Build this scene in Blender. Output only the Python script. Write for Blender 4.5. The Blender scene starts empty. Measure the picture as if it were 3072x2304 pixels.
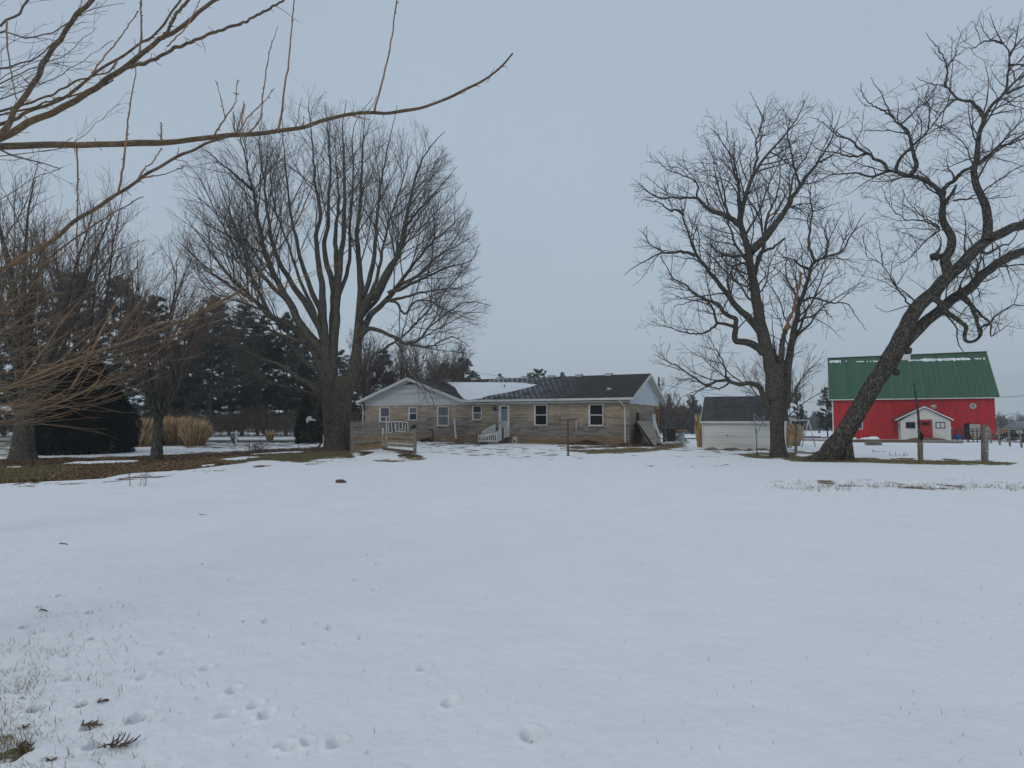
import bpy, math, random
import numpy as np
from mathutils import Vector

SC = bpy.context.scene
COL = SC.collection
RND = np.random.default_rng(7)
random.seed(7)
rad = math.radians

# ------------------------------------------------------------------ camera
F_PX = 1820.0                      # focal length in photograph pixels (3072 wide)
CAM_H = 1.65
PITCH = math.atan(108.0 / F_PX)
cam_d = bpy.data.cameras.new('camera')
cam_d.sensor_width = 36.0
cam_d.lens = 36.0 * F_PX / 3072.0
cam_d.clip_start = 0.05
cam_d.clip_end = 6000.0
cam = bpy.data.objects.new('camera', cam_d)
COL.objects.link(cam)
cam.location = (0, 0, CAM_H)
cam.rotation_euler = (rad(90) + PITCH, 0, 0)
SC.camera = cam

# ------------------------------------------------------------------ world: overcast winter sky
SUN_EL, SUN_AZ = 38.0, 215.0
w = bpy.data.worlds.new('World'); SC.world = w
w.use_nodes = True
nt = w.node_tree; nt.nodes.clear()
o_ = nt.nodes.new('ShaderNodeOutputWorld')
bg = nt.nodes.new('ShaderNodeBackground'); bg.inputs['Strength'].default_value = 0.1
sk = nt.nodes.new('ShaderNodeTexSky'); sk.sky_type = 'NISHITA'; sk.sun_disc = False
sk.sun_elevation = rad(SUN_EL); sk.sun_rotation = rad(SUN_AZ)
sk.air_density = 1.5; sk.dust_density = 4.0
tc = nt.nodes.new('ShaderNodeTexCoord')
sp = nt.nodes.new('ShaderNodeSeparateXYZ')
cr = nt.nodes.new('ShaderNodeValToRGB')
els = cr.color_ramp.elements
els[0].position = 0.0; els[0].color = (0.425, 0.515, 0.590, 1)
els[1].position = 1.0; els[1].color = (0.415, 0.487, 0.580, 1)
e = els.new(0.22); e.color = (0.408, 0.498, 0.582, 1)
e = els.new(0.5); e.color = (0.405, 0.490, 0.588, 1)
sc_ = nt.nodes.new('ShaderNodeVectorMath'); sc_.operation = 'SCALE'; sc_.inputs['Scale'].default_value = 10.0
cl = nt.nodes.new('ShaderNodeTexNoise'); cl.inputs['Scale'].default_value = 1.6; cl.inputs['Detail'].default_value = 3
clm = nt.nodes.new('ShaderNodeMapRange')
clm.inputs['From Min'].default_value = 0.3; clm.inputs['From Max'].default_value = 0.7
clm.inputs['To Min'].default_value = 9.6; clm.inputs['To Max'].default_value = 10.4
mx = nt.nodes.new('ShaderNodeMix'); mx.data_type = 'RGBA'; mx.inputs['Factor'].default_value = 0.97
L_ = nt.links.new
L_(tc.outputs['Generated'], sp.inputs[0]); L_(sp.outputs['Z'], cr.inputs['Fac'])
L_(tc.outputs['Generated'], cl.inputs['Vector']); L_(cl.outputs['Fac'], clm.inputs['Value'])
L_(cr.outputs['Color'], sc_.inputs[0]); L_(clm.outputs['Result'], sc_.inputs['Scale'])
L_(sk.outputs['Color'], mx.inputs['A']); L_(sc_.outputs['Vector'], mx.inputs['B'])
L_(mx.outputs['Result'], bg.inputs['Color']); L_(bg.outputs['Background'], o_.inputs['Surface'])

sd = bpy.data.lights.new('sun', 'SUN'); sd.energy = 0.6; sd.angle = rad(25); sd.color = (1, 0.95, 0.88)
so = bpy.data.objects.new('sun', sd); COL.objects.link(so)
so.rotation_euler = (rad(90 - SUN_EL), 0, rad(180 - SUN_AZ))
so.location = (0, 0, 60)
so['kind'] = 'structure'

SC.view_settings.view_transform = 'Standard'
SC.view_settings.look = 'None'
SC.view_settings.gamma = 1.0
SC.view_settings.exposure = 0.0
SC.cycles.max_bounces = 5
SC.cycles.diffuse_bounces = 3
SC.cycles.transparent_max_bounces = 6
SC.cycles.volume_bounces = 0

# ------------------------------------------------------------------ tracing helpers (photo pixel -> place)
cP, sP = math.cos(PITCH), math.sin(PITCH)
def ray(px, py):
    x = (px - 1536.0) / F_PX; u = (1152.0 - py) / F_PX
    return np.array([x, cP - u * sP, sP + u * cP])
def at(px, py, D):
    r = ray(px, py); r = r * (D / r[1])
    return np.array([r[0], r[1], r[2] + CAM_H])
def ss(a, b, x):
    t = np.clip((np.asarray(x, float) - a) / (b - a), 0, 1); return t * t * (3 - 2 * t)
def gh(x, y):
    """large-scale height of the ground"""
    x = np.asarray(x, float); y = np.asarray(y, float)
    z = -0.35 * ss(36, 55, y) * ss(4, 12, x)
    z = z - 0.0135 * np.clip(y - 62, 0, 320)
    return z
def ground(px, py):
    r = ray(px, py); t = 1.0
    for _ in range(40):
        z = float(gh(r[0] * t, r[1] * t)); t = (z - CAM_H) / r[2]
    return np.array([r[0] * t, r[1] * t, CAM_H + r[2] * t])

# ------------------------------------------------------------------ noise
def _h(ix, iy, iz, s):
    n = (ix.astype(np.int64) * 374761393 + iy.astype(np.int64) * 668265263 + iz.astype(np.int64) * 2147483647 + s * 974634777) & 0xFFFFFFFF
    n = ((n ^ (n >> 13)) * 1274126177) & 0xFFFFFFFF
    n = (n ^ (n >> 16)) & 0xFFFFFFFF
    return n.astype(np.float64) / 4294967295.0
def vn(x, y, z=None, s=0):
    x = np.asarray(x, float); y = np.asarray(y, float)
    z = np.zeros_like(x) if z is None else np.asarray(z, float)
    ix, iy, iz = np.floor(x), np.floor(y), np.floor(z)
    fx, fy, fz = x - ix, y - iy, z - iz
    fx = fx * fx * (3 - 2 * fx); fy = fy * fy * (3 - 2 * fy); fz = fz * fz * (3 - 2 * fz)
    r = 0
    for a in (0, 1):
        for b in (0, 1):
            for c in (0, 1):
                wgt = (fx if a else 1 - fx) * (fy if b else 1 - fy) * (fz if c else 1 - fz)
                r = r + wgt * _h(ix + a, iy + b, iz + c, s)
    return r
def fbm(x, y, z=None, o=4, s=0):
    r = 0; a = 0.5; f = 1.0; t = 0
    for i in range(o):
        r = r + a * vn(x * f, y * f, None if z is None else z * f, s + i); t += a; a *= .5; f *= 2.03
    return r / t

# ------------------------------------------------------------------ objects
def tag(o, label=None, cat=None, group=None, kind=None):
    if label: o['label'] = label
    if cat: o['category'] = cat
    if group: o['group'] = group
    if kind: o['kind'] = kind
    return o
def root(name, loc, label, cat, group=None):
    o = bpy.data.objects.new(name, None); o.empty_display_size = 0.2
    o.location = [float(a) for a in loc]; COL.objects.link(o)
    return tag(o, label, cat, group)
WLOC = {}
def wloc(o):
    l = np.array(o.location[:])
    return l if o.parent is None else l + wloc(o.parent)
def mk(name, V, Fs, mat, parent=None, smooth=False, attrs=None):
    """V (n,3) in world space, Fs list of faces or (m,k) array"""
    V = np.asarray(V, float)
    if parent is not None:
        off = wloc(parent); loc = (0, 0, 0)
    else:
        off = np.array([V[:, 0].mean(), V[:, 1].mean(), V[:, 2].min()]); loc = off
    V = V - off
    me = bpy.data.meshes.new(name)
    if isinstance(Fs, np.ndarray):
        m, k = Fs.shape
        me.vertices.add(len(V)); me.vertices.foreach_set('co', V.astype(np.float32).ravel())
        me.loops.add(m * k); me.loops.foreach_set('vertex_index', Fs.astype(np.int32).ravel())
        me.polygons.add(m)
        me.polygons.foreach_set('loop_start', (np.arange(m) * k).astype(np.int32))
        me.polygons.foreach_set('loop_total', np.full(m, k, np.int32))
        me.update(calc_edges=True)
    else:
        me.from_pydata(V.tolist(), [], [list(map(int, f)) for f in Fs]); me.update()
    if isinstance(smooth, (list, np.ndarray)):
        me.polygons.foreach_set('use_smooth', np.asarray(smooth, bool))
    else:
        me.polygons.foreach_set('use_smooth', np.full(len(me.polygons), bool(smooth)))
    if attrs:
        for an, (ty, arr) in attrs.items():
            at_ = me.attributes.new(an, ty, 'POINT')
            arr = np.asarray(arr, np.float32)
            at_.data.foreach_set('vector' if ty == 'FLOAT_VECTOR' else 'value', arr.ravel())
    me.materials.append(mat)
    o = bpy.data.objects.new(name, me); COL.objects.link(o)
    o.location = [float(a) for a in loc]
    if parent is not None: o.parent = parent
    return o
def copy_tree(o, parent=None):
    c = o.copy(); COL.objects.link(c); c.parent = parent
    for ch in list(o.children): copy_tree(ch, c)
    return c

class MB:
    def __init__(s): s.v = []; s.f = []; s.sm = []
    def add(s, V, Fs, smooth=False):
        n = len(s.v); s.v += [tuple(map(float, p)) for p in V]
        for f in Fs: s.f.append([i + n for i in f]); s.sm.append(smooth)
    def para(s, o, a, b, c):
        o, a, b, c = map(lambda q: np.array(q, float), (o, a, b, c))
        V = [o, o + a, o + a + b, o + b, o + c, o + a + c, o + a + b + c, o + b + c]
        Fs = [[0, 3, 2, 1], [4, 5, 6, 7], [0, 1, 5, 4], [1, 2, 6, 5], [2, 3, 7, 6], [3, 0, 4, 7]]
        if np.dot(np.cross(a, b), c) < 0: Fs = [f[::-1] for f in Fs]
        s.add(V, Fs)
    def fbox(s, F, u0, u1, v0, v1, z0, z1):
        s.para(F.P(u0, v0, z0), F.u * (u1 - u0), F.v * (v1 - v0), (0, 0, z1 - z0))
    def box(s, c, sx, sy, sz, ang=0, zc=False):
        ca, sa = math.cos(ang), math.sin(ang)
        ax = np.array([ca, sa, 0]); ay = np.array([-sa, ca, 0])
        o = np.array(c, float) - ax * sx / 2 - ay * sy / 2 - (np.array([0, 0, sz / 2]) if zc else 0)
        s.para(o, ax * sx, ay * sy, (0, 0, sz))
    def bar(s, p, q, w, h, ref=(0, 0, 1)):
        p, q = np.array(p, float), np.array(q, float); d = q - p
        ref = np.array(ref, float)
        if abs(np.dot(d, ref)) > .98 * np.linalg.norm(d): ref = np.array([0, 1, 0])
        a = np.cross(d, ref); a /= np.linalg.norm(a); b = np.cross(a, d); b /= np.linalg.norm(b)
        s.para(p - a * w / 2 - b * h / 2, d, a * w, b * h)
    def cyl(s, p, q, r0, r1=None, n=12, cap=True):
        r1 = r0 if r1 is None else r1
        p, q = np.array(p, float), np.array(q, float); d = q - p; d /= np.linalg.norm(d)
        ref = np.array([0, 0, 1.]) if abs(d[2]) < .9 else np.array([1., 0, 0])
        a = np.cross(d, ref); a /= np.linalg.norm(a); b = np.cross(d, a)
        V = []
        for c, r in ((p, r0), (q, r1)):
            for i in range(n):
                t = 2 * math.pi * i / n; V.append(c + r * (math.cos(t) * a + math.sin(t) * b))
        s.add(V, [[i, (i + 1) % n, n + (i + 1) % n, n + i] for i in range(n)], True)
        if cap: s.add(V, [list(range(n))[::-1], list(range(n, 2 * n))])
    def lathe(s, base, prof, n=20, axis=(0, 0, 1), sx=1.0):
        base = np.array(base, float); V = []
        for r, z in prof:
            for i in range(n):
                t = 2 * math.pi * i / n; V.append(base + np.array([r * sx * math.cos(t), r * math.sin(t), z]))
        Fs = []
        for j in range(len(prof) - 1):
            for i in range(n):
                k = (i + 1) % n
                Fs.append([j * n + i, j * n + k, (j + 1) * n + k, (j + 1) * n + i])
        s.add(V, Fs, True)
        s.add(V[:n], [list(range(n))[::-1]]); s.add(V[-n:], [list(range(n))])
    def slab(s, pts, ext):
        """polygon extruded by vector ext"""
        pts = [np.array(p, float) for p in pts]; ext = np.array(ext, float); n = len(pts)
        nr = np.zeros(3)
        for i in range(n): nr += np.cross(pts[i], pts[(i + 1) % n])
        if np.dot(nr, ext) < 0: pts = pts[::-1]
        V = pts + [p + ext for p in pts]
        s.add(V, [list(range(n))[::-1], list(range(n, 2 * n))] + [[i, (i + 1) % n, n + (i + 1) % n, n + i] for i in range(n)])
    def blob(s, c, rx, ry, rz, seed=0, amp=.2, n=12, m=8, base=None):
        V = []; c = np.array(c, float)
        for j in range(m + 1):
            ph = math.pi * j / m
            for i in range(n):
                t = 2 * math.pi * i / n
                d = np.array([math.sin(ph) * math.cos(t), math.sin(ph) * math.sin(t), math.cos(ph)])
                k = 1 + amp * (2 * float(vn(d[0] * 1.7 + 5, d[1] * 1.7 + 5, d[2] * 1.7 + 5, seed)) - 1) + amp * .5 * (2 * float(vn(d[0] * 4 + 5, d[1] * 4 + 5, d[2] * 4 + 5, seed + 3)) - 1)
                p = c + d * k * np.array([rx, ry, rz])
                if base is not None and p[2] < base: p[2] = base
                V.append(p)
        s.add(V, [[j * n + i, (j + 1) * n + i, (j + 1) * n + (i + 1) % n, j * n + (i + 1) % n] for j in range(m) for i in range(n)], True)
    def build(s, name, mat, parent=None, label=None):
        o = mk(name, np.array(s.v), s.f, mat, parent, smooth=s.sm)
        if label: o['label'] = label
        return o

class Fr:
    """a frame with its front plane seen from the camera: u to the right, v to the back"""
    def __init__(s, o, u):
        s.o = np.array([o[0], o[1], 0.0]); s.u = np.array([u[0], u[1], 0.0]); s.u /= np.linalg.norm(s.u)
        s.v = np.array([-s.u[1], s.u[0], 0.0]); s.ang = math.atan2(s.u[1], s.u[0])
    def P(s, u, v, z): return s.o + s.u * u + s.v * v + np.array([0, 0, z])
    def hit(s, px, py, v0=0.0):
        r = ray(px, py); c = np.array([0, 0, CAM_H])
        t = np.dot(s.P(0, v0, 0) - c, s.v) / np.dot(r, s.v); p = c + r * t
        return float(np.dot(p - s.o, s.u)), float(p[2])
    def hit_side(s, px, py, u0):
        r = ray(px, py); c = np.array([0, 0, CAM_H])
        t = np.dot(s.P(u0, 0, 0) - c, s.u) / np.dot(r, s.u); p = c + r * t
        return float(np.dot(p - s.o, s.v)), float(p[2])

# ------------------------------------------------------------------ materials
def nmat(name):
    m = bpy.data.materials.new(name); m.use_nodes = True
    return m, m.node_tree, m.node_tree.nodes['Principled BSDF']
def N(t, ty, **kw):
    n = t.nodes.new(ty)
    for k, v in kw.items():
        if k in n.inputs: n.inputs[k].default_value = v
        else: setattr(n, k, v)
    return n
def ramp(t, fac, stops):
    r = t.nodes.new('ShaderNodeValToRGB'); e = r.color_ramp.elements
    e[0].position = stops[0][0]; e[0].color = (*stops[0][1], 1)
    e[1].position = stops[-1][0]; e[1].color = (*stops[-1][1], 1)
    for p, c in stops[1:-1]:
        q = e.new(p); q.color = (*c, 1)
    t.links.new(fac, r.inputs['Fac']); return r.outputs['Color']
def bump(t, b, h, strength=.3, dist=.02):
    n = N(t, 'ShaderNodeBump'); n.inputs['Strength'].default_value = strength; n.inputs['Distance'].default_value = dist
    t.links.new(h, n.inputs['Height']); t.links.new(n.outputs['Normal'], b.inputs['Normal'])
def simple(name, c, c2=None, rough=.7, scale=6.0, stretch=(1, 1, 1), rot=0, b_=.25, bd=.01, metal=0, detail=5, lo=.3, hi=.7, spec=.3):
    """two-tone noise material"""
    m, t, b = nmat(name)
    c2 = c2 or tuple(x * .7 for x in c)
    co = N(t, 'ShaderNodeTexCoord'); mp = N(t, 'ShaderNodeMapping')
    mp.inputs['Scale'].default_value = stretch; mp.inputs['Rotation'].default_value = (0, 0, rot)
    t.links.new(co.outputs['Object'], mp.inputs['Vector'])
    n = N(t, 'ShaderNodeTexNoise', Scale=scale, Detail=detail, Roughness=.6)
    t.links.new(mp.outputs['Vector'], n.inputs['Vector'])
    col = ramp(t, n.outputs['Fac'], [(lo, c2), (hi, c)])
    t.links.new(col, b.inputs['Base Color'])
    b.inputs['Roughness'].default_value = rough; b.inputs['Metallic'].default_value = metal
    b.inputs['Specular IOR Level'].default_value = spec
    if b_: bump(t, b, n.outputs['Fac'], b_, bd)
    return m
def tinted(name, cols, rough=.8, spec=.2, trans=0):
    """colour by the float attribute 'tint'"""
    m, t, b = nmat(name)
    a = N(t, 'ShaderNodeAttribute'); a.attribute_name = 'tint'
    n = len(cols)
    c = ramp(t, a.outputs['Fac'], [(i / (n - 1), cols[i]) for i in range(n)])
    t.links.new(c, b.inputs['Base Color']); b.inputs['Roughness'].default_value = rough
    b.inputs['Specular IOR Level'].default_value = spec
    return m
def bark(name, c_dark, c_light, c_moss=None, scale=9.0, zs=.22, depth=.03, moss=.5):
    m, t, b = nmat(name)
    a = N(t, 'ShaderNodeAttribute'); a.attribute_name = 'bark'
    mp = N(t, 'ShaderNodeMapping'); mp.inputs['Scale'].default_value = (1, 1, zs)
    t.links.new(a.outputs['Vector'], mp.inputs['Vector'])
    vo = N(t, 'ShaderNodeTexVoronoi', Scale=scale); vo.feature = 'DISTANCE_TO_EDGE'
    nz = N(t, 'ShaderNodeTexNoise', Scale=scale * 1.3, Detail=6, Roughness=.65, Distortion=.4)
    mixv = N(t, 'ShaderNodeMix'); mixv.data_type = 'VECTOR'; mixv.inputs['Factor'].default_value = .12
    t.links.new(mp.outputs['Vector'], nz.inputs['Vector'])
    t.links.new(mp.outputs['Vector'], mixv.inputs['A']); t.links.new(nz.outputs['Color'], mixv.inputs['B'])
    t.links.new(mixv.outputs['Result'], vo.inputs['Vector'])
    rg = N(t, 'ShaderNodeMapRange'); rg.inputs['From Max'].default_value = .28
    t.links.new(vo.outputs['Distance'], rg.inputs['Value'])
    ml = N(t, 'ShaderNodeMath', operation='MULTIPLY'); t.links.new(rg.outputs['Result'], ml.inputs[0]); t.links.new(nz.outputs['Fac'], ml.inputs[1])
    col = ramp(t, ml.outputs['Value'], [(.05, c_dark), (.5, c_light)])
    if c_moss:
        n2 = N(t, 'ShaderNodeTexNoise', Scale=1.4, Detail=6, Roughness=.7); t.links.new(a.outputs['Vector'], n2.inputs['Vector'])
        mr = N(t, 'ShaderNodeMapRange'); mr.inputs['From Min'].default_value = .48; mr.inputs['From Max'].default_value = .68; mr.inputs['To Max'].default_value = moss
        t.links.new(n2.outputs['Fac'], mr.inputs['Value'])
        mm = N(t, 'ShaderNodeMix'); mm.data_type = 'RGBA'; mm.inputs['B'].default_value = (*c_moss, 1)
        t.links.new(mr.outputs['Result'], mm.inputs['Factor']); t.links.new(col, mm.inputs['A']); col = mm.outputs['Result']
    t.links.new(col, b.inputs['Base Color']); b.inputs['Roughness'].default_value = .92; b.inputs['Specular IOR Level'].default_value = .15
    bump(t, b, ml.outputs['Value'], .9, depth)
    return m

M = {}
M['bark_maple'] = bark('bark_maple', (.055, .046, .038), (.21, .185, .155), (.13, .135, .07), 19, .3)
M['bark_walnut'] = bark('bark_walnut', (.04, .034, .028), (.20, .17, .145), (.12, .13, .07), 24, .3)
M['bark_lean'] = bark('bark_lean', (.026, .022, .018), (.20, .175, .148), (.12, .125, .085), 18, .26, .05, .35)
M['bark_near'] = bark('bark_near', (.09, .065, .045), (.20, .155, .105), (.24, .15, .075), 30, .5, .003, .8)
M['bark_young'] = bark('bark_young', (.04, .034, .03), (.13, .115, .10), None, 12)
M['twig_maple'] = simple('twig_maple', (.145, .122, .105), (.08, .068, .06), scale=2, b_=0)
M['twig_walnut'] = simple('twig_walnut', (.10, .085, .078), (.055, .048, .044), scale=2, b_=0)
M['twig_near'] = simple('twig_near', (.34, .20, .105), (.13, .09, .062), scale=2.5, b_=0, lo=.35, hi=.62)
M['twig_grey'] = simple('twig_grey', (.16, .13, .105), (.09, .072, .06), scale=2, b_=0)
M['twig_red'] = simple('twig_red', (.18, .125, .105), (.095, .072, .062), scale=1.5, b_=0)
M['twig_far'] = simple('twig_far', (.12, .105, .10), (.08, .07, .07), scale=.5, b_=0)
M['pine'] = tinted('pine', [(.024, .036, .027), (.050, .068, .048), (.095, .108, .078)])
M['pine_dark'] = tinted('pine_dark', [(.008, .014, .010), (.016, .027, .019), (.028, .042, .030)])
M['straw'] = tinted('straw', [(.20, .125, .058), (.46, .31, .155), (.70, .53, .32)])
M['grass'] = tinted('grass', [(.10, .095, .04), (.21, .17, .075), (.36, .28, .15)])
M['leaf'] = tinted('leaf', [(.075, .052, .036), (.21, .135, .075), (.40, .27, .15)])
M['wood_grey'] = simple('wood_grey', (.30, .27, .235), (.15, .13, .11), scale=5, stretch=(1, 1, 4), lo=.3, hi=.72, b_=.5)
M['wood_rail'] = simple('wood_rail', (.31, .28, .20), (.15, .135, .09), scale=6, lo=.3, hi=.72, b_=.5)
M['wood_ply'] = simple('wood_ply', (.36, .25, .13), (.20, .13, .065), scale=3, b_=.3)
M['wood_sheet'] = simple('wood_sheet', (.33, .285, .24), (.22, .19, .16), scale=2.5, stretch=(1, 1, 2), b_=.2)
M['wood_brown'] = simple('wood_brown', (.17, .10, .065), (.085, .055, .04), scale=7, b_=.5)
M['white'] = simple('white_paint', (.72, .72, .70), (.55, .55, .53), scale=3, b_=.1)
M['white_old'] = simple('white_old', (.60, .61, .59), (.38, .38, .36), scale=2, lo=.25, hi=.5, b_=.1)
M['rust'] = simple('rust', (.16, .065, .038), (.07, .035, .025), scale=14, b_=.4)
M['black'] = simple('black_plastic', (.018, .019, .022), (.012, .013, .015), rough=.45, scale=3, b_=.1)
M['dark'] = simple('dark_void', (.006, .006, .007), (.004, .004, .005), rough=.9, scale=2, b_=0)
M['glass'] = simple('dark_glass', (.010, .010, .012), (.005, .005, .007), rough=.12, scale=1.5, b_=.05, spec=.18)
M['steel'] = simple('steel', (.42, .44, .45), (.30, .31, .32), rough=.45, scale=5, metal=.5, b_=.1)
M['galv'] = simple('galvanised', (.40, .44, .46), (.28, .31, .33), rough=.5, scale=3, stretch=(1, 1, 5), metal=.3, b_=.15)
M['stone'] = simple('limestone', (.40, .37, .31), (.26, .24, .2), scale=5)
M['snow_roof'] = simple('snow_cap', (.86, .88, .91), (.80, .83, .87), scale=1.2, b_=.3, bd=.03, rough=.6)
M['blue'] = simple('blue_plastic', (.02, .13, .42), (.015, .09, .3), rough=.4, scale=3, b_=0)
M['red_paint'] = simple('red_paint', (.42, .022, .026), (.32, .018, .02), rough=.5, scale=4, b_=.15)
M['orange'] = simple('orange_paint', (.40, .12, .05), (.2, .07, .04), scale=5, b_=.3)
M['green_lid'] = simple('green_plastic', (.16, .42, .32), (.1, .3, .22), scale=4, b_=.1)
M['tan_bag'] = simple('tan_canvas', (.46, .28, .17), (.2, .1, .06), scale=9)
M['grey_tarp'] = simple('grey_tarp', (.25, .27, .29), (.14, .15, .16), scale=3, b_=.5)
M['tank'] = simple('grey_tank', (.13, .12, .12), (.08, .075, .075), scale=2)
# ------------------------------------------------------------------ ground
def poly_sd(px, py, poly, ys=4.0):
    P = np.array(poly, float); P[:, 1] *= ys; X, Y = px, py * ys
    ins = np.zeros(X.shape, bool); d = np.full(X.shape, 1e9)
    for i in range(len(P)):
        x0, y0 = P[i]; x1, y1 = P[(i + 1) % len(P)]
        dx, dy = x1 - x0, y1 - y0
        t = np.clip(((X - x0) * dx + (Y - y0) * dy) / (dx * dx + dy * dy + 1e-9), 0, 1)
        d = np.minimum(d, np.hypot(X - x0 - t * dx, Y - y0 - t * dy))
        c = ((y0 > Y) != (y1 > Y)) & (X < (x1 - x0) * (Y - y0) / (y1 - y0 + 1e-9) + x0)
        ins ^= c
    return np.where(ins, d, -d)
# (polygon traced on the ground, strength, tone: 0 dark litter, .35 orange leaves, .7 dry grass, 1 green grass)
BARE = [
 ([(-500, 1382), (0, 1376), (110, 1372), (390, 1368), (560, 1359), (690, 1354), (980, 1338), (1060, 1338), (1062, 1372), (985, 1373), (915, 1387), (850, 1382), (790, 1379), (700, 1391), (610, 1402), (540, 1409), (420, 1415), (300, 1433), (150, 1441), (0, 1450), (-500, 1470)], 1.0, .12),
 ([(160, 1392), (420, 1386), (600, 1380), (640, 1392), (560, 1406), (420, 1413), (300, 1432), (170, 1436)], 1.0, .38),
 ([(-500, 1400), (60, 1398), (190, 1400), (150, 1432), (0, 1440), (-500, 1460)], 1.0, .85),
 ([(620, 1376), (760, 1367), (900, 1357), (1060, 1354), (1062, 1369), (985, 1373), (915, 1387), (850, 1382), (790, 1379), (700, 1391)], 1.0, .93),
 ([(1062, 1350), (1245, 1356), (1300, 1378), (1180, 1374), (1060, 1368)], .75, .1),
 ([(1110, 1376), (1250, 1370), (1290, 1378), (1180, 1387), (1120, 1384)], .55, .4),
 ([(1690, 1348), (1790, 1346), (1880, 1342), (1960, 1340), (2000, 1328), (2055, 1325), (2060, 1338), (2010, 1347), (1930, 1356), (1850, 1360), (1770, 1360), (1700, 1354)], 1.0, .72),
 ([(1240, 1328), (1300, 1327), (1430, 1322), (1530, 1331), (1450, 1338), (1290, 1337)], .72, .6),
 ([(1680, 1338), (1890, 1334), (1990, 1330), (1990, 1340), (1880, 1343), (1690, 1347)], .9, .2),
 ([(2105, 1344), (2300, 1344), (2310, 1351), (2220, 1354), (2110, 1351)], .9, .3),
 ([(2180, 1358), (2300, 1354), (2410, 1350), (2440, 1364), (2380, 1374), (2290, 1376), (2230, 1371)], .85, .85),
 ([(2345, 1372), (2440, 1358), (2560, 1371), (2700, 1375), (2900, 1380), (3045, 1387), (3030, 1394), (2900, 1393), (2800, 1391), (2600, 1386), (2440, 1386), (2370, 1381)], 1.0, .82),
 ([(2380, 1353), (2450, 1352), (2500, 1360), (2400, 1366)], .9, .9),
 ([(2300, 1442), (2480, 1436), (2700, 1444), (2900, 1452), (3072, 1462), (3072, 1478), (2900, 1473), (2700, 1466), (2480, 1459), (2320, 1452)], .40, .7),
 ([(1900, 1394), (2180, 1391), (2240, 1398), (2050, 1405), (1900, 1402)], .36, .6),
 ([(1250, 1336), (1560, 1334), (1700, 1350), (1690, 1372), (1420, 1370), (1260, 1358)], .40, .6),
 ([(1500, 1366), (1720, 1368), (1660, 1376), (1520, 1374)], .38, .6),
 ([(-100, 1960), (200, 1930), (300, 2000), (390, 2150), (430, 2304), (300, 2500), (-300, 2500), (-300, 1960)], .33, .65),
 ([(-100, 2210), (60, 2190), (140, 2250), (60, 2304), (-200, 2304)], .46, .9),
 ([(-200, 1300), (180, 1300), (130, 1330), (100, 1372), (-200, 1372)], .55, .8),
 ([(540, 1317), (1000, 1316), (1010, 1334), (700, 1348), (540, 1345)], .5, .25),
 ([(1980, 1302), (2110, 1300), (2110, 1330), (2060, 1318), (1985, 1325)], .35, .6),
]
BARE += [([(1290, 1376), (1420, 1374), (1800, 1364), (2180, 1362), (2200, 1372), (1800, 1380), (1400, 1386)], .34, .6), ([(900, 1385), (1060, 1374), (1110, 1378), (1000, 1394), (900, 1398)], .40, .5), ([(0, 1450), (300, 1434), (600, 1410), (800, 1394), (900, 1392), (600, 1424), (300, 1450), (0, 1466)], .42, .3), ([(2040, 1330), (2110, 1345), (2200, 1354), (2180, 1364), (2000, 1352)], .42, .5)]
SNOW = [  # strips of snow left lying inside the bare ground
 [(235, 1382), (330, 1379), (430, 1379), (400, 1384), (300, 1389), (180, 1390)],
 [(20, 1398), (70, 1397), (60, 1401), (20, 1401)],
 [(740, 1361), (850, 1354), (940, 1350), (880, 1357), (820, 1360), (760, 1363)],
 [(650, 1377), (760, 1367), (790, 1369), (690, 1381)],
 [(1070, 1372), (1110, 1360), (1150, 1350), (1200, 1362), (1180, 1374), (1110, 1378)],
 [(600, 1395), (640, 1391), (640, 1394), (600, 1399)],
 [(2415, 1368), (2440, 1362), (2400, 1360), (2390, 1364)],
]
PRINTS = [(1270, 2003, 1.0, .5), (1350, 2103, 1.2, .2), (1592, 2205, 1.5, 0), (1008, 2222, 1.2, 0), (870, 2238, .9, .6), (922, 2222, .9, -.4),
 (798, 2140, 1.1, 0), (415, 2158, 1.4, 0), (700, 2070, 1.1, 0), (766, 2114, 1.0, .3), (992, 1885, .9, .4), (1132, 1694, .8, .3),
 (1106, 1664, .7, .2), (1125, 1771, .8, 0), (798, 1867, .9, .2), (80, 1880, 1.1, 0), (620, 2004, 1.0, 0), (1068, 1740, .9, .5),
 (120, 1822, .8, 0), (270, 1836, .8, 0), (280, 1912, .9, .3), (205, 1965, .9, 0), (205, 2035, .8, 0), (110, 2130, 1.0, .4),
 (285, 2235, 1.1, 0), (270, 2180, .9, .5), (250, 2115, .9, .5), (490, 1957, .8, 0), (920, 1930, .8, 0), (735, 1866, .6, 0),
 (675, 2145, 1.0, .7), (850, 2230, .9, .5), (430, 2032, 1.0, 0), (180, 1785, .7, 0), (1085, 1915, .7, .5), (690, 1740, .6, .2), (610, 1690, .6, .1)]

nx, ny = 900, 620
pxs = np.concatenate([np.linspace(-5500, -60, 70, endpoint=False), np.linspace(-60, 3132, nx - 140), np.linspace(3180, 8500, 70)])
pys = np.concatenate([[1260.9, 1261.6, 1262.5, 1264, 1266, 1269, 1273, 1278, 1284], np.linspace(1290, 1480, 230), np.linspace(1481.2, 2420, ny - 239)])
ys_ = CAM_H * F_PX / (pys - 1260.0)
Yg, Xp = np.meshgrid(ys_, pxs, indexing='ij')
Xg = (Xp - 1536.0) / F_PX * Yg * 1.0
Pyg = np.repeat(pys[:, None], len(pxs), 1)
Zg = gh(Xg, Yg)
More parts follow.
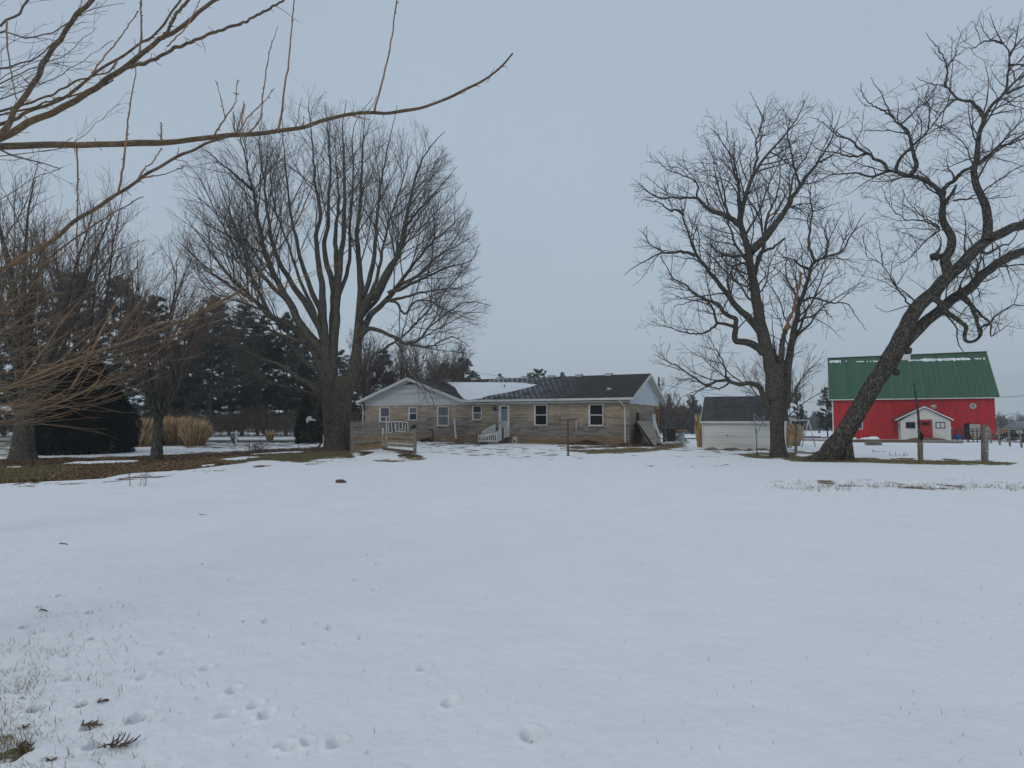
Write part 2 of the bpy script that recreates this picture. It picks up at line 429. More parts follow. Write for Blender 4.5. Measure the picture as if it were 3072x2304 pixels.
# what the photograph shows at each ground point (perspective of the big-scale height)
num = Zg - CAM_H
upv = (num * cP - Yg * sP) / (Yg * cP + num * sP)
pyv = 1152.0 - upv * F_PX
pxv = 1536 + F_PX * Xg / (Yg * cP + num * sP)
bare = np.full(Xg.shape, .02); tone = np.full(Xg.shape, .65)
pd = pxv + 30 * (fbm(Xg * .8, Yg * .8, o=3, s=3) - .5); pyd = pyv + 5 * (fbm(Xg * .6 + 9, Yg * .6, o=3, s=4) - .5)
for poly, st, tn in BARE:
    P = np.array(poly); b0 = P.min(0) - 60; b1 = P.max(0) + 60
    m = (pxv > b0[0]) & (pxv < b1[0]) & (pyv > b0[1]) & (pyv < b1[1]) & (Yg < 70)
    if not m.any(): continue
    sdv = poly_sd(pd[m], pyd[m], poly)
    k = np.clip(.5 + sdv / (64.0 if st > .6 else (26.0 if P[:, 1].max() < 1700 else 90.0)), 0, 1)
    bb = bare[m]; bare[m] = np.maximum(bb, k * st)
    tt = tone[m]; tone[m] = tt + (tn - tt) * np.clip(k * 1.6 - .2, 0, 1)
for poly in SNOW:
    P = np.array(poly); b0 = P.min(0) - 60; b1 = P.max(0) + 60
    m = (pxv > b0[0]) & (pxv < b1[0]) & (pyv > b0[1]) & (pyv < b1[1])
    sdv = poly_sd(pd[m], pyd[m], poly)
    k = np.clip(.5 + sdv / 12.0, 0, 1); bare[m] = bare[m] * (1 - .85 * k)
near = np.clip(1 - Yg / 60, 0, 1)
# gentle swells and hummocks of the snow
Zg = Zg + near * (.035 * (fbm(Xg * .45, Yg * .45, o=3, s=11) - .5) + .016 * (fbm(Xg * 2.2, Yg * 3.0, o=3, s=21) - .5))
lf = ss(1100, 300, pxv) * ss(1650, 1900, pyv)      # rougher snow at lower left
Zg = Zg + near * (.005 + .02 * lf) * (fbm(Xg * 8, Yg * 8, o=3, s=31) - .5) + .006 * near * (fbm(Xg * 22, Yg * 22, o=3, s=41) - .5) + .012 * near * (fbm(Xg * 5, Yg * 5, o=3, s=51) - .5)
Zg = Zg + .05 * near * (ss(.5, .35, bare) - 1)
for px, py, sz, ang in PRINTS:
    g = ground(px, py); rx, ry = .036 * sz, .052 * sz
    dx, dy = Xg - g[0], Yg - g[1]
    m = (np.abs(dx) < .5) & (np.abs(dy) < .5)
    c_, s_ = math.cos(ang), math.sin(ang)
    a = (dx[m] * c_ - dy[m] * s_) / rx; b = (dx[m] * s_ + dy[m] * c_) / ry
    r = np.sqrt(a * a + b * b) + .25 * (vn(dx[m] * 30 + 7, dy[m] * 30 + 3, s=int(px)) - .5)
    Zg[m] += -.06 * sz * ss(1.1, .6, r) + .008 * np.exp(-((r - 1.35) / .3) ** 2)
def gz(x, y):
    """ground height incl. mid-scale relief"""
    x = np.asarray(x, float); y = np.asarray(y, float); nr = np.clip(1 - y / 60, 0, 1)
    return gh(x, y) + nr * (.035 * (fbm(x * .45, y * .45, o=3, s=11) - .5) + .016 * (fbm(x * 2.2, y * 3.0, o=3, s=21) - .5)) - .01
nyy, nxx = Xg.shape
V = np.stack([Xg, Yg, Zg], -1).reshape(-1, 3)
ba, to = bare.ravel(), tone.ravel()
# the same sheet goes on behind the camera
ext = np.array([[x * 14.0, -60.0, 0.0] for x in np.linspace(-20, 20, nxx)])
V = np.concatenate([V, ext]); ba = np.concatenate([ba, np.full(nxx, .1)]); to = np.concatenate([to, np.full(nxx, .6)])
idx = np.arange((nyy + 1) * nxx).reshape(nyy + 1, nxx)
Fq = np.stack([idx[1:, :-1], idx[1:, 1:], idx[:-1, 1:], idx[:-1, :-1]], -1).reshape(-1, 4)
m, t, b = nmat('snowy_ground')
gco = N(t, 'ShaderNodeNewGeometry')
ab = N(t, 'ShaderNodeAttribute'); ab.attribute_name = 'bare'
at_ = N(t, 'ShaderNodeAttribute'); at_.attribute_name = 'tone'
mpg = N(t, 'ShaderNodeMapping'); mpg.inputs['Scale'].default_value = (1.0, .8, 1)
t.links.new(gco.outputs['Position'], mpg.inputs['Vector'])
n1 = N(t, 'ShaderNodeTexNoise', Scale=1.15, Detail=11, Roughness=.70); t.links.new(mpg.outputs['Vector'], n1.inputs['Vector'])
sb = N(t, 'ShaderNodeMath', operation='SUBTRACT'); sb.inputs[1].default_value = .5; t.links.new(n1.outputs['Fac'], sb.inputs[0])
ml = N(t, 'ShaderNodeMath', operation='MULTIPLY_ADD'); ml.inputs[1].default_value = 1.9; t.links.new(sb.outputs[0], ml.inputs[0]); t.links.new(ab.outputs['Fac'], ml.inputs[2])
mr = N(t, 'ShaderNodeMapRange'); mr.interpolation_type = 'SMOOTHSTEP'; mr.inputs['From Min'].default_value = .485; mr.inputs['From Max'].default_value = .53
t.links.new(ml.outputs[0], mr.inputs['Value'])
n2 = N(t, 'ShaderNodeTexNoise', Scale=22, Detail=6, Roughness=.7); t.links.new(gco.outputs['Position'], n2.inputs['Vector'])
n3 = N(t, 'ShaderNodeTexNoise', Scale=1.1, Detail=4); t.links.new(gco.outputs['Position'], n3.inputs['Vector'])
tadd = N(t, 'ShaderNodeMath', operation='MULTIPLY_ADD'); tadd.inputs[1].default_value = .35
s3 = N(t, 'ShaderNodeMath', operation='SUBTRACT'); s3.inputs[1].default_value = .5; t.links.new(n3.outputs['Fac'], s3.inputs[0])
t.links.new(s3.outputs[0], tadd.inputs[0]); t.links.new(at_.outputs['Fac'], tadd.inputs[2])
lit = ramp(t, tadd.outputs[0], [(0, (.105, .072, .050)), (.22, (.125, .082, .054)), (.38, (.22, .135, .070)), (.6, (.15, .11, .055)), (.75, (.19, .145, .065)), (1.0, (.10, .105, .045))])
dk = ramp(t, n2.outputs['Fac'], [(.32, (.35, .35, .35)), (.5, (.85, .85, .85)), (.72, (1.6, 1.55, 1.45))])
mu = N(t, 'ShaderNodeMix'); mu.data_type = 'RGBA'; mu.blend_type = 'MULTIPLY'; mu.inputs['Factor'].default_value = 1
t.links.new(lit, mu.inputs['A']); t.links.new(dk, mu.inputs['B'])
sncol = ramp(t, n3.outputs['Fac'], [(.3, (.84, .86, .88)), (.7, (.89, .90, .91))])
mxg = N(t, 'ShaderNodeMix'); mxg.data_type = 'RGBA'
t.links.new(mr.outputs['Result'], mxg.inputs['Factor']); t.links.new(sncol, mxg.inputs['A']); t.links.new(mu.outputs['Result'], mxg.inputs['B'])
t.links.new(mxg.outputs['Result'], b.inputs['Base Color']); b.inputs['Roughness'].default_value = .75; b.inputs['Specular IOR Level'].default_value = .15
n4 = N(t, 'ShaderNodeTexNoise', Scale=9, Detail=9, Roughness=.7); t.links.new(gco.outputs['Position'], n4.inputs['Vector'])
hm = N(t, 'ShaderNodeMath', operation='MULTIPLY_ADD'); hm.inputs[1].default_value = -1.2
t.links.new(mr.outputs['Result'], hm.inputs[0]); t.links.new(n4.outputs['Fac'], hm.inputs[2])
bump(t, b, hm.outputs[0], .55, .035)
go = mk('snowy_ground', V, Fq, m, smooth=True, attrs={'bare': ('FLOAT', ba), 'tone': ('FLOAT', to)})
tag(go, kind='structure')

# ------------------------------------------------------------------ road beyond the trees
M['asphalt'] = simple('asphalt', (.20, .20, .19), (.13, .13, .125), scale=3, b_=.3)
def strip(name, pts, wd, mat, lift=.06):
    pts = np.array(pts, float); V = []; n = 60
    tt = np.linspace(0, len(pts) - 1, n)
    c = np.stack([np.interp(tt, np.arange(len(pts)), pts[:, k]) for k in (0, 1)], -1)
    d = np.gradient(c, axis=0); d /= np.linalg.norm(d, axis=1)[:, None]; nn = np.stack([-d[:, 1], d[:, 0]], -1)
    for s_ in (-.5, .5):
        q = c + nn * wd * s_; z = gh(q[:, 0], q[:, 1]) + lift
        V.append(np.stack([q[:, 0], q[:, 1], z], -1))
    V = np.concatenate(V); f = [[i, i + 1, n + i + 1, n + i] for i in range(n - 1)]
    return mk(name, V, np.array(f), mat)
tag(strip('road', [(-75, 47.5), (-30, 47.2), (-18, 47.5), (-8, 54), (10, 64), (60, 82)], 4.6, M['asphalt']), kind='structure')

# ------------------------------------------------------------------ tubes and trees
class Tubes:
    def __init__(s): s.g = {}
    def add(s, P, R, k):
        """P (m,n,3), R (m,n)"""
        P = np.asarray(P, float); R = np.asarray(R, float)
        if P.ndim == 2: P = P[None]; R = R[None]
        s.g.setdefault((P.shape[1], k), []).append((P, R))
    def mesh(s, rough=0.0, seed=0, rf=6.0, fl=1.3, flare=None):
        Vs, Fs, Bs, off = [], [], [], 0
        for (n, k), lst in s.g.items():
            P = np.concatenate([a for a, _ in lst]); R = np.concatenate([b for _, b in lst])
            m = len(P); T = np.gradient(P, axis=1); T /= np.linalg.norm(T, axis=2, keepdims=True) + 1e-12
            ch = P[:, -1] - P[:, 0]; ref = np.zeros((m, 3)); ref[np.arange(m), np.abs(ch).argmin(1)] = 1
            A = np.cross(T, ref[:, None, :]); A /= np.linalg.norm(A, axis=2, keepdims=True) + 1e-12
            B = np.cross(T, A)
            S = np.concatenate([np.zeros((m, 1)), np.cumsum(np.linalg.norm(np.diff(P, axis=1), axis=2), 1)], 1)
            th = 2 * np.pi * np.arange(k) / k
            c, s_ = np.cos(th), np.sin(th)
            RR = np.repeat(R[:, :, None], k, 2)
            if rough:
                so = (np.arange(m) * 7.3)[:, None, None]
                rf2 = rf * (1.9 if R.max() > .35 else 1.0); sx = RR * 0 + c * rf2 * .5; sy = RR * 0 + s_ * rf2 * .5; szz = RR * 0 + S[:, :, None] * fl + so
                q = 1 - np.abs(2 * fbm(sx, sy, szz, o=3, s=seed) - 1) * 2
                RR = RR * (1 + rough * (q - .3)) + 0
                q2 = fbm(sx * .35 + 3, sy * .35, szz * .35, o=2, s=seed + 9) - .5
                RR = RR * (1 + rough * 1.6 * q2)
            V = P[:, :, None, :] + RR[..., None] * (c[None, None, :, None] * A[:, :, None, :] + s_[None, None, :, None] * B[:, :, None, :])
            bk = np.stack([R[:, :, None] * c, R[:, :, None] * s_, RR * 0 + S[:, :, None] + (np.arange(m) * 3.7)[:, None, None]], -1)
            Vs.append(V.reshape(-1, 3)); Bs.append(bk.reshape(-1, 3))
            base = off + (np.arange(m) * n * k)[:, None, None] + (np.arange(n - 1) * k)[None, :, None]
            i = np.arange(k); j = (i + 1) % k
            F4 = np.stack([base + i, base + j, base + k + j, base + k + i], -1).reshape(-1, 4)
            Fs.append(F4); off += m * n * k
        return np.concatenate(Vs), np.concatenate(Fs), np.concatenate(Bs)
    def build(s, name, mat, parent=None, **kw):
        V, F_, B = s.mesh(**kw)
        return mk(name, V, F_, mat, parent, smooth=True, attrs={'bark': ('FLOAT_VECTOR', B)})

def catmull(P, n):
    P = np.array(P, float)
    if len(P) == 2: 
        t = np.linspace(0, 1, n)[:, None]; return P[0] * (1 - t) + P[1] * t
    Q = np.concatenate([[2 * P[0] - P[1]], P, [2 * P[-1] - P[-2]]])
    seg = np.linalg.norm(np.diff(P, axis=0), axis=1); cum = np.concatenate([[0], np.cumsum(seg)])
    out = []
    for s_ in np.linspace(0, cum[-1], n):
        i = min(np.searchsorted(cum, s_, 'right') - 1, len(P) - 2); t = (s_ - cum[i]) / max(seg[i], 1e-9)
        p0, p1, p2, p3 = Q[i], Q[i + 1], Q[i + 2], Q[i + 3]
        out.append(.5 * ((2 * p1) + (-p0 + p2) * t + (2 * p0 - 5 * p1 + 4 * p2 - p3) * t * t + (-p0 + 3 * p1 - 3 * p2 + p3) * t ** 3))
    return np.array(out)
def unit(a): return a / (np.linalg.norm(a, axis=-1, keepdims=True) + 1e-12)
def outside(p, env):
    o = np.ones(len(p), bool)
    for c, r in env: o &= (((p - np.array(c)) / np.array(r)) ** 2).sum(1) > 1
    return o
def sprout(P, R, L, dens, t0, ang, lr, lmin, n, wig, trop, env, rng, rmin, rk, jit=.35, up=0, t1=.98, flat=0):
    """children of all branches at once -> P2,R2,L2"""
    cnt = np.maximum(1, np.round(L * dens * (t1 - t0) * rng.uniform(.75, 1.25, len(L)))).astype(int)
    pi = np.repeat(np.arange(len(L)), cnt)
    k = np.concatenate([np.arange(c) for c in cnt]); tc_ = np.repeat(cnt, cnt)
    t = t0 + (t1 - t0) * (k + rng.uniform(0, 1, len(k))) / tc_
    x = t * (P.shape[1] - 1); i = np.minimum(x.astype(int), P.shape[1] - 2); f = (x - i)[:, None]
    st = P[pi, i] * (1 - f) + P[pi, i + 1] * f; T = unit(P[pi, i + 1] - P[pi, i]); rp = R[pi, i] * (1 - f[:, 0]) + R[pi, i + 1] * f[:, 0]
    pr = unit(np.cross(T, unit(rng.normal(size=(len(k), 3)))))
    a = ang * rng.uniform(1 - jit, 1 + jit, len(k))
    D = unit(T * np.cos(a)[:, None] + pr * np.sin(a)[:, None] + np.array([0, 0, up]))
    L2 = ((1 - t) * L[pi] * lr + lmin) * rng.uniform(.6, 1.25, len(k))
    if env:
        for _ in range(5):
            o = outside(st + D * L2[:, None] * .92, env); L2[o] *= .68
    keep = L2 > lmin * .28; st, D, L2, rp = st[keep], D[keep], L2[keep], rp[keep]
    return extend(st, D, L2, np.minimum(rp * .7, rmin + rk * L2), n, wig, trop, rng, rmin) + (L2,)
def extend(st, D, L2, r0, n, wig, trop, rng, rmin):
    m = len(st); P2 = np.zeros((m, n, 3)); P2[:, 0] = st; d = D.copy()
    h = (L2 / (n - 1))[:, None]
    for q in range(1, n):
        P2[:, q] = P2[:, q - 1] + d * h
        d = unit(d + wig * rng.normal(size=(m, 3)) + np.array([0, 0, trop]))
    tt = np.linspace(0, 1, n)[None]
    R2 = rmin + (np.maximum(r0, rmin) - rmin)[:, None] * (1 - tt) ** .9
    return P2, R2
def limbs(Lm, D0, rng, n=26, end=.008, jitter=.0, taper=True):
    """traced limbs (pixel radius at start, end, depth offsets, pixels) -> world polylines"""
    P, R = [], []
    for w0, w1, d0, d1, pts in Lm:
        pts = np.array(pts, float); s_ = np.concatenate([[0], np.cumsum(np.hypot(*np.diff(pts, axis=0).T))]); s_ /= s_[-1]
        W = [at(px, py, D0 + d0 + (d1 - d0) * q ** 1.1) for (px, py), q in zip(pts, s_)]
        C = catmull(W, n); 
        if jitter: C[1:-1] += rng.normal(size=(n - 2, 3)) * jitter
        t = np.linspace(0, 1, n)
        sc = D0 / F_PX
        r = (min(w1, 1.6) + (w0 - min(w1, 1.6)) * (.45 * (1 - t) ** .9 + .55 * (1 - t) ** 2.2)) * .5 * sc if taper and w1 < 6 else (w1 + (w0 - w1) * (1 - t)) * .5 * sc
        P.append(C); R.append(np.maximum(r, end))
    P = np.array(P); R = np.array(R) * (.86 if taper else 1); L = np.linalg.norm(np.diff(P, axis=1), axis=2).sum(1)
    return P, R, L

def finish(rt, lv, mat, k1=4, k2=3):
    tb = Tubes()
    for i, (P, R) in enumerate(lv): tb.add(P, R, k1 if i == 0 else k2)
    return tb.build('crown', mat, rt)
# ------------------------------------------------------------------ the big many-stemmed maple
def trunk_tube(tb, pts, D0, ws, k=56, n=150, flare=1.5, seed=0, gnd=None):
    W = [at(px, py, D0) for px, py in pts]
    if gnd is not None: W[0][2] = gnd - .25
    C = catmull(W, n); s_ = np.linspace(0, len(pts) - 1, n)
    wp = np.interp(np.linspace(0, 1, n), np.linspace(0, 1, len(ws)), ws) * .5 * D0 / F_PX
    h = np.linalg.norm(C - C[0], axis=1)
    wp = wp * (1 + (flare - 1) * np.exp(-h / .35))
    tb.add(C, wp, k)

rng = np.random.default_rng(11)
D0 = 34.0; bl = ground(1017, 1348)
mt = root('bare_maple_tree', (bl[0], bl[1], bl[2]), 'huge many-stemmed bare tree with broad fan-shaped crown left of the tan house', 'tree')
MAP = [
 (46, 5, 0, 1.5, [(1030, 1215), (1060, 1110), (1075, 1000), (1083, 902), (1080, 840), (1075, 760), (1071, 700), (1080, 620), (1083, 560), (1087, 480), (1090, 400), (1097, 325)]),
 (34, 4, .3, -2, [(1085, 930), (1110, 895), (1134, 873), (1160, 819), (1192, 770), (1214, 680), (1230, 600), (1258, 500), (1300, 430), (1335, 395)]),
 (26, 3, .3, 2, [(1080, 1010), (1112, 945), (1152, 908), (1199, 852), (1224, 815), (1280, 745), (1345, 685), (1404, 627)]),
 (18, 3, 0, -3, [(1070, 1020), (1112, 985), (1184, 1012), (1215, 1030), (1257, 1020), (1290, 980), (1340, 940), (1400, 905), (1475, 917)]),
 (14, 3, 0, -1, [(1110, 945), (1160, 902), (1192, 912), (1215, 942), (1245, 905), (1295, 905), (1350, 935), (1425, 960)]),
 (8, 2, -1, -3, [(1184, 1012), (1215, 1080), (1237, 1120), (1262, 1150), (1290, 1180), (1305, 1228)]),
 (44, 4, 0, 0, [(990, 1180), (997, 1076), (1006, 970), (1013, 880), (1020, 800), (1029, 720), (1032, 640), (1035, 560), (1031, 470), (1029, 380), (1040, 300)]),
 (38, 4, 0, -2.5, [(985, 1120), (969, 960), (966, 860), (955, 780), (949, 700), (962, 645), (947, 560), (940, 470), (931, 380), (926, 305)]),
 (30, 4, 0, 3, [(1000, 1010), (1001, 925), (998, 855), (979, 790), (970, 729), (984, 680), (986, 600), (990, 500), (984, 400), (974, 305)]),
 (24, 3, 0, 2.5, [(1015, 880), (1008, 750), (1009, 680), (1016, 600), (1010, 500), (1002, 380)]),
 (40, 4, 0, -1, [(985, 1130), (972, 1062), (903, 975), (870, 912), (836, 852), (812, 801), (790, 736), (773, 650), (758, 570), (737, 480), (719, 400), (702, 345)]),
 (32, 4, 0, 2, [(988, 1080), (960, 985), (929, 930), (876, 852), (837, 785), (812, 705), (800, 620), (791, 520), (777, 430), (788, 340)]),
 (36, 3, 0, 1.5, [(985, 1160), (960, 1085), (917, 1020), (868, 978), (808, 946), (776, 912), (740, 878), (698, 838), (655, 790), (615, 730), (585, 690), (553, 650)]),
 (16, 3, 0, -3, [(808, 946), (765, 850), (722, 780), (690, 715), (650, 640), (612, 560), (592, 520)]),
 (18, 3, 0, 4, [(872, 915), (805, 845), (742, 765), (700, 665), (662, 560), (642, 480)]),
 (24, 3, 0, 1, [(975, 1210), (940, 1160), (895, 1134), (837, 1094), (780, 1075), (718, 1036), (668, 990), (628, 962)]),
 (24, 3, 0, 4, [(975, 1010), (962, 935), (932, 868), (906, 794), (885, 700), (870, 620), (859, 520), (850, 420), (846, 330)]),
 (20, 3, .3, 3.5, [(1090, 890), (1119, 795), (1126, 720), (1132, 640), (1143, 550), (1160, 460), (1178, 375), (1192, 315)]),
 (16, 3, 0, 5, [(1012, 900), (1045, 800), (1050, 700), (1056, 600), (1060, 480), (1062, 380), (1120, 290)]),
 (20, 3, 0, -5, [(985, 1080), (940, 930), (900, 840), (868, 740), (830, 640), (812, 540), (820, 430)]),
 (18, 3, 0, -5, [(1080, 950), (1125, 850), (1150, 740), (1175, 640), (1210, 540), (1235, 440)]),
 (16, 3, 0, 6, [(1075, 960), (1130, 900), (1180, 800), (1225, 700), (1290, 600), (1345, 540)]),
 (14, 3, 0, 5, [(985, 1130), (920, 1090), (850, 1010), (760, 970), (680, 920), (600, 850), (560, 800)]),
 (12, 3, 0, -4, [(985, 1200), (900, 1170), (820, 1150), (740, 1120), (690, 1100)]),
 (12, 3, 0, 4, [(1060, 1120), (1130, 1060), (1220, 1000), (1320, 890), (1400, 800), (1430, 760)]),
 (15, 3, 0, 2, [(1165, 880), (1215, 860), (1280, 830), (1350, 800), (1415, 780), (1440, 730)]),
 (14, 3, 0, -2, [(1199, 852), (1250, 830), (1310, 770), (1375, 735), (1432, 700)]),
 (12, 3, 0, 3, [(1150, 905), (1220, 890), (1300, 870), (1380, 860), (1445, 830)]),
 (12, 3, 0, 2, [(917, 1030), (840, 1005), (760, 1010), (690, 1000), (620, 940), (570, 900)]),
 (12, 3, 0, -2, [(868, 978), (790, 930), (700, 900), (620, 860), (560, 770)]),
 (13, 3, 0, 0, [(776, 912), (710, 870), (640, 820), (575, 760), (545, 700)]),
 (10, 3, 0, -3, [(1215, 1030), (1290, 1040), (1350, 1010), (1410, 1040)]),
 (13, 3, 0, 3, [(1214, 680), (1265, 620), (1320, 560), (1370, 500)]),
 (12, 3, 0, -3, [(758, 570), (700, 520), (640, 470), (600, 440)]),
]
P, R, L = limbs(MAP, D0, rng, 30, jitter=.02)
tb = Tubes()
trunk_tube(tb, [(1012, 1348), (1018, 1300), (1022, 1240), (1024, 1190), (1032, 1130)], D0, [66, 60, 60, 60, 48], k=72, n=120, gnd=bl[2], flare=1.25)
trunk_tube(tb, [(998, 1348), (992, 1270), (988, 1200), (990, 1120)], D0, [44, 42, 40, 32], k=48, n=100, gnd=bl[2], flare=1.5)
Pf, Rf = [], []
for q in range(len(P)):
    Pf.append(catmull(P[q], 90)); Rf.append(np.interp(np.linspace(0, 1, 90), np.linspace(0, 1, P.shape[1]), R[q]))
tb.add(np.array(Pf), np.array(Rf), 14)
tb.build('trunk', M['bark_maple'], mt, rough=.07, seed=5, rf=9)
cz = at(992, 745, D0)
env = [((cz[0], D0, cz[2]), (8.6, 7.4, 8.75)), ((at(1230, 960, D0)[0], D0, at(1230, 960, D0)[2]), (4.8, 4, 3.0)), ((at(760, 1080, D0)[0], D0, at(760, 1080, D0)[2]), (4.2, 4.0, 2.9)), ((at(1262, 1140, D0 - 2)[0], D0 - 2, at(1262, 1140, D0 - 2)[2]), (1.5, 1.5, 1.7))]
RM = .0046
core = [0, 6, 7, 8, 9, 16, 17, 18, 19, 11]; side = [i for i in range(len(P)) if i not in core]
A1 = sprout(P[core], R[core], L[core], 1.7, .42, .60, .32, 1.6, 10, .075, .03, env, rng, RM, .0075, up=.0)
B1 = sprout(P[side], R[side], L[side], 2.9, .30, .66, .40, 2.1, 10, .075, .02, env, rng, RM, .0075, up=.0)
P1, R1, L1 = [np.concatenate([a_, b_]) for a_, b_ in zip(A1, B1)]
P2, R2, L2 = sprout(P1, R1, L1, 3.2, .15, .6, .45, .7, 7, .09, .035, env, rng, RM, .005, up=.06)
P3, R3, L3 = sprout(P2, R2, L2, 3.6, .15, .6, .45, .28, 5, .10, .06, env, rng, RM * .9, .004, up=.06)
print('maple', len(L1), len(L2), len(L3))
finish(mt, [(P1, R1), (P2, R2), (P3, R3)], M['twig_maple'], 6, 3)
# dense water shoots round the foot of the trunk
sh = 80
st = np.stack([bl[0] + rng.uniform(-1.3, 1.0, sh), D0 + rng.uniform(-1.2, .2, sh), rng.uniform(.2, 3.6, sh)], -1)
Ps, Rs = extend(st, unit(np.stack([rng.normal(0, .45, sh) - .1, rng.normal(-.2, .3, sh), rng.uniform(.35, 1, sh)], -1)), rng.uniform(.8, 2.4, sh), np.full(sh, .014), 7, .12, .05, rng, .006)
Pq, Rq, Lq = sprout(Ps, Rs, np.full(sh, 1.5), 3, .2, .6, .4, .25, 4, .1, .05, None, rng, .005, .006)
tb = Tubes(); tb.add(Ps, Rs, 3); tb.add(Pq, Rq, 3); tb.build('sucker_shoots', M['twig_red'], mt)

# ------------------------------------------------------------------ walnut with the split stem
rng = np.random.default_rng(21)
D0 = 27.4; bl = ground(2338, 1368)
wt = root('bare_walnut_tree', (bl[0], D0, bl[2]), 'tall bare tree with a split broken stem showing orange wood, beside the white shed', 'tree')
WAL = [
 (56, 5, 0, 0, [(2322, 1200), (2315, 1110), (2290, 1005), (2275, 931), (2261, 855), (2250, 798), (2242, 743), (2231, 700), (2221, 672), (2228, 620), (2236, 585), (2257, 533), (2299, 468), (2350, 410), (2379, 374), (2400, 340), (2417, 300)]),
 (10, 3, 0, 1.5, [(2257, 533), (2272, 470), (2268, 425), (2277, 400), (2284, 350), (2262, 300), (2248, 275)]),
 (30, 4, 0, -1.5, [(2295, 1015), (2253, 960), (2203, 913), (2174, 870), (2141, 830), (2098, 776), (2080, 740), (2069, 707), (2052, 665), (2050, 640), (2058, 610), (2060, 575)]),
 (12, 2, -1, -3, [(2093, 768), (2045, 755), (2000, 760), (1975, 762), (1937, 782), (1905, 800), (1872, 826)]),
 (9, 2, -1.4, -3, [(2050, 645), (2030, 630), (2008, 632), (1985, 612), (1955, 603), (1925, 600)]),
 (20, 3, 0, 2, [(2220, 675), (2183, 649), (2126, 627), (2102, 605), (2088, 595), (2035, 594), (1978, 594), (1940, 572), (1905, 540)]),
 (8, 2, 1.5, 2.5, [(2088, 595), (2092, 555), (2060, 530), (2003, 510), (1978, 485), (1958, 466)]),
 (9, 2, .8, 3, [(2183, 649), (2175, 591), (2162, 533), (2150, 500), (2140, 475), (2120, 430), (2110, 405)]),
 (12, 2, 0, -2, [(2221, 640), (2217, 590), (2216, 547), (2205, 495), (2190, 465), (2176, 439), (2155, 410), (2132, 385)]),
 (30, 5, 0, 2.5, [(2252, 755), (2277, 731), (2306, 699), (2343, 649), (2379, 591), (2408, 547), (2451, 489), (2480, 446), (2502, 395), (2523, 330)]),
 (9, 2, 1.2, -1, [(2400, 555), (2388, 520), (2378, 480), (2370, 445), (2362, 400), (2372, 350)]),
 (9, 2, 1.6, 4, [(2451, 489), (2490, 470), (2530, 440), (2560, 400)]),
 (11, 6, 0, -1, [(2272, 776), (2285, 757), (2318, 743), (2340, 728), (2353, 715)]),
 (36, 4, .2, 0, [(2352, 1225), (2362, 1134), (2369, 1062), (2383, 989), (2394, 924), (2412, 874), (2426, 834), (2430, 805), (2448, 783), (2481, 769), (2524, 752), (2553, 707), (2580, 660), (2597, 638)]),
 (11, 2, 0, 1.5, [(2446, 785), (2438, 765), (2427, 736), (2428, 690), (2437, 634), (2429, 583), (2440, 540), (2455, 505)]),
 (10, 2, 0, -1.5, [(2426, 806), (2405, 798), (2380, 780), (2344, 765), (2330, 742)]),
 (9, 2, 0, 2.5, [(2474, 771), (2482, 745), (2481, 715), (2476, 685), (2490, 650)]),
 (9, 2, 0, 1, [(2410, 903), (2430, 894), (2452, 896), (2499, 908), (2542, 910), (2566, 946), (2600, 990)]),
 (8, 2, 0, -2, [(2398, 966), (2408, 955), (2436, 948), (2470, 930), (2500, 960)]),
 (12, 5, 0, 0, [(2393, 1000), (2404, 995), (2412, 985), (2424, 976)]),
 (24, 12, 0, -.6, [(2345, 1120), (2342, 1080), (2350, 1015), (2362, 971)]),
 (28, 4, 0, -1.5, [(2290, 1060), (2268, 1038), (2235, 1025), (2206, 1018), (2207, 975), (2203, 953), (2181, 946), (2166, 931), (2155, 913), (2127, 902), (2090, 884), (2054, 855), (2022, 837), (2000, 800), (1985, 770)]),
 (12, 3, -.6, -3, [(2203, 980), (2182, 972), (2155, 969), (2143, 940), (2135, 918), (2110, 900), (2070, 905), (2020, 920)]),
 (9, 2, -.6, 1, [(2155, 969), (2119, 996), (2083, 1002), (2036, 993), (2000, 980), (1955, 965)]),
 (10, 3, 0, 2.5, [(2250, 792), (2225, 792), (2202, 797), (2192, 820), (2184, 841), (2190, 865), (2197, 885), (2195, 905)]),
 (11, 3, 0, -1.5, [(2238, 765), (2215, 767), (2192, 769), (2155, 758), (2134, 736), (2110, 735)]),
 (22, 3, 0, -1.5, [(2305, 1225), (2290, 1180), (2268, 1155), (2240, 1152), (2217, 1152), (2174, 1141), (2145, 1145), (2123, 1157), (2083, 1134), (2043, 1105), (2000, 1083), (1960, 1062)]),
 (7, 2, -1, -2.5, [(2190, 1147), (2160, 1165), (2123, 1160), (2090, 1174), (2047, 1190)]),
 (8, 2, -.8, 1, [(2200, 1150), (2180, 1130), (2177, 1105), (2159, 1065), (2134, 1025), (2120, 990)]),
 (8, 5, 0, .5, [(2333, 1085), (2324, 1044), (2318, 989), (2315, 939)]),
 (9, 5, 0, -.5, [(2284, 978), (2292, 960), (2290, 930), (2289, 900), (2288, 863)]),
 (18, 3, 0, 4.5, [(2255, 860), (2270, 800), (2290, 740), (2300, 660), (2330, 580), (2340, 500), (2320, 430)]),
 (14, 2, 0, -4, [(2262, 860), (2250, 800), (2210, 740), (2190, 680), (2150, 580), (2120, 530)]),
 (12, 2, 0, 4, [(2372, 1050), (2400, 980), (2440, 900), (2500, 840), (2540, 820)]),
]
P, R, L = limbs(WAL, D0, rng, 30, jitter=.018)
tb = Tubes()
trunk_tube(tb, [(2336, 1370), (2332, 1310), (2331, 1250), (2331, 1195), (2328, 1130), (2322, 1090)], D0, [48, 38, 39, 48, 48, 40], k=72, n=170, gnd=bl[2], flare=1.35)
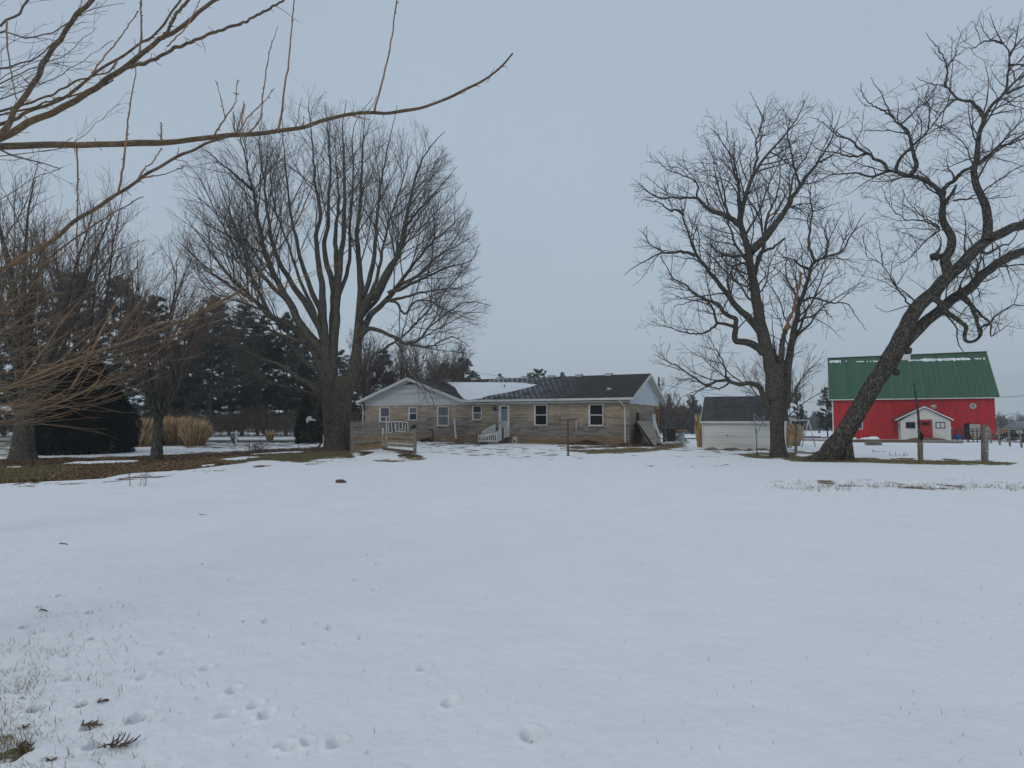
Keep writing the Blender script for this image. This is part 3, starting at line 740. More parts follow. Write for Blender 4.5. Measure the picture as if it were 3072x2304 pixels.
Pf = np.array([catmull(p, 90) for p in P]); Rf = np.array([np.interp(np.linspace(0, 1, 90), np.linspace(0, 1, 30), r) for r in R])
tb.add(Pf, Rf, 16)
tb.build('trunk', M['bark_walnut'], wt, rough=.09, seed=8, rf=9, fl=1.6)
M['raw_wood'] = simple('raw_wood', (.30, .15, .075), (.10, .055, .035), scale=6, stretch=(3, 3, .6), b_=.8)
tb = Tubes(); Pb, Rb, Lb = limbs([(13, 6, -.6, -1, [(2358, 990), (2366, 960), (2380, 931), (2386, 905), (2393, 875), (2400, 845), (2404, 818)])], D0, rng, 40, jitter=.012)
tb.add(Pb, Rb * (1 + .25 * np.sin(np.arange(40) * .9)), 10); 
Pb2, Rb2, _ = limbs([(5, 2, -.45, -1, [(2404, 835), (2398, 816), (2389, 814)])], D0, rng, 6); tb.add(Pb2, Rb2, 5)
tb.build('broken_stem', M['raw_wood'], wt, rough=.12, seed=2)['label'] = 'splintered orange-brown broken stem'
c1 = at(2215, 590, D0); c2 = at(2430, 800, D0); c3 = at(2120, 1020, D0)
env = [((c1[0], D0, c1[2]), (5.3, 5, 5.4)), ((c2[0], D0, c2[2]), (2.9, 3.5, 3.6)), ((c3[0], D0, c3[2]), (3.3, 3.2, 3.1)), ((at(2440, 480, D0)[0], D0, at(2440, 480, D0)[2]), (2.0, 3, 3.0)), ((at(2000, 820, D0)[0], D0, at(2000, 820, D0)[2]), (2.4, 2.5, 3))]
idx_ok = [i for i in range(len(P)) if i not in (12, 19, 20, 29, 30)]
Pk, Rk, Lk = P[idx_ok], R[idx_ok], L[idx_ok]
RM = .0055
P1, R1, L1 = sprout(Pk, Rk, Lk, 2.6, .25, .85, .34, 1.15, 9, .16, .03, env, rng, RM, .011, up=.10)
P2, R2, L2 = sprout(P1, R1, L1, 4.0, .12, .85, .45, .38, 6, .17, .03, env, rng, RM, .009, up=.12)
P3, R3, L3 = sprout(P2, R2, L2, 3.4, .15, .85, .35, .17, 4, .14, .03, env, rng, RM, .007, up=.12)
print('walnut', len(L1), len(L2), len(L3))
finish(wt, [(P1, R1), (P2, R2), (P3, R3)], M['twig_walnut'], 6, 3)

# ------------------------------------------------------------------ the leaning tree
rng = np.random.default_rng(31)
D0 = 25.6; bl = ground(2495, 1378)
lt = root('leaning_tree', (bl[0], D0, bl[2]), 'thick bare tree leaning steeply to the right in front of the red barn', 'tree')
LEA = [
 (50, 22, 0, -1.5, [(2690, 1040), (2731, 959), (2764, 909), (2807, 869), (2840, 833), (2880, 800), (2927, 749), (2966, 717), (3006, 699), (3042, 681), (3090, 672), (3160, 650), (3230, 600)]),
 (30, 4, -1, .5, [(2960, 722), (2963, 681), (2959, 627), (2941, 580), (2923, 529), (2926, 495), (2930, 470), (2941, 398), (2959, 344), (2981, 311), (3013, 278), (3020, 250), (3024, 224), (3029, 155), (3006, 127), (2981, 76), (2970, 40)]),
 (11, 3, .5, 1, [(3008, 283), (3042, 249), (3071, 228), (3110, 205), (3150, 160)]),
 (10, 3, .5, -1, [(3008, 283), (3042, 270), (3072, 257), (3130, 240), (3180, 190)]),
 (15, 4, 0, 2, [(2950, 348), (2927, 315), (2900, 303), (2875, 298), (2855, 279), (2833, 259), (2800, 253), (2772, 244), (2749, 231)]),
 (9, 2, 1, 1, [(2836, 262), (2840, 230), (2840, 199), (2825, 163), (2800, 127), (2775, 98)]),
 (5, 2, 1, 2.5, [(2840, 199), (2862, 174), (2872, 134), (2883, 101), (2900, 82)]),
 (8, 3, .8, -2, [(2868, 298), (2843, 318), (2807, 362), (2786, 390), (2745, 420)]),
 (8, 3, .5, 2, [(3028, 165), (3053, 130), (3075, 110), (3110, 80)]),
 (8, 2, .5, -1, [(3010, 130), (2985, 122), (2950, 125), (2920, 145), (2880, 140)]),
 (8, 2, .5, 2, [(3026, 195), (3060, 195), (3090, 200), (3130, 190)]),
 (34, 4, -.3, 1.5, [(2845, 822), (2838, 775), (2853, 740), (2854, 712), (2840, 684), (2826, 655), (2828, 608), (2822, 578), (2789, 551), (2753, 534), (2717, 527), (2690, 515), (2663, 513), (2640, 523), (2601, 529), (2572, 518), (2535, 520), (2500, 523), (2450, 540), (2405, 565)]),
 (13, 4, .6, 2.5, [(2665, 515), (2655, 495), (2640, 483), (2623, 477), (2605, 461), (2565, 470), (2529, 463), (2500, 457), (2455, 447), (2410, 405)]),
 (10, 2, .8, 0, [(2603, 461), (2587, 452), (2572, 441), (2551, 419), (2520, 410), (2500, 398), (2465, 365), (2430, 350)]),
 (13, 3, .6, -1.5, [(2688, 512), (2695, 485), (2717, 456), (2735, 440), (2753, 423), (2778, 401), (2785, 376), (2789, 325), (2778, 296), (2790, 262)]),
 (17, 3, .4, 1.5, [(2731, 528), (2745, 505), (2749, 488), (2740, 462), (2735, 445), (2726, 401), (2715, 385), (2700, 372), (2681, 354), (2663, 322), (2645, 282), (2627, 253), (2612, 232)]),
 (8, 2, .8, 3, [(2717, 387), (2705, 372), (2730, 350), (2753, 325), (2790, 295), (2820, 270)]),
 (7, 2, .8, -1, [(2681, 354), (2659, 336), (2619, 318), (2600, 300), (2587, 282), (2583, 246)]),
 (17, 4, .2, -2, [(2826, 590), (2833, 565), (2848, 550), (2862, 543), (2880, 522), (2909, 504), (2935, 488), (2963, 466), (2992, 441), (3024, 412), (3071, 398), (3130, 380)]),
 (8, 3, -1.5, -3, [(2980, 450), (3005, 438), (3035, 430), (3072, 416), (3120, 420)]),
 (7, 2, -.5, 0, [(2864, 542), (2858, 522), (2845, 505), (2840, 480), (2845, 462)]),
 (12, 7, 0, .3, [(2838, 612), (2845, 595), (2860, 575), (2868, 555)]),
 (7, 2, 0, -2, [(2860, 602), (2885, 598), (2898, 599), (2912, 592), (2927, 586), (2960, 595), (3000, 585)]),
 (38, 22, 0, 1.5, [(2700, 1045), (2731, 1010), (2771, 970), (2818, 934), (2862, 894), (2909, 866), (2945, 825), (2988, 796), (3032, 768), (3072, 753), (3130, 742), (3200, 720), (3280, 640)]),
 (22, 4, -.5, -2, [(2790, 888), (2815, 905), (2840, 934), (2876, 963), (2897, 981), (2894, 1005), (2898, 1022), (2916, 1024), (2941, 1008), (2945, 985), (2970, 966), (3006, 934), (3042, 916), (3075, 915), (3130, 895)]),
 (13, 10, 0, -1.3, [(2880, 890), (2900, 905), (2916, 923), (2930, 963), (2941, 1005)]),
 (13, 5, 0, -.5, [(2890, 880), (2915, 915), (2945, 945), (2972, 972), (2974, 1008), (2986, 1000), (3006, 988), (3025, 975), (3040, 962)]),
 (6, 1.6, 0, -2, [(2739, 925), (2710, 890), (2695, 870), (2681, 847), (2648, 796), (2625, 782), (2608, 775), (2596, 746), (2589, 702)]),
 (4, 1.4, -1.3, -2, [(2648, 796), (2643, 753), (2637, 725), (2628, 690)]),
 (4, 1.4, 0, -1, [(2739, 925), (2720, 918), (2695, 927), (2655, 935), (2622, 915)]),
 (7, 2, 0, -1.5, [(2818, 684), (2793, 672), (2771, 663), (2740, 660), (2717, 659), (2684, 634), (2660, 600), (2645, 560)]),
 (6, 2, 0, -2, [(2818, 692), (2782, 717), (2753, 749), (2717, 782), (2675, 808)]),
 (6, 2, 0, 2, [(2818, 680), (2775, 655), (2746, 627), (2717, 594), (2708, 565)]),
 (14, 12, 0, 0, [(2845, 770), (2825, 768), (2806, 770)]),
 (10, 3, 0, .5, [(2812, 765), (2822, 735), (2822, 712), (2815, 700)]),
 (10, 3, 0, 4, [(2930, 745), (2960, 760), (3000, 740), (3040, 720), (3080, 640)]),
 (7, 4, 0, 0, [(2880, 880), (2881, 860), (2884, 840)]),
 (9, 2, 0, -3, [(2905, 870), (2930, 820), (2932, 785), (2910, 760)]),
]
P, R, L = limbs(LEA, D0, rng, 30, jitter=.015)
tb = Tubes()
trunk_tube(tb, [(2478, 1380), (2497, 1350), (2522, 1318), (2545, 1282), (2570, 1240), (2597, 1195), (2622, 1152), (2648, 1115), (2671, 1078), (2695, 1035)], D0, [66, 57, 50, 48, 47, 47, 47, 48, 50, 46], k=96, n=260, gnd=bl[2] , flare=1.0)
for (a, b_, c) in (((2500, 1375), (2530, 1330), 30), ((2545, 1385), (2545, 1320), 24), ((2440, 1384), (2495, 1350), 30), ((2415, 1385), (2480, 1365), 18)):
    tb.add(catmull([at(a[0], a[1] + 6, D0 - .1), at((a[0] + b_[0]) / 2, (a[1] + b_[1]) / 2, D0 - .15), at(b_[0], b_[1], D0)], 40), np.linspace(c * .75, c * .4, 40) * D0 / F_PX, 32)
Pf = np.array([catmull(p, 90) for p in P]); Rf = np.array([np.interp(np.linspace(0, 1, 90), np.linspace(0, 1, 30), r) for r in R])
tb.add(Pf, Rf, 16)
trk = tb.build('trunk', M['bark_lean'], lt, rough=.085, seed=18, rf=12, fl=1.8)
mb = MB()
for (px, py, s_) in ((2722, 1052, .17), (2690, 1118, .14), (2806, 770, .2), (2730, 1020, .10)):
    p = at(px, py, D0 - .15); mb = MB(); mb.blob(p, s_, s_, s_ * .9, seed=int(px), amp=.3, n=16, m=12); mb.build('burl', M['bark_lean'], lt)
kn = MB(); p = at(2693, 1075, D0 - .44)
for i in range(14):
    a0, a1 = i / 14 * 6.283, (i + 1) / 14 * 6.283
    kn.cyl(p + np.array([math.cos(a0) * .10, 0, math.sin(a0) * .12]), p + np.array([math.cos(a1) * .10, 0, math.sin(a1) * .12]), .03, n=8)
kn.build('knot', M['bark_lean'], lt)
c1 = at(2700, 560, D0); c2 = at(3000, 330, D0); c3 = at(2720, 760, D0); c4 = at(3050, 800, D0)
env = [((c1[0], D0, c1[2]), (4.9, 3.6, 4.6)), ((c2[0], D0, c2[2]), (3.6, 3.6, 4.6)), ((c3[0], D0, c3[2]), (2.2, 2.5, 2.4)), ((c4[0], D0, c4[2]), (4.2, 3, 3.6)), ((at(2500, 450, D0)[0], D0, at(2500, 450, D0)[2]), (2.0, 2.5, 2.0))]
idx_ok = [i for i in range(len(P)) if i not in (33, 36)]
P1, R1, L1 = sprout(P[idx_ok], R[idx_ok], L[idx_ok], 2.4, .18, .95, .26, 1.05, 9, .17, .02, env, rng, .0052, .011, up=.05)
P2, R2, L2 = sprout(P1, R1, L1, 3.8, .12, .9, .45, .34, 6, .18, .02, env, rng, .0052, .009, up=.08)
P3, R3, L3 = sprout(P2, R2, L2, 3.4, .15, .85, .35, .16, 4, .14, .02, env, rng, .005, .007, up=.10)
print('lean', len(L1), len(L2), len(L3))
finish(lt, [(P1, R1), (P2, R2), (P3, R3)], M['twig_walnut'], 6, 3)

# ------------------------------------------------------------------ procedural bare trees of the background
def bare_tree(name, label, base, H, crown, style, seed, mat, tmat, r0=.18, forks=7, lean=0, fork_h=.18, dens=1.0, rm=.008, cat='bare tree', group=None, lv=3):
    """crown = (cx offset, cz, rx, ry, rz) of the crown ellipsoid"""
    rg = np.random.default_rng(seed); base = np.array(base, float)
    rt = root(name, base, label, cat, group)
    env = [((base[0] + crown[0], base[1], base[2] + crown[1]), crown[2:])]
    fz = H * fork_h; top = base + np.array([lean, 0, fz])
    n = 12; Pt = catmull([base - np.array([0, 0, .2]), base + np.array([lean * .4, 0, fz * .5]), top], n)
    tb = Tubes(); tt = np.linspace(0, 1, n); rr = r0 * (1 - .25 * tt) * (1 + .5 * np.exp(-tt * H * fork_h / .3))
    Dl, Sl, Ll, Rl = [], [], [], []
    for i in range(forks):
        a = 2 * math.pi * (i + rg.uniform(0, .8)) / forks
        if style == 'fan': tilt = rg.uniform(.08, .62)
        elif style == 'up': tilt = rg.uniform(.08, .62)
        else: tilt = rg.uniform(.2, .85)
        d = np.array([math.cos(a) * math.sin(tilt), math.sin(a) * math.sin(tilt), math.cos(tilt)])
        s_ = top - np.array([0, 0, rg.uniform(0, fz * .35)]); 
        # length to the crown's edge
        c, r = np.array(env[0][0]), np.array(env[0][1]); q = (s_ - c) / r; dd = d / r
        A = dd @ dd; B = 2 * q @ dd; Cc = q @ q - 1; disc = B * B - 4 * A * Cc
        ln = (-B + math.sqrt(max(disc, 0))) / (2 * A) if disc > 0 else H * .4
        ln = min(max(ln, H * .2), H)
        Dl.append(d); Sl.append(s_); Ll.append(ln * rg.uniform(.72, .9)); Rl.append(r0 * rg.uniform(.28, .5))
    Dl, Sl, Ll, Rl = map(np.array, (Dl, Sl, Ll, Rl))
    P, R = extend(Sl, Dl, Ll, Rl, 16, .05, .03 if style != 'wide' else .0, rg, .012)
    # keep the trunk going in one leader
    tb.add(Pt, rr, 14)
    Pf = np.array([catmull(p, 30) for p in P]); Rf = np.array([np.interp(np.linspace(0, 1, 30), np.linspace(0, 1, 16), r) for r in R])
    tb.add(Pf, Rf, 7); tb.build('trunk', tmat, rt, rough=.06, seed=seed)
    a1 = .5 if style != 'wide' else .75
    lm1 = .15 if style == 'up' else .10
    P1, R1, L1 = sprout(P, R, Ll, 2.2 * dens, .26, a1, .42, H * lm1, 8, .09, .04, env, rg, rm, .010, up=.15)
    P2, R2, L2 = sprout(P1, R1, L1, 2.6 * dens, .12, .6, .45, H * .035, 5, .1, .05, env, rg, rm, .008, up=.15)
    lvls = [(P1, R1), (P2, R2)]
    if lv > 2:
        P3, R3, L3 = sprout(P2, R2, L2, 3.2 * dens, .15, .65, .4, H * .018, 4, .12, .05, env, rg, rm, .006, up=.12); lvls.append((P3, R3))
    finish(rt, lvls, mat, 4, 3)
    return rt
def gb(px, D):
    x = (px - 1536) / F_PX * D; return np.array([x, D, float(gz(x, D))])
def zat(py, D): return CAM_H + (1260 - py) * D / F_PX
def crown_px(base, D, cx, top, bot, wpx, dr=1.0):
    z1, z0 = zat(top, D), zat(bot, D); rx = wpx / 2 * D / F_PX
    return ((cx - 1536) / F_PX * D - base[0], (z0 + z1) / 2 - base[2], rx, rx * dr, (z1 - z0) / 2)

b = gb(476, 25.9)
bare_tree('young_bare_tree', 'slim dark bare tree with low fork in front of the tan ornamental grass', b, 10.5, crown_px(b, 25.9, 510, 595, 1290, 330), 'up', 41, M['twig_red'], M['bark_young'], r0=.22, forks=13, fork_h=.17, dens=1.35, rm=.0040)
b = gb(76, 25.9)
bare_tree('old_bare_tree', 'thick-trunked bare tree at the left edge, behind the orange-brown branches', b, 14, crown_px(b, 25.9, 70, 265, 1240, 660, .7), 'fan', 42, M['twig_grey'], M['bark_maple'], r0=.42, forks=13, fork_h=.16, dens=.85, rm=.0045)
b = gb(262, 33)
bare_tree('bare_tree', 'bare tree with dark rounded crown above the big dark evergreen bush', b, 13, crown_px(b, 33, 275, 480, 1150, 420), 'up', 43, M['twig_red'], M['bark_young'], r0=.22, forks=9, fork_h=.32, dens=1.0, rm=.005)
b = gb(-60, 38)
bare_tree('bare_tree', 'tall bare tree cut by the left edge of the picture, farthest back there', b, 16, crown_px(b, 38, -40, 330, 1150, 440), 'fan', 44, M['twig_grey'], M['bark_young'], r0=.25, forks=9, fork_h=.2, dens=.7, rm=.006)
for i, (px, top, wd, D, lb) in enumerate([(1105, 940, 340, 52, 'reddish bare tree directly behind the right stem of the huge maple'), (1225, 915, 330, 56, 'reddish bare tree behind the left gable of the tan house'),
      (1350, 935, 290, 58, 'reddish bare tree rising over the snowy part of the house roof'), (1290, 1060, 360, 50, 'low reddish bare tree just behind the house ridge')]):
    b = gb(px, D)
    bare_tree('bare_tree', lb, b, 10, crown_px(b, D, px, top, 1290, wd), 'fan', 50 + i, M['twig_red'], M['bark_young'], r0=.16, forks=12, fork_h=.12, dens=1.15, rm=.011, group='bare trees behind the house')
b = gb(2332, 45)
bare_tree('bare_tree', 'bare tree with rounded twiggy crown behind the white shed', b, 9, crown_px(b, 45, 2335, 925, 1290, 320), 'wide', 60, M['twig_grey'], M['bark_young'], r0=.16, forks=11, fork_h=.15, dens=1.1, rm=.008)
b = gb(1990, 55)
bare_tree('bare_tree', 'small purplish-red bare tree behind the right end of the house', b, 6, crown_px(b, 55, 2000, 1095, 1300, 120), 'up', 61, M['twig_red'], M['bark_young'], r0=.09, forks=10, fork_h=.08, dens=1.7, rm=.010)
b = gb(2040, 60)
bare_tree('bare_tree', 'small purplish bare tree next to the dark far wood, left of the shed', b, 6, crown_px(b, 60, 2030, 1150, 1310, 100), 'up', 62, M['twig_red'], M['bark_young'], r0=.09, forks=9, fork_h=.1, dens=1.5, rm=.011)
FT = [(2998, 120, 1232, 74, 'rounded hazy bare tree just right of the barn'), (3066, 125, 1222, 80, 'hazy bare tree at the right edge above the scrap'), (2455, 140, 1215, 50, 'hazy distant bare tree left of the barn')]
for i, (px, D, top, wd, lb) in enumerate(FT):
    b = gb(px, D)
    bare_tree('distant_bare_tree', lb, b, 8, crown_px(b, D, px, top, 1300, wd), 'wide', 70 + i, M['twig_far'], M['bark_young'], r0=.2, forks=9, fork_h=.15, dens=.9, rm=.022, group='far bare trees', lv=2)
# ------------------------------------------------------------------ the near tree at the left, its trunk just outside the picture
rng = np.random.default_rng(77)
D0 = 3.7
nt_ = root('near_bare_tree', (-5.0, 3.7, 0), 'nearest bare tree reaching in from the left with orange-brown branches and spiky shoots', 'tree')
NEA = [
 (30, 6, 0, .9, [(-950, 760), (-500, 500), (0, 440), (230, 435), (370, 432), (480, 429), (600, 417), (720, 405), (834, 394), (944, 370), (1025, 350), (1123, 336), (1196, 338), (1270, 321), (1371, 281), (1453, 240), (1505, 199), (1538, 160)]),
 (20, 7, .1, .2, [(-960, 1180), (-500, 1010), (-200, 900), (0, 810), (108, 749), (217, 676), (289, 624), (355, 580), (427, 532), (498, 489), (561, 456), (624, 432), (690, 408)]),
 (36, 11, .3, 1.3, [(-900, 700), (-400, 560), (0, 412), (97, 363), (198, 319), (308, 249), (380, 198), (422, 165), (485, 114), (549, 80), (603, 30), (654, -4), (760, -60)]),
 (13, 8, .8, 1.5, [(371, 208), (456, 181), (527, 143), (620, 105), (717, 72), (793, 34), (848, 2), (880, -20)]),
 (24, 12, -.1, .3, [(-900, 900), (-300, 640), (0, 400), (42, 329), (101, 253), (127, 190), (177, 131), (215, 63), (274, 0), (330, -80)]),
 (18, 7, .5, 1.5, [(-880, 640), (-300, 480), (0, 372), (84, 338), (169, 304), (236, 262), (295, 211), (367, 169), (422, 131), (485, 80), (540, 0), (560, -40)]),
 (12, 10, .9, 1.0, [(480, 118), (494, 105), (527, 46), (565, 0), (590, -50)]),
 (12, 5, .2, .9, [(-800, 520), (-300, 400), (0, 333), (127, 295), (232, 245), (329, 211), (350, 180)]),
 (10, 5, .6, 1.0, [(-700, 480), (0, 345), (120, 315), (200, 290), (300, 262), (340, 240)]),
 (18, 3, -.4, .6, [(-960, 1420), (-400, 1290), (0, 1170), (101, 1129), (202, 1089), (304, 1052), (405, 1015), (506, 978), (574, 954), (630, 924), (717, 873), (804, 786), (890, 663), (934, 562), (941, 510)]),
 (13, 3, -.2, .5, [(-960, 1440), (-400, 1350), (0, 1268), (84, 1241), (169, 1210), (236, 1180), (321, 1143), (405, 1102), (456, 1069), (506, 1028), (574, 978), (600, 950)]),
 (6, 3, .2, .5, [(270, 1168), (330, 1154), (371, 1143), (456, 1102), (499, 1075), (520, 1050)]),
 (16, 4, .6, 2.0, [(-900, 1150), (-300, 950), (0, 860), (150, 770), (260, 690), (340, 640), (430, 590)]),
 (12, 3, .9, 2.5, [(-900, 1200), (-300, 1020), (0, 930), (120, 880), (230, 800), (330, 760), (420, 720)]),
 (12, 3, 1.5, 2.5, [(-900, 1250), (-300, 1100), (0, 1010), (140, 960), (260, 930), (360, 880)]),
 (12, 3, .8, 3.0, [(-900, 1300), (-300, 1140), (0, 1080), (120, 1040), (240, 990), (330, 970)]),
 (10, 2, .2, 1.5, [(-900, 1350), (-300, 1180), (0, 1120), (130, 1100), (260, 1080), (380, 1040)]),
 (10, 2, 1.2, 2.6, [(-900, 1100), (-300, 880), (0, 770), (110, 700), (200, 640)]),
 (9, 2, 1.0, 2.0, [(-900, 1000), (-300, 760), (0, 600), (90, 540), (190, 500)]),
 (10, 2, .6, 2.0, [(-900, 1380), (-300, 1250), (0, 1215), (110, 1205), (230, 1180), (300, 1150)]),
]
SHO = [
 (8, 4, .55, .8, [(834, 394), (846, 330), (855, 250), (865, 200), (871, 140), (877, 60), (885, -30)]),
 (8, 4, .7, .9, [(1123, 336), (1143, 260), (1160, 187), (1171, 140), (1178, 90), (1188, 20), (1195, -50)]),
 (6, 2, .5, .7, [(747, 397), (781, 359), (786, 300), (790, 274), (802, 190), (816, 130), (833, 80)]),
 (5, 2, .5, .3, [(717, 395), (745, 350), (781, 316), (805, 290), (823, 264)]),
 (6, 2, .45, .3, [(641, 409), (675, 354), (705, 312), (708, 275), (711, 238)]),
 (4, 2, .4, .2, [(675, 354), (665, 305), (650, 249)]),
 (5, 3, .45, .3, [(705, 400), (702, 365), (701, 335)]),
 (5, 3, .48, .5, [(709, 398), (722, 350), (732, 310)]),
 (5, 3, .48, .55, [(726, 384), (728, 350), (734, 312)]),
 (6, 4, .3, .3, [(483, 425), (484, 395), (483, 368)]),
 (7, 3, .15, .1, [(354, 580), (371, 485), (380, 413), (388, 338), (397, 270), (404, 235), (407, 203)]),
 (5, 3, .15, .1, [(413, 538), (440, 500), (460, 485), (485, 443)]),
 (4, 2, .15, .3, [(420, 535), (489, 523), (530, 510), (561, 496)]),
 (6, 3, .9, .9, [(274, 219), (329, 152), (359, 114), (380, 85), (397, 59), (416, 32)]),
 (7, 6, .8, .9, [(418, 158), (424, 105), (423, 40), (423, -20)]),
 (5, 3, .9, 1.0, [(500, 140), (560, 80), (585, 30), (600, 0)]),
 (6, 4, -.2, -.3, [(216, 1165), (253, 1096), (294, 1015), (324, 954), (345, 915)]),
 (4, 2, -.3, -.2, [(405, 1015), (440, 985), (470, 965), (482, 945)]),
 (5, 2, .6, .7, [(944, 372), (912, 378), (912, 350)]),
 (5, 2, .8, 1.0, [(1050, 345), (1090, 355), (1110, 360)]),
 (7, 3, .6, .8, [(0, 448), (50, 470), (110, 485), (178, 505)]),
 (6, 3, .5, .7, [(20, 60), (22, 130), (35, 230), (50, 300)]),
 (6, 3, .5, .6, [(230, 435), (234, 520), (232, 620), (228, 760)]),
]
P, R, L = limbs(NEA, D0, rng, 46, end=.0025, jitter=.004, taper=False)
Ps, Rs, Ls = limbs(SHO, D0, rng, 20, end=.0022, jitter=.002, taper=False)
# swollen nodes along the wood
for A_, s_ in ((R, 46), (Rs, 20)):
    A_ *= 1 + .16 * (rng.random(A_.shape) > .82)
tb = Tubes()
tb.add(catmull([(-5.1, 3.7, -.2), (-5.0, 3.7, .8), (-4.9, 3.7, 1.7), (-4.95, 3.75, 3.2)], 60), np.linspace(.17, .07, 60), 24)
Pf = np.array([catmull(p, 160) for p in P]); Rf = np.array([np.interp(np.linspace(0, 1, 160), np.linspace(0, 1, 46), r) for r in R])
tb.add(Pf, Rf, 12)
tb.build('trunk', M['bark_near'], nt_, rough=.035, seed=3, rf=5, fl=9)
tbs = Tubes(); tbs.add(Ps, Rs, 8); tb = tbs
# spurs and buds
def spurs(P, L, dens, rg, l0=.03, l1=.10, r=.0022):
    cnt = (L * dens).astype(int) + 1; pi = np.repeat(np.arange(len(L)), cnt)
    t = rg.uniform(.1, .98, len(pi)) * (P.shape[1] - 1.001); i = t.astype(int); f = (t - i)[:, None]
    st = P[pi, i] * (1 - f) + P[pi, i + 1] * f; T = unit(P[pi, i + 1] - P[pi, i])
    D = unit(T * .6 + unit(rg.normal(size=T.shape)) * .9)
    ln = rg.uniform(l0, l1, len(pi)); ln[rg.random(len(pi)) > .9] *= 2.4
    return extend(st, D, ln, np.full(len(pi), r * 1.5), 4, .25, .05, rg, r * .8)
sp1 = spurs(P, L, 9, rng); sp2 = spurs(Ps, Ls, 16, rng, .008, .018, .003)
tb.add(*sp1, 5); tb.add(*sp2, 5)
low = [9, 10, 12, 13, 14, 15, 16, 17, 18, 19]
P1, R1, L1 = sprout(P[low], R[low], L[low], 13.0, .30, .50, .22, .50, 12, .07, .016, None, rng, .0013, .0014, up=.10, t1=.74)
P2, R2, L2 = sprout(P1, R1, L1, 3.4, .15, .55, .4, .22, 7, .11, .015, None, rng, .0009, .0012)
print('near', len(L1), len(L2))
tb.add(P1, R1, 5); tb.add(P2, R2, 4)
tb.build('crown', M['twig_near'], nt_)

# the second tree at upper left, its pale twigs behind the near branches
n2 = root('pale_bare_tree', (-8.6, 8.0, 0), 'pale grey twiggy tree entering the top left corner behind the nearest branches', 'tree')
PAL = [(15, 5, 0, .6, [(-420, 350), (-150, 160), (0, 100), (80, 112), (160, 95), (230, 50), (300, 20), (375, 10)]),
       (15, 4, 0, 1, [(-420, 380), (-150, 260), (0, 205), (90, 185), (150, 140), (220, 60), (260, -40)]),
       (12, 3, 0, 1, [(-420, 420), (-100, 300), (0, 250), (110, 200), (200, 160), (290, 80)]),
       (14, 6, 0, 0, [(-420, 330), (-100, 100), (0, 75), (60, 30), (100, -40)]),
       (10, 3, 0, 1.2, [(-420, 480), (-100, 420), (0, 300), (130, 250), (220, 200), (340, 120)]),
       (8, 3, 1, 2, [(-420, 560), (0, 470), (200, 440), (300, 360), (360, 310)]),
       (9, 3, 1, 2, [(-420, 500), (0, 240), (120, 180), (200, 200), (300, 210)])]
P, R, L = limbs(PAL, 8.0, rng, 30, end=.003, jitter=.01)
tb = Tubes(); tb.add(catmull([(-8.7, 8, -.2), (-8.6, 8, 2), (-8.55, 8, 4), (-8.5, 8, 6.5)], 40), np.linspace(.2, .08, 40), 20)
tb.add(P, R, 8); tb.build('trunk', M['twig_grey'], n2, rough=.05, seed=9)
P1, R1, L1 = sprout(P, R, L, 3.0, .4, .5, .3, .35, 9, .09, .04, None, rng, .0025, .003)
P2, R2, L2 = sprout(P1, R1, L1, 5, .15, .6, .35, .12, 5, .12, .05, None, rng, .002, .003)
finish(n2, [(P1, R1), (P2, R2)], M['twig_grey'], 4, 4)

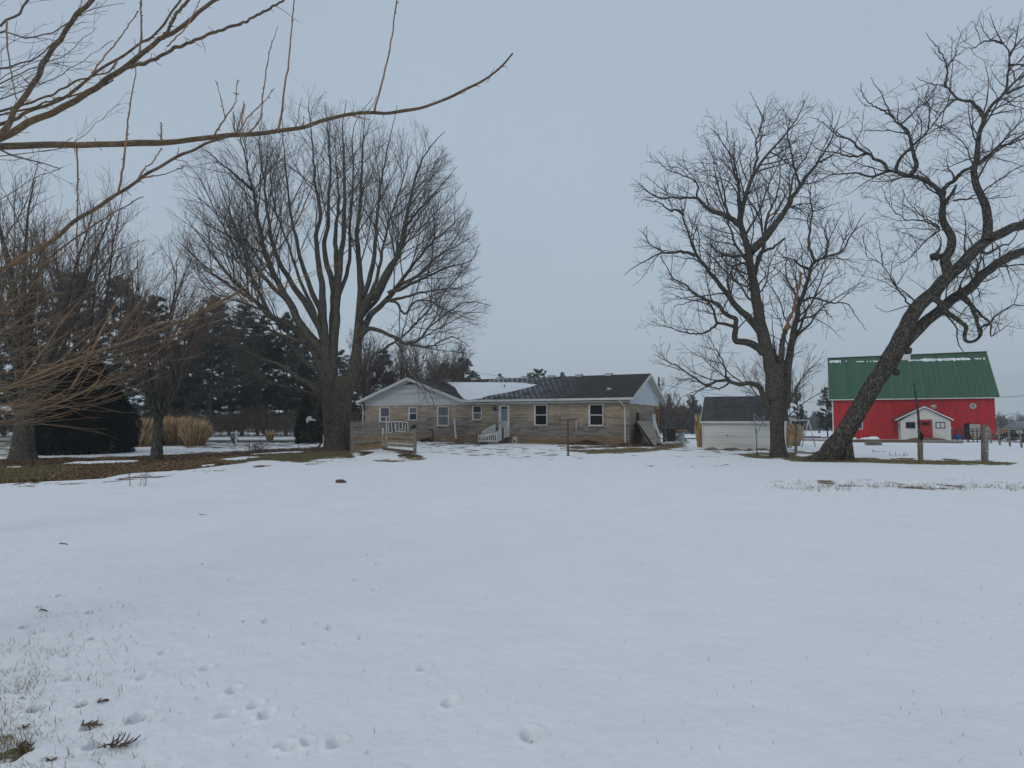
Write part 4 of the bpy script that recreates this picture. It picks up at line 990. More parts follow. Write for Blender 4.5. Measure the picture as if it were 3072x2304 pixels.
# ------------------------------------------------------------------ evergreens
def strips(C, D, ln, wd, rg, tint):
    """tapered blades: C start, D direction; returns V,F,tint"""
    m = len(C); s_ = unit(np.cross(D, unit(rg.normal(size=(m, 3))))) * wd[:, None] * .5
    V = np.stack([C - s_, C + s_, C + D * ln[:, None]], 1).reshape(-1, 3)
    return V, np.arange(3 * m).reshape(m, 3), np.repeat(tint, 3)
def pine_mesh(H, Rm, seed, h0=.22, nb=70, cl=22, tuft=9, size=.26, droop=-.05, taper=1.0, wd=.035):
    rg = np.random.default_rng(seed); tb = Tubes()
    tb.add(catmull([(0, 0, -.3), (.05, .03, H * .5), (0, 0, H)], 14), np.linspace(H * .016, .02, 14), 8)
    z = H * (h0 + (1 - h0) * np.sort(rg.uniform(0, 1, nb)) ** .9); z = np.round(z / .55) * .55 + rg.normal(0, .05, nb)
    q = np.clip((z / H - h0) / (1 - h0), 0, 1)
    L = Rm * (1 - q ** 2.3 * .78) ** taper * (.55 + .45 * np.minimum(1, q * 5)) * rg.uniform(.5, 1.1, nb)
    a = rg.uniform(0, 6.283, nb); D = unit(np.stack([np.cos(a), np.sin(a), .12 + .5 * q + droop * 0], -1))
    P, R = extend(np.stack([0 * z, 0 * z, z], -1), D, L, .012 + .012 * L, 8, .06, .015 + droop, rg, .008)
    tb.add(P, R, 4)
    P1, R1, L1 = sprout(P, R, L, 2.2, .2, .8, .4, .3, 4, .08, .01, None, rg, .005, .006)
    tb.add(P1, R1, 3)
    Vt, Ft, Bt = tb.mesh()
    # foliage tufts on the twigs
    C = []
    for A_ in (P1, P):
        m_, n_ = A_.shape[:2]; k = max(1, int(cl * nb / m_)) if A_ is P1 else cl // 3
        for _ in range(k):
            t = rg.uniform(.35, 1, m_) * (n_ - 1.001); i = t.astype(int); f = (t - i)[:, None]; r_ = np.arange(m_)
            C.append(A_[r_, i] * (1 - f) + A_[r_, i + 1] * f)
    C = np.concatenate(C); C += rg.normal(0, .05, C.shape) * [1, 1, .5]
    tint0 = np.clip(rg.normal(.42, .2, len(C)) , 0, 1)
    Cc = np.repeat(C, tuft, 0); Dd = unit(rg.normal(size=Cc.shape) * [1, 1, .6] + [0, 0, .45])
    V, F_, T = strips(Cc, Dd, rg.uniform(.6, 1.1, len(Cc)) * size, np.full(len(Cc), wd), rg, np.clip(np.repeat(tint0, tuft) + rg.normal(0, .12, len(Cc)), 0, 1))
    return (Vt, Ft, Bt), (V, F_, T)
PV = [pine_mesh(12, 3.3, 101, nb=105, cl=30, size=.34, wd=.05), pine_mesh(11, 3.0, 102, h0=.10, nb=110, cl=30, size=.34, wd=.05), pine_mesh(9, 3.2, 103, h0=.05, nb=90, cl=28, size=.34, wd=.055)]
protos = []
def pine(i, px, D, top, label, wscale=1.0, group='pines behind the yard', name='pine_tree', rz=0):
    b = gb(px, D); b[2] = float(gh(b[0], b[1]))
    H = [12, 11, 9][i]; s_ = (zat(top, D) - b[2]) / H
    src = next((p for p in protos if p[0] == i), None)
    if src is None:
        rt = root(name, (0, 0, 0), label, 'pine tree', group)
        (Vt, Ft, Bt), (V, F_, T) = PV[i]
        mk('trunk', Vt, Ft, M['bark_young'], rt, smooth=True, attrs={'bark': ('FLOAT_VECTOR', Bt)})
        mk('foliage', V, F_, M['pine'], rt, attrs={'tint': ('FLOAT', T)})
        protos.append((i, rt))
    else:
        rt = copy_tree(src[1]); rt['label'] = label; rt.name = name
    rt.location = [float(v) for v in b]; rt.scale = (s_ * wscale, s_ * wscale, s_); rt.rotation_euler = (0, 0, rz)
    return rt
PN = [(0, 632, 60, 935, 'tall pine with bare lower trunk above the tan grass clumps'), (1, 728, 62, 955, 'pine standing behind the white real estate sign post'),
      (0, 860, 66, 985, 'thin pine seen through the lowest left limbs of the huge maple'), (1, 560, 70, 1000, 'pine right of the slim young bare tree'),
      (2, 800, 72, 1040, 'short full pine between the sign post and the huge maple'), (0, 930, 75, 1060, 'pine just left of the huge maple trunk'),
      (1, 455, 60, 930, 'dark pine behind the slim young bare tree'), (0, 350, 58, 880, 'pine rising behind the big dark evergreen bush, on its right'),
      (1, 215, 60, 860, 'pine rising behind the big dark evergreen bush, on its left'), (0, 90, 62, 905, 'pine behind the thick-trunked tree at the left edge'),
      (2, -20, 60, 950, 'pine cut by the left edge of the picture'), (2, 1010, 80, 1060, 'pine hidden behind the huge maple trunk'),
      (1, 1150, 78, 1060, 'pine behind the left slope of the house gable'), (2, 1390, 74, 1085, 'dark bushy pine top over the snowy roof'),
      (2, 1330, 80, 1100, 'dark pine top between reddish trees over the house'), (1, 1500, 90, 1128, 'tiny pine tip above the snow patch on the roof'),
      (2, 1617, 88, 1115, 'round pine top above the middle of the house ridge'), (2, 1588, 95, 1128, 'small pine tip left of the round pine top'), (1, 1686, 92, 1124, 'pointed pine tip right of the round pine top'),
      (2, 2392, 62, 1165, 'dark cedar-like pine behind the flag'), (1, 2480, 80, 1168, 'open pine at the left end of the red barn'), (2, 2075, 110, 1190, 'hazy pine left of the white shed')]
PN += [(2, 690, 68, 1040, 'short pine filling the gap between the two tallest roadside pines'), (0, 775, 64, 990, 'slim pine between the sign post and the low dark bush'), (1, 895, 70, 1040, 'pine just left of the low dark evergreen bush'), (2, 515, 66, 1060, 'short pine behind the first tan grass clumps'), (0, 590, 74, 980, 'far pine between the young bare tree and the tallest pine'), (2, 1080, 70, 1120, 'short pine right of the huge maple trunk'), (2, 960, 66, 1130, 'short pine directly behind the maple base')]
for k, (i, px, D, top, lb) in enumerate(PN):
    ws = {2392: .55, 2480: .95, 1617: .9, 2075: .9, 1500: .5, 1588: .6, 1686: .6}.get(px, 1.0)
    pine(i, px, D, top - (28 if px < 1000 else 0), lb, ws, rz=k * 1.7)
def dense_bush(name, label, base, prof, seed, n=9000, size=.2, tuft=6, mat='pine_dark', lobes=.25, wd=.03, cat='evergreen bush'):
    """prof: list of (height, radius)"""
    rg = np.random.default_rng(seed); base = np.array(base, float); rt = root(name, base, label, cat)
    pz = np.array([p[0] for p in prof]); pr = np.array([p[1] for p in prof])
    z = rg.uniform(0, pz[-1], n * 2); r = np.interp(z, pz, pr); k = rg.uniform(0, pr.max(), n * 2) < r; z, r = z[k][:n], r[k][:n]
    a = rg.uniform(0, 6.283, len(z)); lob = 1 + lobes * 2 * (fbm(np.cos(a) * 2.2 + 9, np.sin(a) * 2.2 + 9, z * 1.1, o=3, s=seed) - .5)
    q = rg.uniform(.55, 1, len(z)) ** .5
    C = np.stack([np.cos(a) * r * q * lob, np.sin(a) * r * q * lob, z], -1) + base
    out = unit(np.stack([np.cos(a), np.sin(a), 0 * a + .25], -1))
    Cc = np.repeat(C, tuft, 0); Dd = unit(np.repeat(out, tuft, 0) + rg.normal(size=Cc.shape) * .8)
    ti = np.repeat(np.clip(rg.normal(.4, .25, len(C)), 0, 1), tuft)
    V, F_, T = strips(Cc, Dd, rg.uniform(.6, 1.2, len(Cc)) * size, np.full(len(Cc), wd), rg, ti)
    mk('foliage', V, F_, M[mat], rt, attrs={'tint': ('FLOAT', T)})
    mb = MB(); mb.lathe(base, [(max(.02, float(np.interp(zz, pz, pr)) * .55), zz) for zz in np.linspace(.15, pz[-1] * .93, 12)], n=14)  # solid inner core added to block light through the foliage, no real branches
    mb.build('shade_core', M['bark_young'], rt)
    return rt
b = gb(245, 30.5)
dense_bush('evergreen_bush', 'big dark evergreen bush with skirt to the ground between the two left trees', b,
           [(0, 2.15), (.5, 2.4), (1.3, 2.35), (2.2, 2.05), (3.0, 1.75), (3.8, 1.3), (4.5, .8), (5.0, .2)], 201, n=14000, size=.2)
b = gb(937, 44)
dense_bush('evergreen_bush', 'low dark evergreen bush left of the huge maple trunk', b, [(0, 1.1), (.7, 1.15), (1.6, 1.0), (2.6, .8), (3.6, .4), (4.0, .1)], 202, n=4500, size=.2)

# ------------------------------------------------------------------ far woods and roadside brush
def wood(name, px0, px1, D0_, D1_, top0, top1, n, size, mat, seed, thin=.2):
    rg = np.random.default_rng(seed); px = rg.uniform(px0, px1, n); D = rg.uniform(D0_, D1_, n)
    x = (px - 1536) / F_PX * D; zb = gh(x, D)
    tp = top0 + (top1 - top0) * (px - px0) / (px1 - px0)
    hump = fbm(px * .018, px * 0, o=4, s=seed) - .5
    zt = zat(tp, D0_) - zb; h = zt * (1 + .55 * hump) * (.75 + .5 * vn(px * .12, px * 0, s=seed + 5))
    z = zb + h * rg.uniform(0, 1, n) ** .8
    C = np.stack([x, D, z], -1); Dd = unit(rg.normal(size=C.shape) * [1, .6, 1] + [0, 0, .9])
    V, F_, T = strips(C, Dd, rg.uniform(.5, 1.3, n) * size, np.full(n, size * thin), rg, np.clip(rg.normal(.45, .25, n), 0, 1))
    o = mk(name, V, F_, mat, attrs={'tint': ('FLOAT', T)}); tag(o, kind='stuff'); return o
M['wood_far'] = tinted('wood_far', [(.045, .045, .045), (.085, .078, .078), (.12, .11, .10)])
M['brush'] = tinted('brush', [(.035, .030, .024), (.075, .058, .045), (.15, .10, .065)])
wood('far_wood', 1960, 2560, 260, 300, 1246, 1252, 26000, 1.5, M['wood_far'], 301, .3)
wood('far_wood', 2960, 3500, 230, 270, 1262, 1262, 12000, 1.4, M['wood_far'], 302, .3)
wood('far_wood', 1960, 2130, 120, 135, 1215, 1222, 9000, .8, M['wood_far'], 303, .3)
wood('far_wood', -900, 1120, 110, 140, 1248, 1248, 32000, 1.0, M['wood_far'], 304, .22)
wood('roadside_brush', 480, 1080, 56, 64, 1236, 1228, 30000, .34, M['brush'], 305, .08)
wood('roadside_brush', -400, 480, 56, 62, 1240, 1225, 26000, .34, M['brush'], 306, .08)

# ------------------------------------------------------------------ ornamental grasses
def grass_clump(px, D, wpx, toppy, label, seed, n=1500, group='tan ornamental grass clumps', arch=.5):
    rg = np.random.default_rng(seed); b = gb(px, D); H = zat(toppy, D) - b[2]; Rw = wpx * .5 * D / F_PX
    a = rg.uniform(0, 6.283, n); r = np.sqrt(rg.uniform(0, 1, n)) * Rw * .62; st = np.stack([b[0] + np.cos(a) * r, b[1] + np.sin(a) * r, 0 * a + b[2] - .02], -1)
    k = 6; t = np.linspace(0, 1, k)[None]; L = H * (rg.uniform(.5, 1.0, n) + .25 * (rg.random(n) > .85)); lean = rg.uniform(.05, 1, n) * min(Rw, 1.2) * .62
    X = st[:, None, 0] + np.cos(a)[:, None] * lean[:, None] * t ** 1.8; Y = st[:, None, 1] + np.sin(a)[:, None] * lean[:, None] * t ** 1.8
    Z = st[:, None, 2] + L[:, None] * (t - .22 * arch * t ** 3)
    P = np.stack([X, Y, Z], -1); wid = (.006 + .012 * rg.random(n))[:, None] * np.array([.6, .8, 1, 1, 1.6, .3])[None] * (1 + 1.2 * (rg.random(n) > .75))[:, None]
    side = unit(np.stack([rg.normal(size=n), rg.normal(size=n), 0 * a], -1))[:, None, :] * wid[..., None]
    V = np.stack([P - side, P + side], 2).reshape(-1, 3)
    base = (np.arange(n) * k * 2)[:, None] + (np.arange(k - 1) * 2)[None]
    F_ = np.stack([base, base + 1, base + 3, base + 2], -1).reshape(-1, 4)
    tn = np.clip(np.repeat(rg.normal(.45, .3, n), k * 2) + np.tile(np.repeat([-.25, -.1, 0, .1, .25, .2], 2), n), 0, 1)
    o = mk('ornamental_grass', V, F_, M['straw'], attrs={'tint': ('FLOAT', tn)}); tag(o, label, 'ornamental grass', group); return o
grass_clump(418, 38.0, 125, 1258, 'tan grass clump just right of the big dark evergreen bush', 401, 2600)
grass_clump(478, 41, 125, 1262, 'tan grass clump hidden behind the slim young trunk', 402, 1800)
grass_clump(540, 40, 125, 1252, 'tan grass clump just right of the slim young trunk', 403, 2400)
grass_clump(588, 39, 90, 1264, 'rightmost tan grass clump beside the pine trunks', 404, 1600)
grass_clump(448, 39.5, 110, 1256, 'tan grass clump between the first clump and the slim young trunk', 408, 1700)
grass_clump(510, 40.8, 110, 1258, 'tan grass clump filling the band right behind the slim young trunk', 409, 1800)
grass_clump(568, 41, 100, 1257, 'tan grass clump behind the two rightmost ones of the band', 410, 1700)
grass_clump(2099, 37.5, 30, 1257, 'narrow orange-tan grass clump against the left end of the shed', 405, 1200, arch=.1)
grass_clump(2376, 40, 60, 1262, 'feathery tan grass clump behind the flag', 406, 1600, arch=1.2)
grass_clump(812, 47, 26, 1292, 'small reddish-tan tuft beside the road', 407, 300, arch=.2)

# ------------------------------------------------------------------ grass blades and leaves on the ground
def blades(name, xy, h, rg, mat, tint, wd=.004, lean=.5, dz=0.0):
    n = len(xy); x, y = xy[:, 0], xy[:, 1]; z = gz(x, y) + dz; a = rg.uniform(0, 6.283, n); k = 3
    t = np.array([0, .5, 1.0])[None]; ln = (rg.uniform(.1, 1, n) * lean)[:, None] * h[:, None]
    P = np.stack([x[:, None] + np.cos(a)[:, None] * ln * t ** 1.5, y[:, None] + np.sin(a)[:, None] * ln * t ** 1.5, z[:, None] - .01 + h[:, None] * t], -1)
    w_ = wd * np.array([.8, 1, .25])[None] * rg.uniform(.6, 1.3, n)[:, None]
    s_ = np.stack([-np.sin(a), np.cos(a), 0 * a], -1)[:, None, :] * w_[..., None]
    V = np.stack([P - s_, P + s_], 2).reshape(-1, 3)
    base = (np.arange(n) * k * 2)[:, None] + (np.arange(k - 1) * 2)[None]
    F_ = np.stack([base, base + 1, base + 3, base + 2], -1).reshape(-1, 4)
    o = mk(name, V, F_, mat, attrs={'tint': ('FLOAT', np.repeat(tint, k * 2))}); tag(o, kind='stuff'); return o
def px2xy(px, py):
    y = CAM_H * F_PX / (py - 1260.0); return np.stack([(px - 1536) / F_PX * y, y], -1)
rg = np.random.default_rng(501)
cs = px2xy(rg.uniform(-60, 430, 90), rg.uniform(1800, 2330, 90)); cs = np.concatenate([cs, px2xy(rg.uniform(-60, 210, 120), rg.uniform(1900, 2340, 120)), px2xy(rg.uniform(-60, 140, 60), rg.uniform(2100, 2340, 60))])
xy = np.concatenate([c + rg.normal(0, .035 + .03 * rg.random(), (int(rg.integers(2, 13)), 2)) for c in cs] + [px2xy(rg.uniform(-80, 640, 170), rg.uniform(1720, 2320, 170))])
blades('grass_blades', xy, rg.uniform(.012, .065, len(xy)), rg, M['grass'], np.clip(rg.normal(.5, .32, len(xy)), 0, 1), .0016, 1.5, .0)
mc = px2xy(np.array([60, 110, 30, 150, 80, 300, 270, 210, 40, 20, 180, 130, 60, 230]), np.array([2010, 2000, 2060, 1990, 2110, 2095, 2060, 2240, 2180, 2240, 2270, 2290, 2290, 2200])); xy = np.concatenate([c + rg.normal(0, .04, (110, 2)) * [1.5, .8] for c in mc]); blades('matted_grass', xy, rg.uniform(.008, .03, len(xy)), rg, M['grass'], np.clip(rg.normal(.45, .3, len(xy)), 0, 1), .0016, 3.2, -.002)
cl_ = np.concatenate([px2xy(rg.uniform(2310, 3100, 60), rg.normal(1456, 7, 60)), px2xy(rg.uniform(2500, 3100, 30), rg.normal(1462, 6, 30)),
                      ])
xy = np.concatenate([c + rg.normal(0, .10, (int(rg.integers(3, 26)), 2)) * [1.6, 1] for c in cl_])
blades('grass_tufts', xy, rg.uniform(.03, .10, len(xy)), rg, M['grass'], np.clip(rg.normal(.55, .25, len(xy)), 0, 1), .005, 1.3)
xy = px2xy(rg.uniform(0, 3072, 800), 1450 + 800 * rg.random(800) ** 1.3); c5 = np.concatenate([px2xy(rg.uniform(2200, 2900, 26), rg.uniform(1500, 1680, 26)), px2xy(rg.uniform(1000, 1500, 14), rg.uniform(1580, 1640, 14)), px2xy(rg.uniform(0, 300, 12), rg.uniform(1460, 1560, 12))]); xy = np.concatenate([xy] + [c + rg.normal(0, .06, (int(rg.integers(1, 6)), 2)) for c in c5])
blades('stray_stems', xy, rg.uniform(.01, .05, len(xy)), rg, M['grass'], np.clip(rg.normal(.3, .2, len(xy)), 0, 1), .0014, .9)
# turf standing in the bare strips
B_ = bare; sel = np.argwhere((B_ > .62) & (tone > .5) & (Yg < 45) & (Xp > -300) & (Xp < 3300))
ii = sel[rg.integers(0, len(sel), 26000)]; xy = np.stack([Xg[ii[:, 0], ii[:, 1]], Yg[ii[:, 0], ii[:, 1]]], -1) + rg.normal(0, .05, (len(ii), 2))
blades('turf', xy, rg.uniform(.02, .075, len(xy)), rg, M['grass'], np.clip(rg.normal(.38, .25, len(xy)), 0, 1), .008, .9, -.035)
# fallen leaves
def leaves(name, xy, rg, size, tint, dz=0):
    n = len(xy); z = gz(xy[:, 0], xy[:, 1]) - .03 + rg.uniform(0, .03, n) + dz
    nrm = unit(rg.normal(size=(n, 3)) * [.6, .6, .3] + [0, 0, 1]); u = unit(np.cross(nrm, rg.normal(size=(n, 3)))); v = np.cross(nrm, u)
    c = np.stack([xy[:, 0], xy[:, 1], z], -1); s_ = (size * rg.uniform(.6, 1.3, n))[:, None]
    V = np.stack([c - u * s_, c - v * s_ * .55 + nrm * s_ * .25, c + u * s_, c + v * s_ * .55 + nrm * s_ * .25], 1).reshape(-1, 3)
    o = mk(name, V, np.arange(4 * n).reshape(n, 4)[:, [0, 1, 2, 3]], M['leaf'], attrs={'tint': ('FLOAT', np.repeat(tint, 4))}); tag(o, kind='stuff')
sel = np.argwhere((B_ > .55) & (tone < .6) & (Yg < 40) & (Xp > -400) & (Xp < 1300))
ii = sel[rg.integers(0, len(sel), 26000)]; xy = np.stack([Xg[ii[:, 0], ii[:, 1]], Yg[ii[:, 0], ii[:, 1]]], -1) + rg.normal(0, .06, (len(ii), 2))
tn = np.clip(rg.normal(.30, .22, len(ii)) + .9 * np.clip(tone[ii[:, 0], ii[:, 1]] - .15, 0, .4) * (1 + 0 * ii[:, 0]), 0, 1)
leaves('fallen_leaves', xy, rg, .045, tn)
# leaf piles along the house
def pile(pc, rx, ry, h, n, rg, sz=.05, t=.3):
    a = rg.normal(size=(n, 2)) * [rx, ry] * .45; z = h * np.exp(-((a[:, 0] / rx) ** 2 + (a[:, 1] / ry) ** 2) * 1.5) * rg.uniform(.3, 1, n)
    return np.stack([pc[0] + a[:, 0], pc[1] + a[:, 1]], -1), z, np.clip(rg.normal(t, .2, n), 0, 1)
# dead weeds poking out of the snow near the leaf strip
rgw = np.random.default_rng(601)
for px, py, h, lb in ((385, 1458, .55, 'thin dry weed stalk sticking out of the snow, left one'), (425, 1458, .6, 'bushy dry weed with seed heads sticking out of the snow')):
    b = ground(px, py); rt_ = []; tb = Tubes()
    ns = 3 if px < 400 else 7
    P, R = extend(np.repeat([[b[0], b[1], b[2]]], ns, 0) + rgw.normal(0, .05, (ns, 3)) * [1, 1, 0], unit(rgw.normal(size=(ns, 3)) * .25 + [0, 0, 1]), np.full(ns, h) * rgw.uniform(.7, 1, ns), np.full(ns, .004), 6, .1, 0, rgw, .002)
    P1, R1, L1 = sprout(P, R, np.full(ns, h), 12, .3, .6, .3, .08, 4, .1, .05, None, rgw, .0022, .002)
    P2, R2, L2 = sprout(P1, R1, L1, 14, .5, .9, .1, .02, 3, .1, 0, None, rgw, .005, .001)
    tb.add(P, R, 4); tb.add(P1, R1, 4); tb.add(P2, R2, 4)
    o = tb.build('dry_weed', M['wood_brown']); tag(o, lb, 'weed')
# twiggy shrub by the sign
for px, py, hh, sp_, n_, lb in ((775, 1352, .55, 1.8, 60, 'low spreading twiggy shrub on the right of the real estate sign'), (1100, 1345, 1.6, .35, 14, 'bare saplings beside the picket fence and the huge maple')):
    b = ground(px, py); rt = root('twiggy_shrub', b, lb, 'shrub'); tb = Tubes()
    st = np.repeat([b], n_, 0) + rgw.normal(0, .2, (n_, 3)) * [1, 1, 0]
    d = unit(np.stack([rgw.normal(0, sp_ * .7, n_), rgw.normal(0, sp_ * .5, n_), np.ones(n_) * .9], -1))
    P, R = extend(st, d, rgw.uniform(.6, 1.2, n_) * hh, np.full(n_, .008), 7, .08, .03, rgw, .004)
    P1, R1, L1 = sprout(P, R, np.full(n_, hh), 4, .3, .5, .3, .2, 4, .1, .05, None, rgw, .004, .004)
    tb.add(P, R, 3); tb.add(P1, R1, 3); tb.build('stems', M['twig_red'], rt)
# clod, leaves and stick lying near the camera
def lump(px, py, rx, ry, rz, mat, name, lb, cat, seed=1):
    b = ground(px, py); mb = MB(); mb.blob(b + [0, 0, rz * .3 + .01], rx, ry, rz, seed=seed, amp=.35, n=18, m=12); o = mb.build(name, mat); tag(o, lb, cat)
lump(1023, 1448, .14, .12, .06, M['wood_brown'], 'dirt_clod', 'brown clump of dirt lying alone on the open snow', 'dirt clod', 5)
rgs = np.random.default_rng(611)
def stick_heap(px, py, n_, l, name, lb, r=.006, up=.15):
    b = ground(px, py); b[2] = float(gz(b[0], b[1])); tb = Tubes()
    st = np.repeat([b + [0, 0, .02]], n_, 0) + rgs.normal(0, l * .18, (n_, 3)) * [1.5, .6, .1]
    d = unit(rgs.normal(size=(n_, 3)) * [1, .7, .25] + [.6, .35, up])
    P, R = extend(st, d, rgs.uniform(.4, 1, n_) * l, np.full(n_, r), 6, .18, 0, rgs, r * .5); tb.add(P, R, 7)
    o = tb.build(name, M['wood_brown']); tag(o, lb, 'dead plant' if n_ > 3 else 'stick')
stick_heap(345, 2247, 12, .105, 'dead_plant', 'withered brown plant lying on the snow at lower left', .005, .1)
stick_heap(262, 2182, 7, .055, 'dead_plant', 'small dark root clump in a melt hole at lower left', .006, 0)
stick_heap(60, 2250, 8, .055, 'dead_plant', 'dark root tuft at the bottom left corner', .006, 0)
stick_heap(128, 1835, 5, .06, 'dead_plant', 'small dark tuft in a melt hole near the left edge', .005, 0)
stick_heap(300, 2110, 5, .05, 'dead_plant', 'tiny brown tuft above the withered plant at lower left', .005, 0)
stick_heap(178, 1634, 1, .25, 'twig', 'dark twig lying on the snow near the left edge', .008, 0)
stick_heap(605, 1546, 1, .2, 'twig', 'short dark twig lying on the middle of the snow field', .008, 0)
def leaf1(px, py, s_, lb, seed):
    rl = np.random.default_rng(seed); b = ground(px, py); b[2] = float(gz(b[0], b[1])) + .012
    k = 14; V = [b]; 
    for i in range(k):
        t = i / k * 6.283; r = s_ * (.65 + .35 * math.cos(2 * t) ** 2 + .15 * rl.random()); V.append(b + [math.cos(t) * r, math.sin(t) * r * .7, .35 * s_ * math.sin(2 * t + 1) + .2 * s_ * rl.random()])
    o = mk('dead_leaf', np.array(V), [[0, i + 1, (i + 1) % k + 1] for i in range(k)], M['wood_brown']); tag(o, lb, 'leaf')
leaf1(76, 2182, .024, 'dark curled dead leaf on the snow, upper one at lower left', 1)
leaf1(153, 2283, .028, 'brown dead leaf at the bottom of the picture at lower left', 2)
# ------------------------------------------------------------------ materials laid along a wall's own direction
def board_mat(name, ca, cb, ang, pitch, axis='x', groove=.07, rough=.6, streak=True, bs=.5, spec=.25, dark=.45, patch=None, sc=1.2):
    m, t, b = nmat(name); co = N(t, 'ShaderNodeNewGeometry'); mp = N(t, 'ShaderNodeVectorRotate'); mp.rotation_type = 'Z_AXIS'
    mp.inputs['Angle'].default_value = -ang; t.links.new(co.outputs['Position'], mp.inputs['Vector'])
    s = N(t, 'ShaderNodeSeparateXYZ'); t.links.new(mp.outputs['Vector'], s.inputs[0])
    q = {'x': 'X', 'y': 'Y', 'z': 'Z'}[axis]
    d = N(t, 'ShaderNodeMath', operation='DIVIDE'); d.inputs[1].default_value = pitch; t.links.new(s.outputs[q], d.inputs[0])
    f = N(t, 'ShaderNodeMath', operation='FRACT'); t.links.new(d.outputs[0], f.inputs[0])
    fl = N(t, 'ShaderNodeMath', operation='FLOOR'); t.links.new(d.outputs[0], fl.inputs[0])
    wn = N(t, 'ShaderNodeTexWhiteNoise'); wn.noise_dimensions = '1D'; t.links.new(fl.outputs[0], wn.inputs['W'])
    g = N(t, 'ShaderNodeMapRange'); g.inputs['From Max'].default_value = groove; t.links.new(f.outputs[0], g.inputs['Value'])
    m2 = N(t, 'ShaderNodeMapping'); m2.inputs['Scale'].default_value = (3, 3, .35) if axis != 'z' else (.4, .4, 3)
    t.links.new(mp.outputs['Vector'], m2.inputs['Vector'])
    nz = N(t, 'ShaderNodeTexNoise', Scale=sc, Detail=7, Roughness=.65); t.links.new(m2.outputs['Vector'], nz.inputs['Vector'])
    ad = N(t, 'ShaderNodeMath', operation='MULTIPLY_ADD'); ad.inputs[1].default_value = .22; t.links.new(wn.outputs['Value'], ad.inputs[0]); t.links.new(nz.outputs['Fac'], ad.inputs[2])
    col = ramp(t, ad.outputs[0], [(.38, cb), (.8, ca)])
    gm = N(t, 'ShaderNodeMapRange'); gm.inputs['To Min'].default_value = dark; t.links.new(g.outputs['Result'], gm.inputs['Value'])
    mu = N(t, 'ShaderNodeMix'); mu.data_type = 'RGBA'; mu.blend_type = 'MULTIPLY'; mu.inputs['Factor'].default_value = 1
    t.links.new(col, mu.inputs['A']); t.links.new(gm.outputs['Result'], mu.inputs['B']); out = mu.outputs['Result']
    if patch:
        n5 = N(t, 'ShaderNodeTexNoise', Scale=2.2, Detail=9, Roughness=.75); t.links.new(m2.outputs['Vector'], n5.inputs['Vector'])
        pr = N(t, 'ShaderNodeMapRange'); pr.inputs['From Min'].default_value = .64; pr.inputs['From Max'].default_value = .70; pr.inputs['To Max'].default_value = .8
        t.links.new(n5.outputs['Fac'], pr.inputs['Value'])
        mm = N(t, 'ShaderNodeMix'); mm.data_type = 'RGBA'; mm.inputs['B'].default_value = (*patch, 1); t.links.new(pr.outputs['Result'], mm.inputs['Factor']); t.links.new(out, mm.inputs['A']); out = mm.outputs['Result']
    t.links.new(out, b.inputs['Base Color']); b.inputs['Roughness'].default_value = rough; b.inputs['Specular IOR Level'].default_value = spec
    ha = N(t, 'ShaderNodeMath', operation='MULTIPLY_ADD'); ha.inputs[1].default_value = .3; t.links.new(nz.outputs['Fac'], ha.inputs[0]); t.links.new(g.outputs['Result'], ha.inputs[2])
    bump(t, b, ha.outputs[0], bs, .015)
    return m
